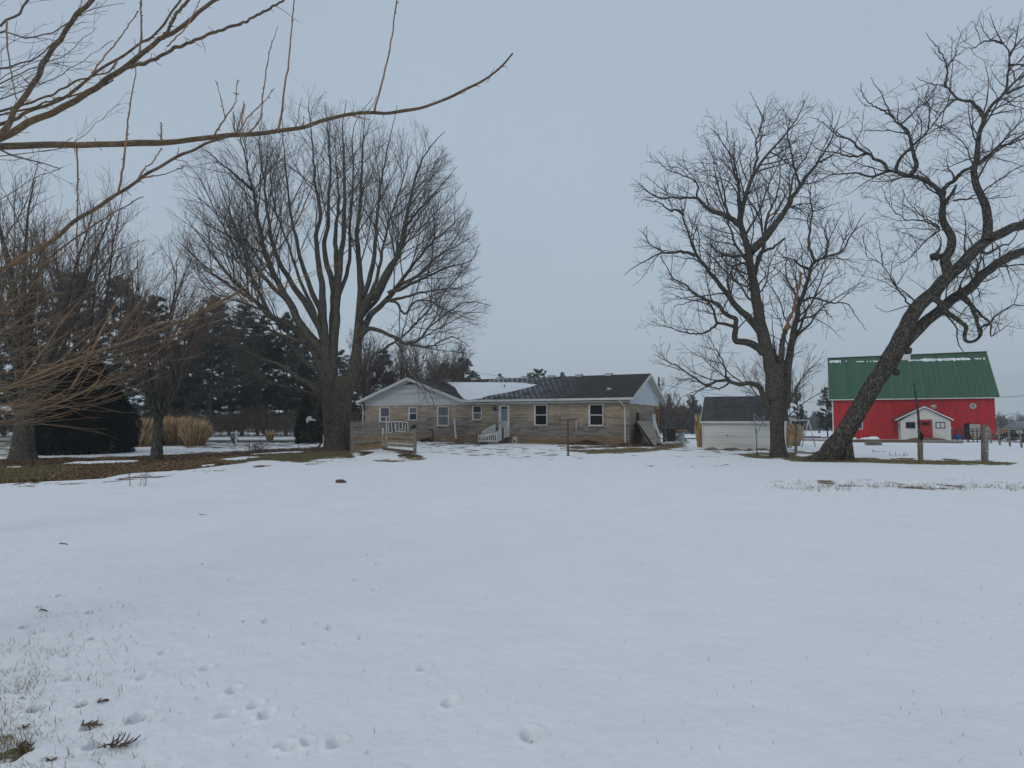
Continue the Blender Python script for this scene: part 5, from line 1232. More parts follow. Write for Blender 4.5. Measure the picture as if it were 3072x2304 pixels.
def stone_mat(name, ang, axis):
    """coursed ledge stone, weathered grey in the middle and stained ochre at the foot"""
    m, t, b = nmat(name); co = N(t, 'ShaderNodeNewGeometry'); mp = N(t, 'ShaderNodeVectorRotate'); mp.rotation_type = 'Z_AXIS'
    mp.inputs['Angle'].default_value = -ang; t.links.new(co.outputs['Position'], mp.inputs['Vector'])
    s = N(t, 'ShaderNodeSeparateXYZ'); t.links.new(mp.outputs['Vector'], s.inputs[0])
    cb = N(t, 'ShaderNodeCombineXYZ'); t.links.new(s.outputs['X' if axis == 'x' else 'Y'], cb.inputs['X']); t.links.new(s.outputs['Z'], cb.inputs['Y'])
    nw = N(t, 'ShaderNodeTexNoise', Scale=1.5, Detail=2); t.links.new(cb.outputs[0], nw.inputs['Vector'])
    mv = N(t, 'ShaderNodeMix'); mv.data_type = 'VECTOR'; mv.inputs['Factor'].default_value = .012; t.links.new(cb.outputs[0], mv.inputs['A']); t.links.new(nw.outputs['Color'], mv.inputs['B'])
    br = N(t, 'ShaderNodeTexBrick'); br.offset = .37; br.offset_frequency = 1; br.squash = 1.6; br.squash_frequency = 3
    br.inputs['Scale'].default_value = 1; br.inputs['Brick Width'].default_value = .52; br.inputs['Row Height'].default_value = .115; br.inputs['Mortar Size'].default_value = .008
    br.inputs['Color1'].default_value = (0, 0, 0, 1); br.inputs['Color2'].default_value = (1, 1, 1, 1); br.inputs['Mortar'].default_value = (.3, .3, .3, 1); br.inputs['Bias'].default_value = 0
    t.links.new(mv.outputs['Result'], br.inputs['Vector'])
    nz = N(t, 'ShaderNodeTexNoise', Scale=.55, Detail=6, Roughness=.6); t.links.new(cb.outputs[0], nz.inputs['Vector'])
    nf = N(t, 'ShaderNodeTexNoise', Scale=9, Detail=5, Roughness=.7); t.links.new(cb.outputs[0], nf.inputs['Vector'])
    sepc = N(t, 'ShaderNodeSeparateColor'); t.links.new(br.outputs['Color'], sepc.inputs[0])
    a1 = N(t, 'ShaderNodeMath', operation='MULTIPLY_ADD'); a1.inputs[1].default_value = .42; t.links.new(sepc.outputs[0], a1.inputs[0])
    a0 = N(t, 'ShaderNodeMath', operation='MULTIPLY'); a0.inputs[1].default_value = .5; t.links.new(nf.outputs['Fac'], a0.inputs[0]); t.links.new(a0.outputs[0], a1.inputs[2])
    base = ramp(t, a1.outputs[0], [(.12, (.25, .185, .125)), (.4, (.375, .298, .215)), (.75, (.50, .41, .31))])
    grey = ramp(t, a1.outputs[0], [(.12, (.11, .096, .086)), (.45, (.23, .20, .175)), (.8, (.38, .335, .285))])
    # weathering mask: strongest at mid height
    zr = N(t, 'ShaderNodeMapRange'); zr.inputs['From Min'].default_value = 2.5; zr.inputs['From Max'].default_value = 1.2; t.links.new(s.outputs['Z'], zr.inputs['Value'])
    wm = N(t, 'ShaderNodeMath', operation='MULTIPLY_ADD'); wm.inputs[1].default_value = .45; t.links.new(zr.outputs['Result'], wm.inputs[0]); t.links.new(nz.outputs['Fac'], wm.inputs[2])
    w2 = N(t, 'ShaderNodeMapRange'); w2.inputs['From Min'].default_value = .62 if axis == 'x' else .4; w2.inputs['From Max'].default_value = .92 if axis == 'x' else .8; t.links.new(wm.outputs[0], w2.inputs['Value'])
    m1 = N(t, 'ShaderNodeMix'); m1.data_type = 'RGBA'; t.links.new(w2.outputs['Result'], m1.inputs['Factor']); t.links.new(base, m1.inputs['A']); t.links.new(grey, m1.inputs['B'])
    zo = N(t, 'ShaderNodeMapRange'); zo.inputs['From Min'].default_value = .75; zo.inputs['From Max'].default_value = .25; zo.inputs['To Max'].default_value = .75; t.links.new(s.outputs['Z'], zo.inputs['Value'])
    zn = N(t, 'ShaderNodeMath', operation='MULTIPLY'); t.links.new(zo.outputs['Result'], zn.inputs[0]); t.links.new(nz.outputs['Fac'], zn.inputs[1])
    zk = N(t, 'ShaderNodeMath', operation='MULTIPLY'); zk.inputs[1].default_value = 1.5; t.links.new(zn.outputs[0], zk.inputs[0])
    m3 = N(t, 'ShaderNodeMix'); m3.data_type = 'RGBA'; m3.inputs['B'].default_value = (.24, .13, .045, 1); t.links.new(zk.outputs[0], m3.inputs['Factor']); t.links.new(m1.outputs['Result'], m3.inputs['A'])
    md = N(t, 'ShaderNodeMapRange'); md.inputs['From Max'].default_value = 1; md.inputs['To Min'].default_value = 1; md.inputs['To Max'].default_value = .55; t.links.new(br.outputs['Fac'], md.inputs['Value'])
    m4 = N(t, 'ShaderNodeMix'); m4.data_type = 'RGBA'; m4.blend_type = 'MULTIPLY'; m4.inputs['Factor'].default_value = 1; t.links.new(m3.outputs['Result'], m4.inputs['A']); t.links.new(md.outputs['Result'], m4.inputs['B'])
    t.links.new(m4.outputs['Result'], b.inputs['Base Color']); b.inputs['Roughness'].default_value = .9; b.inputs['Specular IOR Level'].default_value = .15
    bump(t, b, a1.outputs[0], .6, .02)
    return m
def shingle_mat(name, ang, c1, c2, fleck=None, w=.32, h=.14, slope=.4, mort=.012):
    m, t, b = nmat(name); co = N(t, 'ShaderNodeNewGeometry'); mp = N(t, 'ShaderNodeVectorRotate'); mp.rotation_type = 'Z_AXIS'
    mp.inputs['Angle'].default_value = -ang; t.links.new(co.outputs['Position'], mp.inputs['Vector'])
    s = N(t, 'ShaderNodeSeparateXYZ'); t.links.new(mp.outputs['Vector'], s.inputs[0])
    zz = N(t, 'ShaderNodeMath', operation='MULTIPLY'); zz.inputs[1].default_value = 1 / math.sin(math.atan(slope)); t.links.new(s.outputs['Z'], zz.inputs[0])
    cb = N(t, 'ShaderNodeCombineXYZ'); t.links.new(s.outputs['X'], cb.inputs['X']); t.links.new(zz.outputs[0], cb.inputs['Y'])
    br = N(t, 'ShaderNodeTexBrick'); br.inputs['Scale'].default_value = 1; br.inputs['Brick Width'].default_value = w; br.inputs['Row Height'].default_value = h; br.inputs['Mortar Size'].default_value = mort
    br.inputs['Color1'].default_value = (0, 0, 0, 1); br.inputs['Color2'].default_value = (1, 1, 1, 1); br.inputs['Mortar'].default_value = (-.4, -.4, -.4, 1)
    t.links.new(cb.outputs[0], br.inputs['Vector'])
    nz = N(t, 'ShaderNodeTexNoise', Scale=1.6, Detail=8, Roughness=.7); t.links.new(cb.outputs[0], nz.inputs['Vector'])
    sepc = N(t, 'ShaderNodeSeparateColor'); t.links.new(br.outputs['Color'], sepc.inputs[0])
    a1 = N(t, 'ShaderNodeMath', operation='MULTIPLY_ADD'); a1.inputs[1].default_value = .35; t.links.new(sepc.outputs[0], a1.inputs[0]); t.links.new(nz.outputs['Fac'], a1.inputs[2])
    col = ramp(t, a1.outputs[0], [(.35, c2), (.85, c1)])
    if fleck:
        # old snow caught between the shingles: (x from, x to, z top, z bottom)
        x0, x1, f0, f1 = fleck
        b2 = N(t, 'ShaderNodeTexBrick'); b2.inputs['Scale'].default_value = 1; b2.inputs['Brick Width'].default_value = .22; b2.inputs['Row Height'].default_value = .22; b2.offset = 0; b2.inputs['Mortar Size'].default_value = .035; b2.inputs['Mortar Smooth'].default_value = .2
        rt_ = N(t, 'ShaderNodeMapping'); rt_.inputs['Rotation'].default_value = (0, 0, rad(45)); rt_.inputs['Scale'].default_value = (1, .55, 1); t.links.new(cb.outputs[0], rt_.inputs['Vector']); wv_ = N(t, 'ShaderNodeTexNoise', Scale=.7, Detail=3); t.links.new(cb.outputs[0], wv_.inputs['Vector']); wm_ = N(t, 'ShaderNodeMix'); wm_.data_type = 'VECTOR'; wm_.inputs['Factor'].default_value = .25; t.links.new(rt_.outputs['Vector'], wm_.inputs['A']); t.links.new(wv_.outputs['Color'], wm_.inputs['B']); t.links.new(wm_.outputs['Result'], b2.inputs['Vector'])
        k1 = N(t, 'ShaderNodeMapRange'); k1.inputs['From Min'].default_value = x1; k1.inputs['From Max'].default_value = x0; t.links.new(s.outputs['X'], k1.inputs['Value'])
        k0 = N(t, 'ShaderNodeMath', operation='GREATER_THAN'); k0.inputs[1].default_value = x0 - 1.6; t.links.new(s.outputs['X'], k0.inputs[0]); kk = N(t, 'ShaderNodeMath', operation='MULTIPLY'); t.links.new(k0.outputs[0], kk.inputs[0]); t.links.new(k1.outputs['Result'], kk.inputs[1])
        ms = N(t, 'ShaderNodeMath', operation='MULTIPLY'); t.links.new(kk.outputs[0], ms.inputs[0]); t.links.new(b2.outputs['Fac'], ms.inputs[1])
        nn = N(t, 'ShaderNodeTexNoise', Scale=1.1, Detail=5); t.links.new(cb.outputs[0], nn.inputs['Vector'])
        n6 = N(t, 'ShaderNodeMapRange'); n6.inputs['From Min'].default_value = .30; n6.inputs['From Max'].default_value = .55; t.links.new(nn.outputs['Fac'], n6.inputs['Value'])
        m5 = N(t, 'ShaderNodeMath', operation='MULTIPLY'); t.links.new(ms.outputs[0], m5.inputs[0]); t.links.new(n6.outputs['Result'], m5.inputs[1])
        mm = N(t, 'ShaderNodeMix'); mm.data_type = 'RGBA'; mm.inputs['B'].default_value = (.34, .36, .39, 1); t.links.new(m5.outputs[0], mm.inputs['Factor']); t.links.new(col, mm.inputs['A']); col = mm.outputs['Result']
    t.links.new(col, b.inputs['Base Color']); b.inputs['Roughness'].default_value = .9; b.inputs['Specular IOR Level'].default_value = .2
    bump(t, b, a1.outputs[0], .5, .015)
    return m

# ------------------------------------------------------------------ the tan stone ranch house
H = Fr((-11.92, 49.2), (19.56, -9.7)); HL, HW, ZW, ZE, ZR = 21.83, 8.4, 2.95, 3.0, 4.82
hs = root('stone_house', H.P(HL / 2, HW / 2, 0), 'long low tan stone ranch house with dark shingle roof partly covered in snow', 'house')
M['wall_front'] = stone_mat('ledge_stone_front', H.ang, 'x'); M['wall_side'] = stone_mat('ledge_stone_side', H.ang, 'y')
hx = lambda u: (H.P(u, 0, 0) @ np.array([math.cos(H.ang), math.sin(H.ang), 0]))
M['shingle'] = shingle_mat('dark_shingles', H.ang, (.058, .052, .052), (.022, .020, .021), fleck=(hx(H.hit(1470, 1180, 1)[0]), hx(H.hit(1740, 1180, 1)[0]), 0, 0))
M['siding_w'] = board_mat('white_lap_siding', (.60, .61, .62), (.46, .47, .48), H.ang, .2, 'z', .08, rough=.5, dark=.6, bs=.4)
M['siding_side'] = board_mat('pale_blue_lap_siding', (.66, .72, .78), (.50, .56, .62), H.ang, .26, 'z', .07, rough=.5, dark=.6, bs=.4)
u1, _ = H.hit(1388, 1201, -.45); u0, _ = H.hit(1070, 1210, -.45); um = (u0 + u1) / 2
mb = MB(); mb.fbox(H, 0, HL - .004, 0, .3, -.5, ZW - .02); mb.build('front_wall', M['wall_front'], hs)
mb = MB(); mb.fbox(H, HL - .3, HL + .003, .302, HW, -.5, 2.80); mb.fbox(H, 0, .3, .302, HW, -.5, 2.8); mb.fbox(H, .3, HL - .3, HW - .3, HW, -.5, 2.8); mb.build('side_wall', M['wall_side'], hs)
kr = (ZR - ZE) / (HW / 2 + .45)
zroof = lambda v: ZE + (v + .45) * kr
kw = (ZR - ZE) / (um - u0)
mb = MB(); T = .14
mb.slab([H.P(u1, -.45, ZE), H.P(HL + .42, -.45, ZE), H.P(HL + .42, HW / 2, ZR), H.P(um, HW / 2, ZR)], (0, 0, T))
mb.slab([H.P(um, HW / 2, ZR - .002), H.P(HL + .42, HW / 2, ZR - .002), H.P(HL + .42, HW + .45, ZE), H.P(um, HW + .45, ZE)], (0, 0, T))
mb.slab([H.P(u0, -.5, ZE), H.P(um, -.5, ZR), H.P(um, HW + .45, ZR), H.P(u0, HW + .45, ZE)], (0, 0, T + .004))
mb.slab([H.P(um, -.5, ZR), H.P(u1, -.5, ZE), H.P(u1, -.44, ZE), H.P(um + .05, HW / 2, ZR)], (0, 0, T + .004))
rf = mb.build('roof', M['shingle'], hs)
# white trim
mb = MB()
def rake(a, b_, wv=.0, hh=.2, th=.05): mb.slab([a, b_, b_ - [0, 0, hh], a - [0, 0, hh]], H.v * -th)
rake(H.P(u0 - .02, -.502, ZE + .12), H.P(um, -.502, ZR + .12)); rake(H.P(um, -.502, ZR + .12), H.P(u1 + .02, -.502, ZE + .12))
mb.fbox(H, u1 + .03, HL + .42, -.62, -.46, ZE - .05, ZE + .10)          # gutter
mb.fbox(H, u1, HL + .0, -.43, -.003, ZE - .16, ZE - .10)                # soffit
mb.fbox(H, -.0, HL + .02, -.03, -.002, ZE - .21, ZE - .14)              # frieze
mb.slab([H.P(HL + .425, -.6, ZE + .12), H.P(HL + .425, HW / 2, ZR + .12), H.P(HL + .425, HW / 2, ZR - .08), H.P(HL + .425, -.6, ZE - .08)], H.u * .04)
mb.slab([H.P(HL + .425, HW + .55, ZE + .12), H.P(HL + .425, HW / 2, ZR + .12), H.P(HL + .425, HW / 2, ZR - .08), H.P(HL + .425, HW + .55, ZE - .08)], H.u * .04)
mb.fbox(H, HL + .006, HL + .05, -.02, HW + .02, 2.72, 2.80)
mb.slab([H.P(u0 + .02, -.5, ZE - .03), H.P(um, -.5, ZR - .03), H.P(um, -.03, ZR - .03), H.P(u0 + .02, -.03, ZE - .03)], (0, 0, -.02))
mb.slab([H.P(um, -.5, ZR - .03), H.P(u1 - .02, -.5, ZE - .03), H.P(u1 - .02, -.03, ZE - .03), H.P(um, -.03, ZR - .03)], (0, 0, -.02))
mb.slab([H.P(HL + .4, -.4, ZE - .02), H.P(HL + .4, HW / 2, ZR - .02), H.P(HL + .02, HW / 2, ZR - .02), H.P(HL + .02, -.4, ZE - .02)], (0, 0, -.02))
mb.slab([H.P(HL + .4, HW + .4, ZE - .02), H.P(HL + .4, HW / 2, ZR - .02), H.P(HL + .02, HW / 2, ZR - .02), H.P(HL + .02, HW + .4, ZE - .02)], (0, 0, -.02))
mb.fbox(H, u0, u0 + .35, -.5, -.03, ZE - .14, ZE - .05)
mb.build('trim', M['white_old'], hs)
mb = MB(); mb.slab([H.P(0, 0, 2.80), H.P(u1 - .1, 0, 2.80), H.P(u1 - .1, 0, ZE), H.P(um, 0, ZR - .03), H.P(0, 0, ZE + .35 * kw)], H.v * -.025); mb.build('gable_siding', M['siding_w'], hs)
mb = MB(); mb.slab([H.P(HL + .004, .02, 2.80), H.P(HL + .004, HW - .02, 2.80), H.P(HL + .004, HW - .02, zroof(0)), H.P(HL + .004, HW / 2, ZR - .04), H.P(HL + .004, .02, zroof(0))], H.u * .02); mb.build('gable_siding', M['siding_side'], hs)
# dark triangular louvre in the left gable
a = H.hit(1214, 1154, -.03); b2 = H.hit(1270, 1153, -.03); c2 = H.hit(1243, 1141, -.03)
mb = MB(); mb.slab([H.P(a[0], -.028, a[1]), H.P(b2[0], -.028, b2[1]), H.P(c2[0], -.028, c2[1])], H.v * -.02); mb.build('gable_louvre', M['rust'], hs)
def rhit(px, py, off=0.0):
    n = np.cross(H.u, H.v * 1 + np.array([0, 0, kr])); p0 = H.P(0, -.45, ZE + T + off); c = np.array([0, 0, CAM_H]); r = ray(px, py)
    return c + r * (np.dot(p0 - c, n) / np.dot(r, n))
# snow still lying on the roof
sn = [(1334, 1146.5), (1400, 1148), (1500, 1147.5), (1580, 1150), (1612, 1154.5), (1598, 1159), (1561, 1168), (1542, 1173), (1524, 1177), (1505, 1180), (1488, 1184), (1470, 1186), (1455, 1190), (1444, 1195), (1425, 1197.5), (1406, 1200), (1396, 1199), (1384, 1189), (1374, 1178), (1370, 1169), (1362, 1160), (1350, 1153)]
pts = []
for i in range(len(sn)):
    a, b_ = sn[i], sn[(i + 1) % len(sn)]
    for k in range(4):
        x = a[0] + (b_[0] - a[0]) * k / 4; y = a[1] + (b_[1] - a[1]) * k / 4
        pts.append(rhit(x + random.uniform(-1.5, 1.5), y + random.uniform(-.5, .5), .004))
cen = sum(pts) / len(pts); mbs = MB(); n_ = len(pts)
ins = [cen + (p - cen) * .93 + np.array([0, 0, .07]) for p in pts]
mbs.add(pts + ins + [cen + [0, 0, .09]], [[i, (i + 1) % n_, n_ + (i + 1) % n_, n_ + i] for i in range(n_)] + [[n_ + i, n_ + (i + 1) % n_, 2 * n_] for i in range(n_)], True)
mbs.build('roof_snow', M['snow_roof'], rf)
for X, py in ((1298, 1140), (1343, 1143), (1424, 1148), (1501, 1147), (1576, 1146), (1655, 1144), (1738, 1142), (1827, 1139)):
    u, z = H.hit(X, py, HW / 2); u = max(u, um + .3)
    mb = MB(); mb.fbox(H, u - .24, u + .24, HW / 2 - .2, HW / 2 + .2, ZR + T - .07, ZR + T + .07); mb.fbox(H, u - .3, u + .3, HW / 2 - .24, HW / 2 + .1, ZR + T + .072, ZR + T + .11)
    mb.build('roof_vent', M['white_old'], rf)
p = rhit(1827, 1168); mb = MB(); mb.lathe(p - [0, 0, .06], [(.19, 0), (.19, .08), (.15, .15), (.06, .18)], n=16); mb.build('roof_vent', M['steel'], rf)
p = rhit(1513, 1164); mb = MB(); mb.cyl(p - [0, 0, .1], p + [0, 0, .24], .045); mb.cyl(p - [0, 0, .02], p + [0, 0, .03], .13, .06); mb.build('vent_pipe', M['black'], rf)
# downspouts
def downspout(u, zt, zb, jog):
    mb = MB(); w_ = .085
    mb.bar(H.P(u - jog, -.52, zt), H.P(u - jog, -.50, zt - .14), w_, w_); mb.bar(H.P(u - jog, -.50, zt - .12), H.P(u, -.10, zt - .42), w_, w_); mb.bar(H.P(u, -.09, zt - .38), H.P(u, -.09, zb + .1), w_, w_)
    mb.bar(H.P(u, -.09, zb + .14), H.P(u + .14, -.4, zb + .02), w_, w_)
    if zb < 1: mb.fbox(H, u - .1, u + .1, -.05, -.002, 1.4, 1.44)
    mb.build('downspout', M['white_old'], hs)
ud, _ = H.hit(1875, 1280, -.09); downspout(ud, ZE - .05, -.02, .2)
downspout(-.12, ZE - .08, .6, -.25)
def curtain_mat(name, c, c2): return board_mat(name, c, c2, H.ang, .09, 'x', .4, rough=.8, dark=.7, bs=.1)
M['cur_lilac'] = curtain_mat('lilac_curtain', (.14, .12, .17), (.10, .085, .125)); M['cur_white'] = curtain_mat('pale_curtain', (.20, .20, .22), (.12, .12, .135)); M['cur_maroon'] = curtain_mat('maroon_curtain', (.07, .045, .06), (.045, .03, .04)); M['cur_teal'] = curtain_mat('teal_curtain', (.04, .06, .065), (.02, .03, .033))
def window(x0, y0, x1, y1, up, lo, mid=.5, v0=0, off=.09, parent=None, F=H, frm='white', sill=True, lbl=None):
    a = F.hit(x0, y1, v0); b_ = F.hit(x1, y0, v0); ua, ub = a[0], b_[0]; zb = (a[1] + F.hit(x1, y1, v0)[1]) / 2; zt = (b_[1] + F.hit(x0, y0, v0)[1]) / 2
    f = .06; mb = MB(); V0, V1 = v0 - .05, v0 - .003
    mb.fbox(F, ua, ua + off, V0, V1, zb, zt); mb.fbox(F, ub - f, ub, V0, V1, zb, zt); mb.fbox(F, ua + off, ub - f, V0, V1, zt - f, zt); mb.fbox(F, ua + off, ub - f, V0, V1, zb, zb + f)
    zm = zb + (zt - zb) * mid; mb.fbox(F, ua + off, ub - f, V0 - .012, V1, zm - .03, zm + .03)
    w_ = mb.build('window', M[frm], parent or hs)
    if lbl: w_['label'] = lbl
    m1 = MB(); m1.fbox(F, ua + off, ub - f, v0 - .022, v0 - .004, zm + .03, zt - f); m1.build('pane', M[up], w_)
    m1 = MB(); m1.fbox(F, ua + off, ub - f, v0 - .020, v0 - .004, zb + f, zm - .03); m1.build('pane', M[lo], w_)
    if sill:
        m1 = MB(); m1.fbox(F, ua - .03, ub + .03, v0 - .12, v0 - .002, zb - .075, zb - .003); m1.build('sill', M['stone'], w_)
    return w_
window(1138, 1222, 1170, 1266, 'cur_lilac', 'cur_lilac', .36, off=.16, lbl='window with a lilac curtain')
window(1226, 1221, 1252.5, 1261, 'cur_white', 'cur_teal', .52, off=.12, lbl='window with pale upper and teal lower curtain')
window(1312, 1219, 1347, 1277, 'cur_white', 'cur_white', .5, off=.1, lbl='tall window with pale curtains')
window(1417, 1217, 1446, 1259.5, 'cur_maroon', 'cur_white', .5, off=.12)
window(1602.5, 1214, 1642, 1276, 'glass', 'glass', .5, off=.13, lbl='dark empty window left of the clothesline post')
window(1766, 1213, 1810, 1277, 'glass', 'glass', .5, off=.13, lbl='dark empty window near the downspout')
# door with grille
a = H.hit(1497, 1290, 0); b_ = H.hit(1529, 1216, 0); ua, ub, zb, zt = a[0], b_[0], .50, b_[1]
mb = MB(); mb.fbox(H, ua, ua + .14, -.06, -.003, zb, zt); mb.fbox(H, ub - .1, ub, -.06, -.003, zb, zt); mb.fbox(H, ua + .14, ub - .1, -.06, -.003, zt - .1, zt); mb.fbox(H, ua, ub, -.1, -.003, zb - .06, zb - .002)
d_ = mb.build('door', M['white'], hs); d_['label'] = 'white storm door with vertical bars'
da, db, zm = ua + .15, ub - .11, zb + (zt - zb) * .48
mb = MB(); mb.fbox(H, da, db, -.02, -.004, zm, zt - .11); mb.build('pane', M['glass'], d_)
M['mint'] = simple('mint_panel', (.30, .40, .38), (.22, .30, .29), scale=3, b_=0)
mb = MB(); mb.fbox(H, da, db, -.022, -.004, zb, zm - .04); mb.build('panel', M['mint'], d_)
mb = MB(); mb.fbox(H, da, db, -.05, -.024, zm - .04, zm); mb.fbox(H, da, da + .06, -.05, -.024, zb, zt - .11); mb.fbox(H, db - .06, db, -.05, -.024, zb, zt - .11)
for i in range(1, 6):
    x = da + .06 + (db - da - .12) * i / 6; top = zt - .26 - .09 * abs(i - 3) ** 1.5 * .4; mb.fbox(H, x - .012, x + .012, -.046, -.026, zb, top)
for i in range(10):
    t0, t1 = math.pi * i / 10, math.pi * (i + 1) / 10; cx, r = (da + db) / 2, (db - da - .12) / 2
    mb.bar(H.P(cx - r * math.cos(t0), -.036, zt - .40 + .14 * math.sin(t0)), H.P(cx - r * math.cos(t1), -.036, zt - .40 + .14 * math.sin(t1)), .02, .024)
mb.build('grille', M['white'], d_)
mb = MB(); mb.fbox(H, ua + .1, ua + .13, -.11, -.062, 1.35, 1.55); mb.build('handle', M['black'], d_)
# porch light with cable, spigot pipe, vents
u, z = H.hit(1483, 1226, -.1); mb = MB(); mb.blob(H.P(u, -.14, z), .10, .1, .13, 3, .3); mb.bar(H.P(u - .12, -.1, z - .1), H.P(u + .18, -.1, z - .02), .03, .03); mb.blob(H.P(u + .17, -.12, z - .09), .05, .05, .05, 4); mb.build('porch_light', M['black'], hs)
mb = MB(); mb.cyl(H.P(u, -.05, z - .1), H.P(u - .03, -.05, .9), .015, n=6); mb.build('cable', M['white_old'], hs)
u, z = H.hit(1546, 1317, 0); mb = MB(); mb.fbox(H, u - .14, u + .14, -.12, -.002, .02, .46); v_ = mb.build('wall_vent', M['white'], hs)
mb = MB(); mb.cyl(H.P(u, -.121, .16), H.P(u, -.135, .16), .09, n=16); mb.fbox(H, u - .08, u + .08, -.135, -.122, .28, .31); mb.fbox(H, u - .08, u + .08, -.135, -.122, .36, .38); mb.build('fan', M['dark'], v_)
u, z = H.hit(1330, 1317, 0); mb = MB(); mb.fbox(H, u - .2, u + .2, -.03, -.002, .05, .25)
for k in range(5): mb.fbox(H, u - .19, u + .19, -.05, -.031, .06 + k * .036, .08 + k * .036)
mb.build('foundation_vent', M['stone'], hs)
# end wall openings
def side_panel(px0, px1, z0, z1, name, mat, th=.04, lbl=None):
    va, _ = H.hit_side(px0, 1260, HL); vb, _ = H.hit_side(px1, 1260, HL); mb = MB(); mb.fbox(H, HL + .004, HL + th, va, vb, z0, z1); o = mb.build(name, M[mat], hs)
    if lbl: o['label'] = lbl
    return va, vb
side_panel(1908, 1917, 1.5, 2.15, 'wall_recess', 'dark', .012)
va, vb = side_panel(1954, 1962, .2, 2.1, 'door', 'white_old', .12, 'pale side door standing ajar')
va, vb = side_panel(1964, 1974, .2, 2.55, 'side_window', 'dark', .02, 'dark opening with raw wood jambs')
M['raw_jamb'] = simple('raw_jamb', (.42, .24, .09), (.3, .16, .06), scale=5)
mb = MB(); mb.fbox(H, HL + .021, HL + .12, vb - .35, vb - .22, .2, 2.55); mb.fbox(H, HL + .021, HL + .12, va, va + .12, .2, 2.5); mb.fbox(H, HL + .021, HL + .14, va, vb, 2.5, 2.62); mb.build('jamb', M['raw_jamb'], hs)

# ------------------------------------------------------------------ things round the house
def thing(mb, name, mat, label, cat, group=None): return tag(mb.build(name, M[mat]), label, cat, group)
def pickets(mb, a, b_, ha, hb, n, w_=.05, th=.02, rails=((.12, .08), (.72, .09)), tip=.06, hs_=None):
    """fence panel from base a to base b"""
    a, b_ = np.array(a, float), np.array(b_, float); d = unit(b_ - a); dh = unit(d * [1, 1, 0]); nn = np.array([dh[1], -dh[0], 0])
    for i in range(n):
        t = i / (n - 1); p = a + (b_ - a) * t; h = ha + (hb - ha) * t
        mb.slab([p - dh * w_ / 2, p + dh * w_ / 2, p + dh * w_ / 2 + [0, 0, h - tip], p + [0, 0, h], p - dh * w_ / 2 + [0, 0, h - tip]], nn * th)
    for fr_, rh in rails: 
        p, q = a + [0, 0, ha * fr_], b_ + [0, 0, hb * fr_]; mb.slab([p, q, q + [0, 0, rh], p + [0, 0, rh]], -nn * .035)
# ramp with white picket rails
def dirtpatch(): pass
rp = root('entry_ramp', ground(1487, 1330), 'wooden entry ramp with white picket rails leading up to the house door', 'ramp')
mb = MB(); P_ = lambda x, y, D: at(x, y, D)
pickets(mb, P_(1436, 1327, 42.7), P_(1489, 1329, 42.5), .56, .82, 10, .055)
mb.build('picket_rail', M['white'], rp)
mb = MB(); pickets(mb, P_(1491, 1327, 42.55), P_(1508, 1318, 42.9), .80, .82, 8, .05, rails=((.1, .07), (.82, .08))); mb.build('picket_rail', M['white'], rp)
mb = MB(); pickets(mb, P_(1511, 1316, 42.95), P_(1533, 1306, 43.5), .80, .84, 8, .05, rails=((.1, .07), (.82, .08))); mb.build('picket_rail', M['white'], rp)
mb = MB(); pickets(mb, P_(1446, 1318, 44.3), P_(1486, 1300, 43.6), .62, .70, 16, .05, rails=((.1, .07), (.78, .09))); mb.build('picket_rail', M['white'], rp)
for x, t0, b0, D in ((1508, 1283, 1322, 42.85), (1537, 1282, 1326, 43.4)):
    mb = MB(); z0, z1 = at(x, b0, D)[2] - .2, at(x, t0, D)[2]; p = at(x, b0, D); mb.box([p[0], p[1], z0], .11, .11, z1 - z0, H.ang); mb.build('post', M['wood_brown'], rp)
mb = MB(); a_, b_, c_, d2 = P_(1440, 1328, 42.9), P_(1533, 1312, 43.4), P_(1530, 1308, 44.4), P_(1448, 1322, 44.3); mb.slab([a_, b_, c_, d2], (0, 0, -.06)); mb.build('deck', M['wood_brown'], rp)
mb = MB(); mb.slab([P_(1493, 1328, 42.6), P_(1534, 1309, 43.4), P_(1534, 1313, 43.4), P_(1500, 1331, 42.6)], (0, .04, 0)); mb.build('skirt', M['wood_brown'], rp)
# leaning white pole, black spigot, scrap at the wall
mb = MB(); p, q = at(1368, 1316, 44.3), at(1363, 1256, 44.9); mb.cyl(p, q, .055, n=10); thing(mb, 'leaning_pole', 'white', 'white pipe leaning against the house wall right of the tall curtained window', 'pipe')
mb = MB(); p, q = at(1300, 1322, 45.8), at(1297, 1285, 45.8); mb.cyl(p, q, .035, n=8); mb.bar(at(1297, 1291, 45.8), at(1291, 1291, 45.8), .05, .05); mb.bar(at(1290.5, 1287, 45.8), at(1290.5, 1292, 45.8), .06, .06); thing(mb, 'water_spigot', 'black', 'black yard spigot pipe in front of the tan wall', 'spigot')
g = ground(1280, 1326); rt = root('scrap_heap', g, 'small heap of dark scrap with a pale board, by the black spigot', 'scrap')
mb = MB(); 
for k in range(7): mb.blob(g + [random.uniform(-.35, .35), random.uniform(-.2, .2), random.uniform(.05, .2)], .14, .13, .11, k, .5, 9, 6)
mb.build('lumps', M['black'], rt); mb = MB(); mb.bar(g + [-.25, -.1, .22], g + [.25, -.1, .42], .12, .03); mb.build('board', M['wood_sheet'], rt)
for sx in (-.3, .3):
    mb = MB(); mb.cyl(g + [sx, -.22, .12], g + [sx, -.16, .12], .12, n=14); mb.build('wheel', M['black'], rt)
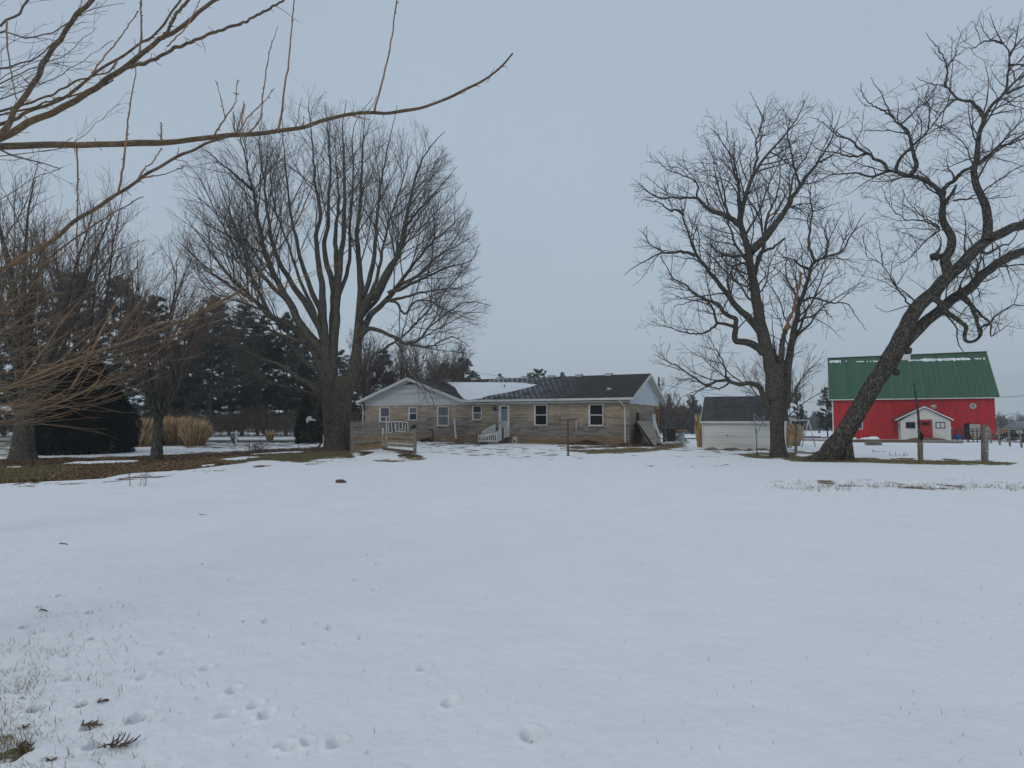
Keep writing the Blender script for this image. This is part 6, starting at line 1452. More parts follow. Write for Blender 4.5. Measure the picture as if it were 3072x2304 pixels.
# clothesline post
g = ground(1704.5, 1367); rt = root('clothesline_post', g, 'rusty T-shaped clothesline post standing in front of the house', 'clothesline post')
z1 = at(1703, 1260, g[1])[2]; xx = at(1703, 1260, g[1])[0]
mb = MB(); mb.cyl(g - [0, 0, .2], [xx, g[1], z1], .045, n=12); mb.build('post', M['rust'], rt)
mb = MB(); mb.bar(at(1674, 1262.5, g[1] + .1), at(1733, 1256, g[1] - .1), .05, .06); mb.build('crossbar', M['rust'], rt)
mb = MB(); mb.cyl(g + [0, 0, -.02], g + [0, 0, .03], .10, .09, n=12); mb.build('base', M['rust'], rt)
mb = MB(); mb.cyl(at(1728, 1257, g[1]), at(1728.5, 1290, g[1]), .010, n=5); mb.build('rope', M['white'], rt)
# sheets of plywood leaning on the end wall
for k, (q, off, lb, mt_) in enumerate(((((1912, 1262), (1951, 1262), (1987, 1331), (1963, 1337)), 0, 'large pale plywood sheet leaning on the end wall of the house, outer one', 'wood_sheet'),
                             (((1908, 1266), (1945, 1265), (1972, 1333), (1951, 1336)), .5, 'darker plywood sheet leaning behind the pale one', 'wood_grey'))):
    Ds = [40.2, 42.6, 41.0, 38.6]; pp = [at(x, y, D + off) for (x, y), D in zip(q, Ds)]
    nn = unit(np.cross(pp[1] - pp[0], pp[3] - pp[0])); mb = MB(); mb.slab(pp, nn * .03)
    thing(mb, 'plywood_sheet', mt_, lb, 'plywood sheet', 'boards leaning on the end wall')
mb = MB(); mb.slab([at(1961, 1262, 43), at(1966, 1262, 43.4), at(1981, 1308, 41.5), at(1976, 1310, 41)], (.03, .03, 0)); thing(mb, 'narrow_board', 'white_old', 'narrow white board leaning beside the side door of the house', 'board', 'boards leaning on the end wall')
# splash block and rubble at the corner
g = ground(1885, 1338); mb = MB(); mb.bar(g + [-.15, .1, .12], g + [.28, -.3, .03], .22, .06); thing(mb, 'splash_block', 'wood_brown', 'brown splash block under the downspout at the house corner', 'splash block')
# wheeled bin with hose
g = ground(2010, 1326); s_ = g[1] / F_PX; rt = root('trash_bin', g, 'black wheeled trash bin by the far corner of the house', 'trash bin'); W0, W1, hh = 24 * s_ / 2, 30 * s_ / 2, 39 * s_
mb = MB(); mb.slab([g + [-W0, -W0, .06], g + [W0, -W0, .06], g + [W0, W0, .06], g + [-W0, W0, .06]], (0, 0, .01))
V_ = [g + [sx * W0, sy * W0, .08] for sx, sy in ((-1, -1), (1, -1), (1, 1), (-1, 1))] + [g + [sx * W1, sy * W1, hh] for sx, sy in ((-1, -1), (1, -1), (1, 1), (-1, 1))]
mb.add(V_, [[0, 3, 2, 1], [4, 5, 6, 7], [0, 1, 5, 4], [1, 2, 6, 5], [2, 3, 7, 6], [3, 0, 4, 7]]); mb.box(g + [0, 0, hh - .06], W1 * 2.15, W1 * 2.15, .08); mb.build('body', M['black'], rt)
mb = MB(); mb.slab([g + [-W1 * 1.05, -W1 * 1.05, hh + .025], g + [W1 * 1.05, -W1 * 1.05, hh + .025], g + [W1 * 1.05, W1 * 1.05, hh + .09], g + [-W1 * 1.05, W1 * 1.05, hh + .09]], (0, 0, .03)); mb.build('lid', M['black'], rt)
for sx in (-1, 1):
    mb = MB(); mb.cyl(g + [sx * W0 * 1.0, W0, .1], g + [sx * W0 * 1.15, W0, .1], .1, n=14); mb.build('wheel', M['black'], rt)
tb = Tubes(); tb.add(catmull([at(1968, 1273, 43.5), at(1974, 1281, 43.6), at(1985, 1286, 43.9), at(1996, 1289, 44.4)], 20), np.full(20, .055), 8); tag(tb.build('drain_hose', M['black']), 'black hose sagging from the house wall to the trash bin', 'hose')
# round table with canvas, white cabinet and green lid
g = ground(2045, 1324); D = g[1]; s_ = D / F_PX
rt = root('outdoor_table', g, 'outdoor work table on a galvanised drum, right of the black bin', 'table')
mb = MB(); mb.cyl(g, [g[0], D, zat(1297, D)], 9 * s_, n=20); mb.build('drum', M['galv'], rt)
zt_ = zat(1296, D); mb = MB(); mb.box([g[0] - 1 * s_, D, zt_], 44 * s_, .9, .05); mb.build('table_top', M['wood_grey'], rt)
mb = MB(); 
for k in range(6): mb.blob([g[0] + (-12 + 5.5 * k) * s_, D + random.uniform(-.2, .2), zt_ + .11], .14, .16, .09, 20 + k, .4, 12, 8, base=zt_ + .052)
thing(mb, 'canvas_bundle', 'tan_bag', 'crumpled tan canvas bundle on top of the outdoor work table', 'canvas')
g2 = at(2028, 1323, D + .5); g2[2] = float(gz(g2[0], g2[1])); mb = MB(); w2 = 7 * s_
for (x0_, x1_, z0_, z1_) in ((-w2, -w2 + .08, 0, .62), (w2 - .08, w2, 0, .62), (-w2 + .08, w2 - .08, 0, .10), (-w2 + .08, w2 - .08, .54, .62)): mb.para(g2 + [x0_, -.2, z0_], [x1_ - x0_, 0, 0], [0, .4, 0], [0, 0, z1_ - z0_])
rt2 = root('white_cabinet', g2, 'open white metal cabinet between the trash bin and the drum', 'cabinet'); mb.build('frame', M['white'], rt2); mb = MB(); mb.para(g2 + [-w2 + .08, -.1, .1], [2 * w2 - .16, 0, 0], [0, .2, 0], [0, 0, .44]); mb.build('inside', M['steel'], rt2)
g3 = ground(2055, 1324); mb = MB(); mb.lathe(g3, [(.20, 0), (.21, .1), (.17, .17), (.06, .2)], n=18); thing(mb, 'green_bucket', 'green_lid', 'pale green upturned bucket on the snow by the drum', 'bucket')

# ------------------------------------------------------------------ pen of grey fencing by the maple
def fence_root(px, py, name, label, cat, group=None): return root(name, ground(px, py), label, cat, group)
rt = fence_root(1110, 1352, 'picket_fence', 'weathered grey picket fence between the huge maple and the house', 'fence')
mb = MB(); a_, b_ = at(1052, 1345, 33.2), at(1140, 1345, 33.6); pickets(mb, a_, b_, 1.52, 1.5, 17, .085, .02, rails=(), tip=.14); mb.build('pickets', M['wood_grey'], rt)
mb = MB(); a_, b_ = at(1141, 1345, 33.6), at(1161, 1345, 33.8); pickets(mb, a_, b_, 1.32, 1.30, 5, .085, .02, rails=(), tip=.01); mb.build('pickets', M['wood_grey'], rt)
for zz_ in (.5, 1.22):
    mb = MB(); p, q = at(1050, 1345, 33.16), at(1161, 1345, 33.74); mb.bar(p + [0, -.03, zz_], q + [0, -.03, zz_], .03, .09); mb.build('rail', M['wood_grey'], rt)
rt = fence_root(1150, 1360, 'board_fence', 'low fence of rough boards and plywood forming an open pen', 'fence')
def zbar(x0, y0, x1, y1, D0_, D1_, h_px, mat, name='rail', th=.03):
    p, q = at(x0, y0, D0_), at(x1, y1, D1_); h = h_px * (D0_ + D1_) / 2 / F_PX; mb = MB(); mb.slab([p, q, q - [0, 0, h], p - [0, 0, h]], (0, -th, 0)); mb.build(name, M[mat], rt)
def zpost(x, yt, yb, D, w_px, mat='wood_grey'):
    p = at(x, yb, D); p[2] -= .1; z1 = at(x, yt, D)[2]; mb = MB(); w_ = w_px * D / F_PX; mb.box(p, w_, w_, z1 - p[2], .1); mb.build('post', M[mat], rt)
zpost(1060.5, 1289, 1358, 30.8, 6); zpost(1143, 1279, 1330, 31.6, 6); zpost(1148, 1284, 1330, 31.3, 3.5, 'white_old'); zpost(1243, 1286, 1360, 30.0, 7); zpost(1248, 1290, 1358, 30.2, 3); zpost(1054, 1275, 1352, 31.5, 5)
zbar(1064, 1293, 1139, 1283, 30.8, 31.5, 7.5, 'wood_grey'); zbar(1064, 1308, 1140, 1300, 30.8, 31.5, 5, 'wood_grey'); zbar(1064, 1313, 1148, 1306, 30.85, 31.5, 40, 'wood_ply', 'plywood_panel', .02); zbar(1066, 1322, 1146, 1315, 30.75, 31.4, 9, 'wood_rail')
zbar(1150, 1303, 1240, 1291, 31.3, 30.1, 6, 'wood_rail'); zbar(1148, 1303, 1240, 1309, 31.2, 30.1, 7.5, 'wood_rail'); zbar(1148, 1317, 1240, 1323, 31.2, 30.1, 9, 'wood_rail'); zbar(1148, 1328, 1240, 1334, 31.2, 30.1, 9, 'wood_rail'); zbar(1148, 1342, 1240, 1352, 31.2, 30.1, 8, 'wood_brown'); zbar(1148, 1303, 1156, 1304, 31.25, 31.2, 45, 'wood_rail', 'post')
p = at(1242.5, 1280, 30.0); mb = MB(); mb.blob(p, .13, .13, .10, 9, .25); thing(mb, 'planter_pot', 'black', 'dark round pot on top of the right post of the board fence', 'pot')
mb = MB(); p = at(1158.5, 1297, 32.5); p[2] -= .5; mb.cyl(p, at(1159, 1252, 32.5), .026, n=8); thing(mb, 'white_pole', 'white', 'slim white pole standing in the board fence pen', 'pole')
# bowed white metal frame standing in the pen
D = 32.6; Z8 = lambda X, Y: at(1050 + X / 8.5, 1220 + Y / 8.5, D)
rt = root('garden_gate', ground(1190, 1352), 'bowed white metal gate with upright bars standing in the pen', 'gate')
mb = MB(); top = [(970, 405), (1050, 388), (1130, 378), (1250, 376), (1380, 388), (1475, 408)]
for a_, b_ in zip(top, top[1:]): mb.bar(Z8(*a_), Z8(*b_), .03, .035)
for a_, b_ in (((975, 405), (992, 675)), ((1052, 392), (1075, 660)), ((1138, 380), (1150, 560)), ((1172, 440), (1165, 660)), ((1246, 378), (1250, 620)), ((1338, 384), (1332, 580)), ((1405, 440), (1402, 620)), ((1468, 408), (1480, 610)), ((992, 672), (1075, 655)), ((1170, 622), (1345, 634)), ((1345, 634), (1420, 620)), ((1285, 580), (1345, 575))): mb.bar(Z8(*a_), Z8(*b_), .028, .03)
mb.build('bars', M['white'], rt)
mb = MB()
for x0_, x1_ in ((1000, 1045), (1080, 1140), (1185, 1240), (1262, 1325), (1350, 1395), (1415, 1460)): mb.slab([Z8(x0_, 400) + [0, .06, 0], Z8(x1_, 396) + [0, .06, 0], Z8(x1_ + 8, 610) + [0, .06, 0], Z8(x0_ + 8, 625) + [0, .06, 0]], (0, .015, 0))
mb.build('slats', M['tank'], rt)
tb = Tubes(); 
# ------------------------------------------------------------------ roadside: real estate sign, stakes, plank, bag
g = ground(708, 1336); D = g[1]; rt = root('real_estate_sign', g, 'white sign post with a tilted dark blue panel near the road', 'sign')
mb = MB(); mb.box(g - [0, 0, .2], .10, .10, zat(1291.5, D) - g[2] + .2); mb.build('post', M['white'], rt)
mb = MB(); mb.para(at(690, 1299, D - .06), at(716, 1299, D - .06) - at(690, 1299, D - .06), (0, .1, 0), (0, 0, .055)); mb.build('arm', M['white'], rt)
M['navy'] = simple('navy_panel', (.045, .055, .09), (.03, .036, .06), rough=.4, scale=3, b_=0)
S4 = lambda X, Y: at(670 + X / 6.7, 1240 + Y / 6.7, D + .10)
mb = MB(); mb.slab([S4(130, 480), S4(215, 400), S4(305, 545), S4(215, 640)], (0, .03, 0)); pn = mb.build('panel', M['navy'], rt)
mb = MB()
for a_, b_, h_ in (((160, 470), (235, 425), .03), ((172, 490), (240, 450), .035), ((190, 520), (255, 480), .02), ((205, 545), (270, 500), .018), ((215, 570), (280, 525), .018)):
    pa, pb = S4(*a_), S4(*b_)
    for k in range(5):
        q0, q1 = pa + (pb - pa) * (k / 5), pa + (pb - pa) * ((k + .72) / 5); mb.bar(q0 + [0, -.006, 0], q1 + [0, -.006, 0], .008, h_, ref=(0, 1, 0) if False else (0, 0, 1))
mb.build('lettering', M['white'], pn)
def stake(px, yt, yb, r_px, mat, name, label, cat, dx=0):
    g = ground(px, yb); D = g[1]; mb = MB(); mb.cyl(g - [0, 0, .15], at(px + dx, yt, D), r_px * D / F_PX, n=8); return thing(mb, name, mat, label, cat)
stake(748, 1322, 1374, 1.3, 'rust', 'metal_stake', 'rusty metal stake in the leaf-covered strip left of the huge maple', 'stake')
stake(970, 1303, 1336, 1.2, 'white_old', 'marker_stake', 'short pale stake close to the foot of the huge maple', 'stake')
stake(895, 1330, 1350, .8, 'wood_brown', 'marker_stake', 'very short dark stake in the leaves halfway to the huge maple', 'stake')
g = ground(947, 1351); mb = MB(); mb.bar(g, at(966, 1327, g[1] + .2), .10, .04, ref=(0, 1, 0)); thing(mb, 'leaning_plank', 'wood_brown', 'short brown plank leaning up from the leaves beside the huge maple', 'plank')
mb = MB(); c0 = at(926, 1258, 33.2)
B = lambda X, Y, d=0: at(670 + X / 6.7, 1240 + Y / 6.7, 33.2 + d)
mb.slab([B(1660, 190), B(1665, 110), B(1690, 75), B(1730, 55), B(1760, 60), B(1760, 95), B(1790, 105), B(1850, 125), B(1845, 160), B(1800, 140), B(1740, 150), B(1700, 155), B(1690, 190)], (0, .12, 0))
thing(mb, 'plastic_bag', 'white', 'white plastic bag snagged on a low branch left of the maple trunk', 'plastic bag')

# ------------------------------------------------------------------ white shed
S = Fr((11.08, 35.3), (.9, -.44)); SL, SWd, se, sr = 4.3, 3.0, 1.56, 2.98
M['clap'] = board_mat('white_clapboard', (.74, .74, .70), (.58, .58, .54), S.ang, .155, 'z', .10, dark=.5, bs=.5, patch=(.16, .14, .12))
M['shingle2'] = shingle_mat('shed_shingles', S.ang, (.10, .095, .10), (.045, .042, .046), slope=1.0, w=.6, h=.21, mort=.06)
sh_ = root('white_shed', S.P(SL / 2, SWd / 2, 0), 'small white clapboard shed with dark shingle roof beside the tall walnut tree', 'shed')
mb = MB(); mb.fbox(S, 0, SL, 0, SWd, -.05, se); mb.slab([S.P(0, 0, se), S.P(0, SWd, se), S.P(0, SWd / 2, sr - .12)], S.u * .04); mb.slab([S.P(SL, 0, se), S.P(SL, SWd, se), S.P(SL, SWd / 2, sr - .12)], S.u * -.04); mb.build('wall', M['clap'], sh_)
mb = MB(); mb.slab([S.P(-.1, -.14, se - .02), S.P(SL + .15, -.14, se - .02), S.P(SL + .15, SWd / 2, sr), S.P(-.1, SWd / 2, sr)], (0, 0, .07)); mb.slab([S.P(-.1, SWd + .14, se - .02), S.P(SL + .15, SWd + .14, se - .02), S.P(SL + .15, SWd / 2, sr - .003), S.P(-.1, SWd / 2, sr - .003)], (0, 0, .07)); mb.build('roof', M['shingle2'], sh_)
mb = MB(); mb.fbox(S, -.12, SL + .17, -.18, -.142, se - .10, se + .03); mb.fbox(S, -.05, .05, -.03, -.002, -.02, se - .1); mb.slab([S.P(-.14, -.16, se), S.P(-.14, SWd / 2, sr + .02), S.P(-.14, SWd / 2, sr - .1), S.P(-.14, -.16, se - .1)], S.u * .035); mb.build('trim', M['white_old'], sh_)
mb = MB()
rs = random.Random(5); x = .05
while x < SL - .1:
    w_ = rs.uniform(.3, 1.1); h_ = rs.uniform(-.01, .05); mb.slab([S.P(x, -.022, -.04), S.P(x + w_, -.022, -.04), S.P(x + w_ * .7, -.022, h_ + .06), S.P(x + w_ * .2, -.022, h_ + .02)], S.v * -.006); x += w_ * rs.uniform(.8, 1.3)
mb.build('rotten_edge', M['wood_grey'], sh_)
mb = MB(); u, z = S.hit(2183, 1306, 0); mb.blob(S.P(u, -.02, z), .05, .02, .035, 2, .4, 10, 6); mb.build('knot_hole', M['dark'], sh_)

# ------------------------------------------------------------------ star, flag, posts, swing set
D = 28.4; Z3 = lambda X, Y, d=0: at(1960 + X / 4.254, 1120 + Y / 4.254, D + d)
g = ground(2272.5, 1365); rt = root('metal_star', g, 'tall wire five-pointed star on a thin pole in front of the shed', 'star ornament')
mb = MB(); st_ = {'t': (1280, 510), 'r': (1430, 540), 'b': (1322, 772), 'l': (1216, 652), 'q': (1449, 680)}
for a_, b_ in ('tb', 'tq', 'rl', 'rb', 'lq'): mb.bar(Z3(*st_[a_]), Z3(*st_[b_]), .028, .028)
mb.build('star', M['steel'], rt)
mb = MB(); mb.cyl(g - [0, 0, .2], Z3(1318, 880), .022, .018, n=8); mb.cyl(Z3(1318, 880), Z3(1303, 700), .018, .014, n=8); mb.build('pole', M['black'], rt)
D = 40.0; rt_ = root('flagpole', ground(2355, 1336), 'thin white flagpole half hidden behind the walnut trunk', 'flagpole')
g = ground(2355, 1336); D = g[1]; mb = MB(); mb.cyl(g - [0, 0, .1], at(2353, 1229, D), .022, .016, n=8); mb.blob(at(2353, 1228, D), .035, .035, .035, 1, 0, 8, 6); mb.build('pole', M['white'], rt_)
# the flag itself
nu, nv = 30, 13; cor = [at(2354, 1243, D), at(2390, 1257, D), at(2387, 1267, D), at(2354, 1253.5, D)]
Vr, Vw, Vb = MB(), MB(), MB()
def fp(s, t):
    p = (1 - t) * ((1 - s) * cor[0] + s * cor[1]) + t * ((1 - s) * cor[3] + s * cor[2]); return p + np.array([0, .05 * math.sin(s * 9 + t * 1.5), .035 * math.sin(s * 8 + .7)])
for j in range(nv):
    tgt = Vr if j % 2 == 0 else Vw
    for i in range(nu):
        can = i < nu * .38 and j < 7; tg = Vb if can else tgt
        tg.add([fp(i / nu, j / nv), fp((i + 1) / nu, j / nv), fp((i + 1) / nu, (j + 1) / nv), fp(i / nu, (j + 1) / nv)], [[0, 3, 2, 1]])
fr_ = root('flag', at(2354, 1255, D), 'small striped red and white flag with dark blue canton drooping right of the trunk', 'flag')
M['cloth_red'] = simple('cloth_red', (.40, .04, .08), (.3, .03, .06), b_=0); M['cloth_blue'] = simple('cloth_blue', (.04, .05, .12), (.03, .04, .09), b_=0); M['cloth_white'] = simple('cloth_white', (.72, .70, .72), (.6, .58, .6), b_=0)
Vr.build('red_stripes', M['cloth_red'], fr_); Vw.build('white_stripes', M['cloth_white'], fr_); cn = Vb.build('canton', M['cloth_blue'], fr_)
mb = MB()
for a_ in range(5):
    for c_ in range(4):
        p = fp((a_ + .5) / 5 * .36, (c_ + .5) / 4 * .52) + np.array([0, -.006, 0]); q_ = [p + np.array([.009 * (1 if k % 2 == 0 else .45) * math.sin(k * math.pi / 5), 0, .009 * (1 if k % 2 == 0 else .45) * math.cos(k * math.pi / 5)]) for k in range(10)]
        mb.slab(q_, (0, .003, 0))
mb.build('stars', M['cloth_white'], cn)
def post(px0, px1, yt, yb, mat, label, lean=0, name='fence_post', group='weathered fence posts', pale=0):
    g = ground((px0 + px1) / 2, yb); D = g[1]; w_ = (px1 - px0) * D / F_PX; rt = root(name, g, label, 'post', group); mb = MB()
    c1 = at((px0 + px1) / 2 + lean, yt, D); n = 14; R0 = w_ / 2; prof = []
    V_ = []; rp_ = random.Random(int(px0)); K = 10
    for j in range(K):
        t = j / (K - 1); c = g * (1 - t) + c1 * t; 
        if j == 0: c = c - np.array([0, 0, .2])
        for i in range(n):
            a = 6.2832 * i / n; r = R0 * (1 + .08 * math.sin(3 * a + j * .3) + rp_.uniform(-.05, .05)); q = abs(math.cos(a)) ** .7 * np.sign(math.cos(a)), abs(math.sin(a)) ** .7 * np.sign(math.sin(a)); V_.append(c + np.array([q[0] * r, q[1] * r, rp_.uniform(-.01, .02) if j == K - 1 else 0]))
    mb.add(V_, [[j * n + i, j * n + (i + 1) % n, (j + 1) * n + (i + 1) % n, (j + 1) * n + i] for j in range(K - 1) for i in range(n)] + [list(range((K - 1) * n, K * n))])
    mb.build('post', M[mat], rt)
    if pale:
        m2 = MB(); rr = random.Random(3)
        for k in range(pale):
            t = rr.uniform(.08, .9); c = g * (1 - t) + c1 * t; m2.blob(c + [rr.uniform(-.6, .6) * R0, -R0 * 1.02, 0], .02, .008, .035, k, .5, 8, 5)
        m2.build('lichen', M['white_old'], rt)
    return rt
M['post_wood'] = simple('post_wood', (.30, .27, .21), (.11, .10, .085), scale=9, stretch=(1, 1, .35), b_=.9, bd=.02, lo=.35, hi=.68)
post(2384, 2391.5, 1278, 1362, 'post_wood', 'fence post standing between the walnut tree and the leaning tree')
r1 = post(2756, 2769, 1317, 1379, 'post_wood', 'fence post in front of the milk house with a thin bent pole wired to it', lean=-3)
post(2947, 2963, 1276, 1384, 'post_wood', 'thick nearest fence post with pale lichen spots right of the milk house', pale=7)
for k, (a, yt, yb, ln, lb) in enumerate(((2974, 1281, 1329, -8, 'farthest post of the wire fence by the barn corner, with a white cap'), (3000, 1284, 1335, -6, 'second post of the wire fence right of the barn'), (3031, 1285, 1339, -7, 'third post of the wire fence right of the barn'), (3066, 1288, 1343, -9, 'rightmost post of the wire fence, near the picture edge'))):
    post(a - 2.6, a + 2.6, yt, yb, 'post_wood', lb, lean=ln)
tb = Tubes()
fp_ = [ground(2955, 1384), ground(2974, 1329), ground(3000, 1335), ground(3031, 1339), ground(3066, 1343), ground(3110, 1349)]
for h in (.3, .6, .95, 1.1):
    for a_, b_ in zip(fp_[1:], fp_[2:]):
        tb.add(catmull([a_ + [-.1, 0, h], (a_ + b_) / 2 + [-.1, 0, h - .03], b_ + [-.1, 0, h]], 6), np.full(6, .008), 4)
tag(tb.build('fence_wire', M['steel']), 'thin wires strung between the posts right of the barn', 'wire')
# thin bent pole tied to the post
tb = Tubes(); D = ground(2762, 1379)[1]
tb.add(catmull([at(2759, 1318, D - .2), at(2757, 1290, D - .2), at(2755, 1250, D - .15), at(2752, 1220, D - .1), at(2747, 1190, D), at(2743, 1165, D), at(2740, 1150, D)], 60), np.interp(np.linspace(0, 1, 60), [0, .4, 1], [.045, .04, .02]) * (1 + .4 * RND.random(60)), 9)
tag(tb.build('bent_pole', M['bark_young']), 'thin dark vine-wrapped pole leaning in front of the milk house', 'pole')
mb = MB(); 
for k in range(6): mb.blob(at(2762 + random.uniform(-6, 4), 1306 + random.uniform(-9, 11), D - .2), .06, .06, .07, k, .6, 8, 6)
thing(mb, 'wire_coil', 'dark', 'dark tangle wired to the top of the post before the milk house', 'wire coil')
# swing set
g = ground(2426, 1341); D = g[1]; rt = root('swing_frame', g, 'blue and white A-shaped swing frame in the snow between the two big trees', 'swing set')
mb = MB(); ap = at(2426, 1261, D + .3)
M['swing'] = simple('faded_blue_steel', (.22, .28, .40), (.14, .18, .28), rough=.5, scale=4)
for x, y in ((2405, 1343), (2447, 1342)):
    q = at(x, y, D - .2); md = ap + (q - ap) * .55; mb.cyl(md, q, .03, n=8)
mb.build('leg', M['swing'], rt)
mb = MB()
for x, y in ((2405, 1343), (2447, 1342)):
    q = at(x, y, D - .2); md = ap + (q - ap) * .55; mb.cyl(ap, md, .03, n=8)
b2 = ap + np.array([-.1, 2.2, 0]); mb.cyl(ap, b2, .03, n=8)
mb.cyl(b2, [b2[0] - .35, b2[1] + .1, gz(b2[0], b2[1]) - .05], .025, n=8); mb.cyl(b2, [b2[0] + .3, b2[1] + .1, gz(b2[0], b2[1]) - .05], .025, n=8); mb.build('frame', M['white_old'], rt)
for k in (.5, .9, 1.4):
    mb = MB(); c = ap + (b2 - ap) * k / 1.9; mb.cyl(c, c - [0, 0, 1.1], .012, n=5); mb.build('chain', M['steel'], rt)
g = ground(2366, 1343); mb = MB(); mb.box(g, .3, .2, .14, .3); thing(mb, 'stone_block', 'stone', 'small squared stone block at the right foot of the walnut tree', 'stone')
mb = MB(); mb.bar(at(2278, 1364, 28.4), at(2313, 1367, 28.1), .05, .03); thing(mb, 'white_lath', 'white_old', 'thin white lath lying on the ground at the left foot of the walnut tree', 'board')

# ------------------------------------------------------------------ red barn
Bf = Fr((35.6, 67.4), (.886, -.463)); BL, BW, bz0, bze, bzr = 14.37, 9.0, -.6, 3.98, 8.85
M['barn_red'] = board_mat('barn_red_boards', (.47, .017, .022), (.32, .014, .018), Bf.ang, .22, 'x', .06, dark=.72, bs=.35, patch=(.30, .10, .09), sc=1.6)
M['barn_side'] = board_mat('barn_red_side', (.42, .022, .028), (.30, .018, .022), Bf.ang, .22, 'y', .06, dark=.72, bs=.35)
M['green_metal'] = board_mat('green_ribbed_metal', (.046, .120, .068), (.032, .090, .050), Bf.ang, .45, 'x', .10, rough=.45, dark=.8, bs=.25, sc=.8)
bn = root('red_barn', Bf.P(BL / 2, BW / 2, -.4), 'big red barn with steep green metal roof', 'barn')
mb = MB(); mb.fbox(Bf, 0, BL, 0, .2, bz0, bze); mb.build('front_wall', M['barn_red'], bn)
mb = MB(); mb.fbox(Bf, 0, .2, .202, BW, bz0, bze); mb.fbox(Bf, BL - .2, BL, .202, BW, bz0, bze); mb.fbox(Bf, .2, BL - .2, BW - .2, BW, bz0, bze)
for uu, dd in ((0, .2), (BL, -.2)): mb.slab([Bf.P(uu, .25, bze), Bf.P(uu, BW - .25, bze), Bf.P(uu, BW / 2, bzr - .3)], Bf.u * dd)
mb.build('side_wall', M['barn_side'], bn)
mb = MB(); ov = .3; ez = bze - .12; rs_ = (bzr - ez) / (BW / 2 + ov)
mb.slab([Bf.P(-.35, -ov, ez), Bf.P(BL + .35, -ov, ez), Bf.P(BL + .35, BW / 2, bzr), Bf.P(-.35, BW / 2, bzr)], (0, 0, .10)); mb.slab([Bf.P(-.35, BW + ov, ez), Bf.P(BL + .35, BW + ov, ez), Bf.P(BL + .35, BW / 2, bzr - .004), Bf.P(-.35, BW / 2, bzr - .004)], (0, 0, .10))
nr = 33
for i in range(nr + 1):
    u = -.35 + (BL + .70) * i / nr; a_, b_ = Bf.P(u, -ov, ez + .12), Bf.P(u, BW / 2, bzr + .12); mb.bar(a_, b_, .035, .035)
mb.bar(Bf.P(-.4, BW / 2, bzr + .12), Bf.P(BL + .4, BW / 2, bzr + .12), .3, .05)
brf = mb.build('roof', M['green_metal'], bn)
mb = MB(); mb.fbox(Bf, -.06, .06, -.03, -.003, -.5, ez + .1); mb.fbox(Bf, -.35, BL + .35, -ov - .03, -ov - .003, ez - .04, ez + .06)
for uu, dd in ((-.39, .035), (BL + .355, .035)): mb.slab([Bf.P(uu, -ov - .02, ez + .16), Bf.P(uu, BW / 2, bzr + .16), Bf.P(uu, BW / 2, bzr), Bf.P(uu, -ov - .02, ez)], Bf.u * dd)
mb.build('trim', M['white_old'], bn)
mb = MB(); rs = random.Random(9)
def barn_roof(px, py):
    n = np.cross(Bf.u, Bf.v + np.array([0, 0, rs_])); p0 = Bf.P(0, -ov, ez + .1); c = np.array([0, 0, CAM_H]); r = ray(px, py); q = c + r * (np.dot(p0 - c, n) / np.dot(r, n)); return float(np.dot(q - Bf.o, Bf.u)), float(np.dot(q - Bf.o, Bf.v))
for i in range(nr * 3):
    u = -.35 + (BL + .70) * (i + .5) / (nr * 3); pxx = 2440 + (190 + (u / BL) * 1640) / 3.5
    X = (pxx - 2440) * 3.5
    on = (170 < X < 310) or (330 < X < 430 and rs.random() > .5) or (480 < X < 740 and rs.random() > .35) or (1060 < X < 1700) or (1700 < X < 1830 and rs.random() > .5)
    if not on: continue
    py = 1040 + (150 - 42 * max(0, (X - 160)) / 1685 + rs.uniform(-2, 2)) / 3.5 + (3 if X < 400 else 5)
    uu, vv = barn_roof(pxx, py); L2_ = rs.uniform(.10, .26) * (1.4 if X > 1200 and X < 1700 or X < 300 else .7); w2 = rs.uniform(.09, .16)
    z_ = lambda v: ez + (v + ov) * rs_ + .104
    mb.slab([Bf.P(u - w2 / 2, vv - L2_ / 2, z_(vv - L2_ / 2)), Bf.P(u + w2 / 2, vv - L2_ / 2 * rs.uniform(.5, 1.3), z_(vv - L2_ / 2)), Bf.P(u + w2 / 2, vv + L2_ / 2, z_(vv + L2_ / 2)), Bf.P(u - w2 / 2, vv + L2_ / 2 * rs.uniform(.6, 1.2), z_(vv + L2_ / 2))], (0, -.03, .03))
mb.build('snow_strip', M['snow_roof'], brf)['kind'] = 'stuff'
uc, _ = Bf.hit(2714, 1075, BW / 2)
mb = MB(); mb.fbox(Bf, uc - .55, uc + .5, BW / 2 - .6, BW / 2 + .6, bzr - .9, bzr + .45); cp = mb.build('cupola', M['white'], brf)
mb = MB(); q = [Bf.P(uc - .65, BW / 2 - .7, bzr + .452), Bf.P(uc + .6, BW / 2 - .7, bzr + .452), Bf.P(uc + .6, BW / 2 + .7, bzr + .452), Bf.P(uc - .65, BW / 2 + .7, bzr + .452), Bf.P(uc, BW / 2, bzr + .75)]; mb.add(q, [[0, 3, 2, 1], [0, 1, 4], [1, 2, 4], [2, 3, 4], [3, 0, 4]]); mb.build('cupola_roof', M['green_metal'], cp)
M['barn_pane'] = simple('grey_pane', (.10, .10, .13), (.06, .06, .08), rough=.15, scale=3, b_=0)
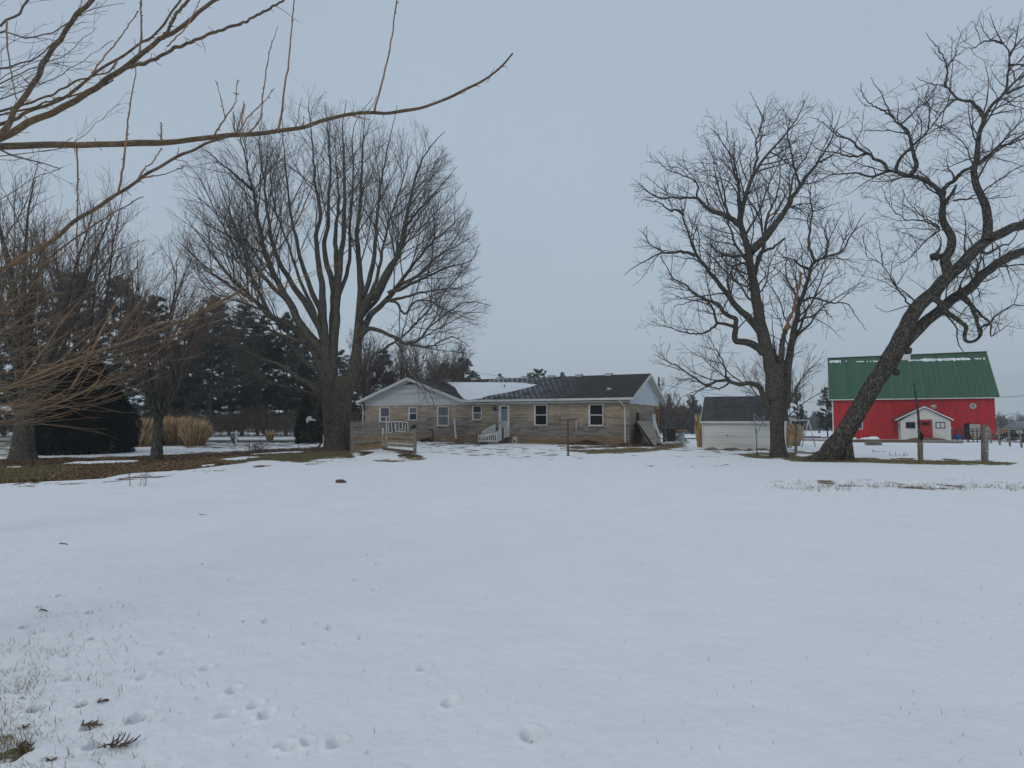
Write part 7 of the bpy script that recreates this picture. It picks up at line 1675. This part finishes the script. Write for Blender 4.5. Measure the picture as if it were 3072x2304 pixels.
def bwin(F, x0, y0, x1, y1, v0, parent, frm, pane, mull=True, f=.07, label=None):
    a = F.hit(x0, y1, v0); b_ = F.hit(x1, y0, v0); ua, ub, zb, zt = a[0], b_[0], a[1], b_[1]; mb = MB()
    for q in ((ua, ua + f, zb, zt), (ub - f, ub, zb, zt), (ua + f, ub - f, zb, zb + f), (ua + f, ub - f, zt - f, zt)): mb.fbox(F, q[0], q[1], v0 - .06, v0 - .003, q[2], q[3])
    if mull: mb.fbox(F, (ua + ub) / 2 - .03, (ua + ub) / 2 + .03, v0 - .055, v0 - .003, zb + f, zt - f)
    w_ = mb.build('window', M[frm], parent)
    if label: w_['label'] = label
    mb = MB(); mb.fbox(F, ua + f, ub - f, v0 - .02, v0 - .004, zb + f, zt - f); mb.build('pane', M[pane], w_)
bwin(Bf, 2570, 1264, 2588, 1288, 0, bn, 'white', 'barn_pane', False)
for px, py, r_, dn in ((2801.5, 1220, .22, 0), (2918.5, 1218, .27, 1)):
    u, z = Bf.hit(px, py, 0); mb = MB(); mb.cyl(Bf.P(u, -.10, z), Bf.P(u, -.003, z), r_, n=24); o = mb.build('wall_fan', M['white_old'], bn); mb = MB(); mb.cyl(Bf.P(u, -.115, z), Bf.P(u, -.102, z), r_ * .72, n=20); h_ = mb.build('fan_opening', M['dark'], o)
    mb = MB()
    for k in range(6 if not dn else 3): a_ = k * 3.1416 / (3 if not dn else 1.5) + .3; mb.bar(Bf.P(u, -.125, z), Bf.P(u + r_ * .65 * math.cos(a_), -.125, z + r_ * .65 * math.sin(a_)), .07, .01, ref=tuple(Bf.v))
    mb.build('fan_blades', M['white_old'], o)
u, z = Bf.hit(2790, 1220, 0); mb = MB(); mb.bar(Bf.P(u, -.1, z + .05), Bf.P(u + .4, -.1, z + .02), .12, .06); mb.build('duct', M['white_old'], bn)
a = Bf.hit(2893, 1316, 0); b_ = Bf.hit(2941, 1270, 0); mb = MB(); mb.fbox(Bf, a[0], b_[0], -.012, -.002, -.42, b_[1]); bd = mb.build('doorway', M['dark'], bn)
M['poly'] = simple('dirty_white_panel', (.46, .42, .38), (.26, .22, .19), scale=5, b_=.2)
a = Bf.hit(2909, 1300, 0); b_ = Bf.hit(2940, 1272, 0); mb = MB(); cx = (a[0] + b_[0]) / 2; wv = (b_[0] - a[0]) / 2; zt = b_[1]
pp = [(cx - wv, zt), (cx - wv, zt - .55), (cx - wv * .95, zt - 1.0), (cx - wv * .6, -.22), (cx + wv * .6, -.22), (cx + wv * .95, zt - 1.0), (cx + wv, zt - .55), (cx + wv, zt)]
mb.slab([Bf.P(x, -.1, z) for x, z in pp], Bf.v * .05); mb.build('dirty_panel', M['poly'], bd)

# milk house
v0 = -3.0; ma = Bf.hit(2703, 1300, v0)[0]; mbb = Bf.hit(2853, 1300, v0)[0]; mze = Bf.hit(2778, 1262, v0)[1]; mzr = Bf.hit(2773, 1221, v0 - .3)[1]; mm_ = Bf.hit(2773, 1221, v0 - .3)[0]
M['mh_white'] = simple('milk_house_white', (.66, .65, .61), (.56, .55, .52), scale=1.5, b_=.08)
mh = root('milk_house', Bf.P((ma + mbb) / 2, v0 / 2, -.4), 'small white gabled milk house with red door built against the red barn', 'milk house')
mb = MB(); mb.slab([Bf.P(ma, v0, -.6), Bf.P(mbb, v0, -.6), Bf.P(mbb, v0, mze), Bf.P(mm_, v0, mzr - .02), Bf.P(ma, v0, mze)], Bf.v * .12); mb.fbox(Bf, ma, ma + .12, v0 + .122, -.004, -.6, mze); mb.fbox(Bf, mbb - .12, mbb, v0 + .122, -.004, -.6, mze); mb.build('wall', M['mh_white'], mh)
lu = Bf.hit(2686, 1261, v0 - .3); ru = Bf.hit(2862, 1261, v0 - .3)
M['mh_roof'] = shingle_mat('milk_house_shingles', Bf.ang, (.10, .10, .085), (.055, .055, .048), slope=.4)
mb = MB(); mb.slab([Bf.P(lu[0], v0 - .3, lu[1]), Bf.P(mm_, v0 - .3, mzr + .02), Bf.P(mm_, -.004, mzr + .02), Bf.P(lu[0], -.004, lu[1])], (0, 0, .09)); mb.slab([Bf.P(mm_, v0 - .3, mzr + .017), Bf.P(ru[0], v0 - .3, ru[1]), Bf.P(ru[0], -.004, ru[1]), Bf.P(mm_, -.004, mzr + .017)], (0, 0, .09)); mb.build('roof', M['mh_roof'], mh)
mb = MB(); e3 = np.array([0, 0, .10])
mb.slab([Bf.P(lu[0], v0 - .303, lu[1] + .07), Bf.P(mm_, v0 - .303, mzr + .09), Bf.P(mm_, v0 - .303, mzr - .03), Bf.P(lu[0], v0 - .303, lu[1] - .05)], Bf.v * -.035); mb.slab([Bf.P(mm_, v0 - .303, mzr + .09), Bf.P(ru[0], v0 - .303, ru[1] + .07), Bf.P(ru[0], v0 - .303, ru[1] - .05), Bf.P(mm_, v0 - .303, mzr - .03)], Bf.v * -.035)
mb.fbox(Bf, ma + .02, mbb - .02, v0 - .02, v0 - .003, mze - .02, mze + .03); mb.build('trim', M['white'], mh)
M['black_frame'] = simple('dark_frame', (.06, .065, .07), (.04, .045, .05), scale=4, b_=0)
bwin(Bf, 2717.5, 1266, 2745, 1285, v0, mh, 'black_frame', 'glass', label='left window, dark inside'); bwin(Bf, 2807, 1266, 2835.5, 1285, v0, mh, 'black_frame', 'white_old', label='right window with white blinds')
a = Bf.hit(2759, 1318, v0); b_ = Bf.hit(2796, 1259, v0); mb = MB(); mb.fbox(Bf, a[0], a[0] + .12, v0 - .07, v0 - .003, -.36, b_[1]); mb.fbox(Bf, b_[0] - .12, b_[0], v0 - .07, v0 - .003, -.36, b_[1]); mb.fbox(Bf, a[0] + .12, b_[0] - .12, v0 - .07, v0 - .003, b_[1] - .12, b_[1])
dr = mb.build('door_frame', M['red_paint'], mh); mb = MB(); mb.fbox(Bf, a[0] + .13, b_[0] - .13, v0 - .04, v0 - .004, -.35, b_[1] - .13); d2 = mb.build('door', M['red_paint'], dr)
z = Bf.hit(2778, 1272, v0)[1]; mb = MB(); mb.fbox(Bf, a[0] + .22, b_[0] - .22, v0 - .05, v0 - .041, z - .16, z + .2); mb.build('door_pane', M['glass'], dr)
mb = MB(); mb.fbox(Bf, b_[0] - .22, b_[0] - .18, v0 - .08, v0 - .041, .5, .56); mb.build('handle', M['steel'], dr)
mb = MB(); mb.fbox(Bf, ma - .012, ma - .002, v0 + .7, v0 + 1.7, .7, 1.35); mb.build('side_window', M['steel'], mh)
u, z = Bf.hit(2827, 1306, v0); mb = MB(); mb.fbox(Bf, u - .12, u + .12, v0 - .04, v0 - .003, z - .07, z + .05); mb.build('vent', M['white'], mh)
u, z = Bf.hit(2775, 1229, v0); mb = MB(); mb.fbox(Bf, u - .1, u + .1, v0 - .03, v0 - .003, z - .12, z + .08); mb.build('gable_vent', M['white_old'], mh)

# things in the barnyard
def lathe_thing(px, py, prof, mat, name, label, cat, sx=1.0, n=24):
    g = ground(px, py); mb = MB(); mb.lathe(g, prof, n, sx=sx); return thing(mb, name, mat, label, cat)
g = ground(2641, 1316); s_ = g[1] / F_PX; mb = MB(); mb.lathe(g - [0, 0, .05], [(.62, 0), (.62, .08), (.65, .12), (.62, .2), (.62, .48), (.66, .50), (.66, .53), (.58, .53), (.58, .42)], 32, sx=36 * s_ / .64); thing(mb, 'stock_tank', 'galv', 'long galvanised stock tank in front of the red barn wall', 'stock tank')
tb = Tubes(); D = g[1] + .5
rtp = root('hydrant_pole', [at(2641, 1300, D)[0], D, -.35], 'white pole with looping hoses rising behind the stock tank', 'pole')
mb = MB(); mb.cyl([at(2641, 1300, D)[0], D, -.4], at(2640, 1250, D), .05, n=10); mb.cyl(at(2640, 1247, D + .05), at(2640, 1253, D), .09, n=10); mb.build('pole', M['white_old'], rtp)
M['pink'] = simple('faded_red_hose', (.45, .16, .16), (.3, .1, .1), scale=4)
for nm, pts, r_ in (('hose', [(2641, 1250), (2638, 1238), (2634, 1228), (2635, 1218)], .035), ('hose', [(2641, 1253), (2652, 1265), (2668, 1271), (2683, 1268)], .045), ('hose', [(2637, 1258), (2632, 1280), (2630, 1300)], .02), ('hose', [(2644, 1258), (2650, 1285), (2655, 1300)], .02)):
    tb = Tubes(); P_l = catmull([at(x, y, D) for x, y in pts], 24); tb.add(P_l, np.full(24, r_), 7); tb.build(nm, M['white_old' if r_ > .03 else 'pink'], rtp)
mb = MB(); mb.blob(at(2635, 1214, D), .14, .1, .14, 4, .2); mb.build('yard_light', M['steel'], rtp)
def log(x0, y0, x1, y1, r_, mat, label, name='timber', cat='timber', k=10, group='timbers lying in the barnyard'):
    a, b_ = ground(x0, y0), ground(x1, y1); tb = Tubes(); n = 40; P_l = catmull([a + [0, 0, r_ * .8], (a + b_) / 2 + [0, .05, r_ * .85], b_ + [0, 0, r_ * .8]], n); tb.add(P_l, np.full(n, r_) * (1 + .06 * RND.random(n)), k)
    V_, F_, B_l = tb.mesh(); nn = len(V_); F2 = [list(f) for f in F_] + [list(range(k))[::-1], list(range(nn - k, nn))]; o = mk(name, V_, F2, M[mat], attrs={'bark': ('FLOAT_VECTOR', B_l)}); return tag(o, label, cat, group)
log(2545, 1327, 2757, 1328, .15, 'wood_brown', 'long brown log lying in front of the stock tank')
log(2760, 1328, 2889, 1330, .14, 'wood_grey', 'grey beam lying in front of the milk house', k=6)
log(2392, 1322, 2545, 1325, .10, 'wood_sheet', 'long pale timber lying behind the swing frame', k=6)
log(2390, 1313, 2462, 1314, .12, 'wood_grey', 'shorter grey timber lying behind the pale one', k=6)
g = ground(2621, 1336)
for k in range(4):
    mb = MB(); mb.box(g + [random.uniform(-.03, .03), random.uniform(-.05, .05), .002 + k * .075], 40 * g[1] / F_PX, .5, .066, .05 * k); thing(mb, 'plank', 'wood_rail', ('bottom', 'second', 'third', 'top')[k] + ' plank of the short stack lying on the snow before the log', 'plank', 'stacked planks on the snow')
mb = MB(); g = ground(2590, 1320); 
for k in range(7): mb.blob(g + [random.uniform(-1.7, 1.2), random.uniform(-.3, .3), .08], random.uniform(.3, .6), .35, random.uniform(.15, .32), 40 + k, .3, 14, 8)
o = mb.build('snow_heap', M['snow_roof']); tag(o, 'heap of shovelled snow against the barn wall left of the stock tank', 'snow heap')
mb = MB(); g = ground(2800, 1322); mb.blob(g + [0, 1.0, -.02], 2.0, .9, .30, 5, .2, 20, 8); mb.add([], []); o = mb.build('gravel_heap', M['wood_brown']); tag(o, 'low brown mound of dirt at the milk house door', 'dirt mound')
lathe_thing(2874, 1319, [(.27, 0), (.30, .05), (.31, .2), (.30, .42), (.27, .52), (.12, .54)], 'blue', 'blue_barrel', 'blue plastic barrel beside the white milk house', 'barrel')
g = ground(2877, 1316); g[1] += 1.6; mb = MB(); mb.lathe(g, [(.85, 0), (.88, .5), (.88, 1.0), (.75, 1.2), (.4, 1.33), (.08, 1.36)], 28); mb.cyl(g + [0, 0, .64], g + [0, 0, .72], .93, n=28); thing(mb, 'water_tank', 'tank', 'grey rounded water tank behind the blue barrel', 'tank')
for x0_, x1_, D_, lb in ((2856, 2903, 54.5, 'dark tubular farm gate in front of the grey water tank'), (2907, 2945, 54.0, 'dark tubular farm gate in front of the barn doorway')):
    p0, p1 = at(x0_, 1320, D_), at(x1_, 1320, D_); p0[2] = gz(p0[0], p0[1]) + .08; p1[2] = gz(p1[0], p1[1]) + .08; rt = root('farm_gate', (p0 + p1) / 2, lb, 'gate', 'tubular farm gates'); Hh = 1.15
    mb = MB()
    for k in range(6): mb.cyl(p0 + [0, 0, Hh * k / 5 * .98], p1 + [0, 0, Hh * k / 5 * .98], .025, n=8)
    mb.build('bars', M['black'], rt); mb = MB()
    for t_ in (0, .33, .66, 1): q = p0 + (p1 - p0) * t_; mb.cyl(q - [0, 0, .06], q + [0, 0, Hh + .02], .04, n=8)
    mb.build('uprights', M['black'], rt)
mb = MB(); p = at(2854.5, 1318, 57); mb.box([p[0], p[1], -.4], .12, .12, 1.35); thing(mb, 'white_post', 'white_old', 'square white post at the right corner of the milk house', 'post')
# scrap at the right edge
g = ground(3012, 1322); D = g[1] + 2; rt = root('old_tractor', [at(3012, 1322, D)[0], D, g[2]], 'rusty orange old tractor parked right of the barn', 'tractor'); c = np.array([at(3012, 1322, D)[0], D, float(gz(g[0], D))])
mb = MB(); mb.box(c + [-.35, 0, .72], 1.0, .5, .42); mb.box(c + [.45, 0, .62], .6, .5, .3); mb.build('hood', M['orange'], rt)
for sx, r_ in ((-.7, .3), (.55, .52)):
    mb = MB(); mb.cyl(c + [sx, -.42, r_], c + [sx, -.2, r_], r_, n=24); mb.build('wheel', M['black'], rt)
mb = MB(); mb.box(c + [.5, 0, .93], .4, .45, .08); mb.bar(c + [.62, 0, 1.0], c + [.72, 0, 1.3], .45, .06); mb.cyl(c + [-.5, 0, 1.1], c + [-.5, 0, 1.45], .035, n=8); mb.build('seat', M['steel'], rt)
g = ground(3075, 1330); D = g[1] + 3; c = np.array([at(3072, 1330, D)[0], D, float(gz(g[0], D))]); rt = root('farm_trailer', c, 'farm trailer under a grey tarp at the right edge of the picture', 'trailer')
mb = MB(); zt_, zb_ = zat(1263, D), zat(1287, D); mb.slab([[c[0] - 1.3, D - .8, zb_], [c[0] + 1.6, D - .8, zb_ + .1], [c[0] + 1.6, D + .8, zb_ + .1], [c[0] - 1.3, D + .8, zb_]], (0, 0, .08)); 
mb.add([[c[0] - 1.2, D - .85, zb_ + .1], [c[0] + 1.6, D - .85, zb_ + .2], [c[0] + 1.6, D + .85, zb_ + .2], [c[0] - 1.2, D + .85, zb_ + .1], [c[0] - .8, D, zt_], [c[0] + 1.6, D, zt_ + .02]], [[0, 1, 5, 4], [2, 3, 4, 5], [3, 0, 4], [1, 2, 5]]); mb.build('tarp', M['grey_tarp'], rt)
mb = MB(); mb.box([c[0], D, c[2] + .5], 2.6, 1.4, .3); mb.cyl([c[0] - .6, D - .85, c[2] + .35], [c[0] - .6, D - .65, c[2] + .35], .35, n=20); mb.build('chassis', M['black'], rt)
tb = Tubes(); rr = np.random.default_rng(88); n = 90; g = ground(3045, 1326)
st = np.stack([g[0] + rr.uniform(-1.1, 1.5, n), g[1] + rr.uniform(.5, 1.6, n), g[2] + rr.uniform(.05, .7, n)], -1); P_l, R_l = extend(st, unit(rr.normal(size=(n, 3)) * [1, .5, .35]), rr.uniform(.4, 1.1, n), np.full(n, .03), 5, .1, 0, rr, .02); tb.add(P_l, R_l, 5)
o = tb.build('scrap_pile', M['tank']); tag(o, 'tangled pile of dark scrap pipes behind the wire fence', 'scrap')
# poles and wires
g = ground(1977, 1300); D = 72.0; p = at(1977, 1300, D); p[2] = float(gh(p[0], D)); mb = MB(); mb.cyl(p - [0, 0, .2], at(1976.5, 1131, D), .15, .10, n=10); rt = root('utility_pole', p, 'bare utility pole behind the right end of the house', 'utility pole'); mb.build('pole', M['bark_young'], rt)
mb = MB(); mb.bar(at(1976, 1163, D), at(1979, 1163.5, D - .5), .06, .06); mb.blob(at(1979, 1164, D - .6), .2, .2, .12, 1, .1); mb.build('lamp', M['white_old'], rt)
def cable(pts, Ds, r_, label):
    tb = Tubes(); P_l = catmull([at(x, y, d) for (x, y), d in zip(pts, Ds)], 40); tb.add(P_l, np.full(40, r_), 5); tag(tb.build('overhead_cable', M['black']), label, 'cable')
cable([(1100, 1040), (1390, 1108), (1590, 1146), (1720, 1175)], (60, 60, 60, 60), .014, 'thin overhead cable slanting down behind the house roof')
cable([(1977, 1152), (2200, 1190), (2400, 1205), (2500, 1207)], (72, 72, 74, 78), .018, 'overhead cable running from the utility pole to the barn')
cable([(2985, 1192), (3080, 1186), (3300, 1160)], (60.5, 61, 66), .02, 'overhead cable leaving the barn to the right')
cable([(1890, 1157), (1945, 1165), (1977, 1152)], (43, 52, 72), .012, 'short cable between the house gable and the utility pole')
# words scratched in the snow
W_ = lambda X, Y: (2590 + X / 10.53, 1320 + Y / 10.53)
ST = [[(290, 392), (293, 300)], [(293, 300), (352, 298)], [(296, 345), (335, 340)], [(335, 385), (345, 345), (375, 340)], [(392, 392), (415, 358), (452, 376)], [(400, 378), (470, 372)], [(470, 374), (515, 345), (600, 345), (640, 365), (695, 360)], [(615, 380), (685, 382)],
      [(825, 390), (835, 450), (870, 495), (955, 502)], [(1008, 410), (1042, 522)], [(1141, 448), (1136, 506)], [(1238, 500), (1280, 440), (1335, 412), (1370, 405)], [(1228, 515), (1285, 503), (1300, 462), (1312, 500), (1372, 500), (1402, 432)], [(1300, 462), (1312, 455)]]
tb = Tubes()
for s_ in ST:
    P_l = np.array([ground(*W_(*q)) for q in s_]); P_l = catmull(P_l, 14); P_l[:, 2] = [float(gz(a, b)) + .008 for a, b in P_l[:, :2]]; tb.add(P_l, np.full(14, .015), 5)
M['turf_dark'] = simple('scratched_turf', (.22, .24, .25), (.12, .13, .13), scale=9)
tag(tb.build('snow_writing', M['turf_dark']), 'words scratched in the snow right of the leaning tree', 'writing in snow')
# leaf litter heaped along the wall
rgp = np.random.default_rng(700); XY, ZZ, TT = [], [], []
for (u, v, rx, ry, h, n, t) in ((H.hit(1755, 1330, -1)[0], -.55, 1.1, .4, .34, 900, .25), (HL - .2, -.2, .5, .5, .2, 300, .2), (HL + 1.2, .8, 1.1, .6, .25, 500, .15), (H.hit(1690, 1330, -1)[0], -.4, 1.2, .3, .1, 300, .3)):
    c_ = H.P(u, v, 0); xy, z, tt = pile(c_, rx, ry, h, n, rgp, t=t); XY.append(xy); ZZ.append(z); TT.append(tt)
leaves('leaf_pile', np.concatenate(XY), rgp, .055, np.concatenate(TT), np.concatenate(ZZ) + .03)

# ------------------------------------------------------------------ winter haze in the air
M['haze'] = bpy.data.materials.new('haze'); M['haze'].use_nodes = True; t = M['haze'].node_tree; t.nodes.clear()
pv = N(t, 'ShaderNodeVolumePrincipled'); pv.inputs['Color'].default_value = (.93, .97, 1.0, 1); pv.inputs['Density'].default_value = .0010; pv.inputs['Anisotropy'].default_value = .2
oo = N(t, 'ShaderNodeOutputMaterial'); t.links.new(pv.outputs[0], oo.inputs['Volume'])
mb = MB(); mb.para((-420, -70, -7), (950, 0, 0), (0, 480, 0), (0, 0, 36)); hz_ = mb.build('haze', M['haze']); tag(hz_, kind='stuff')
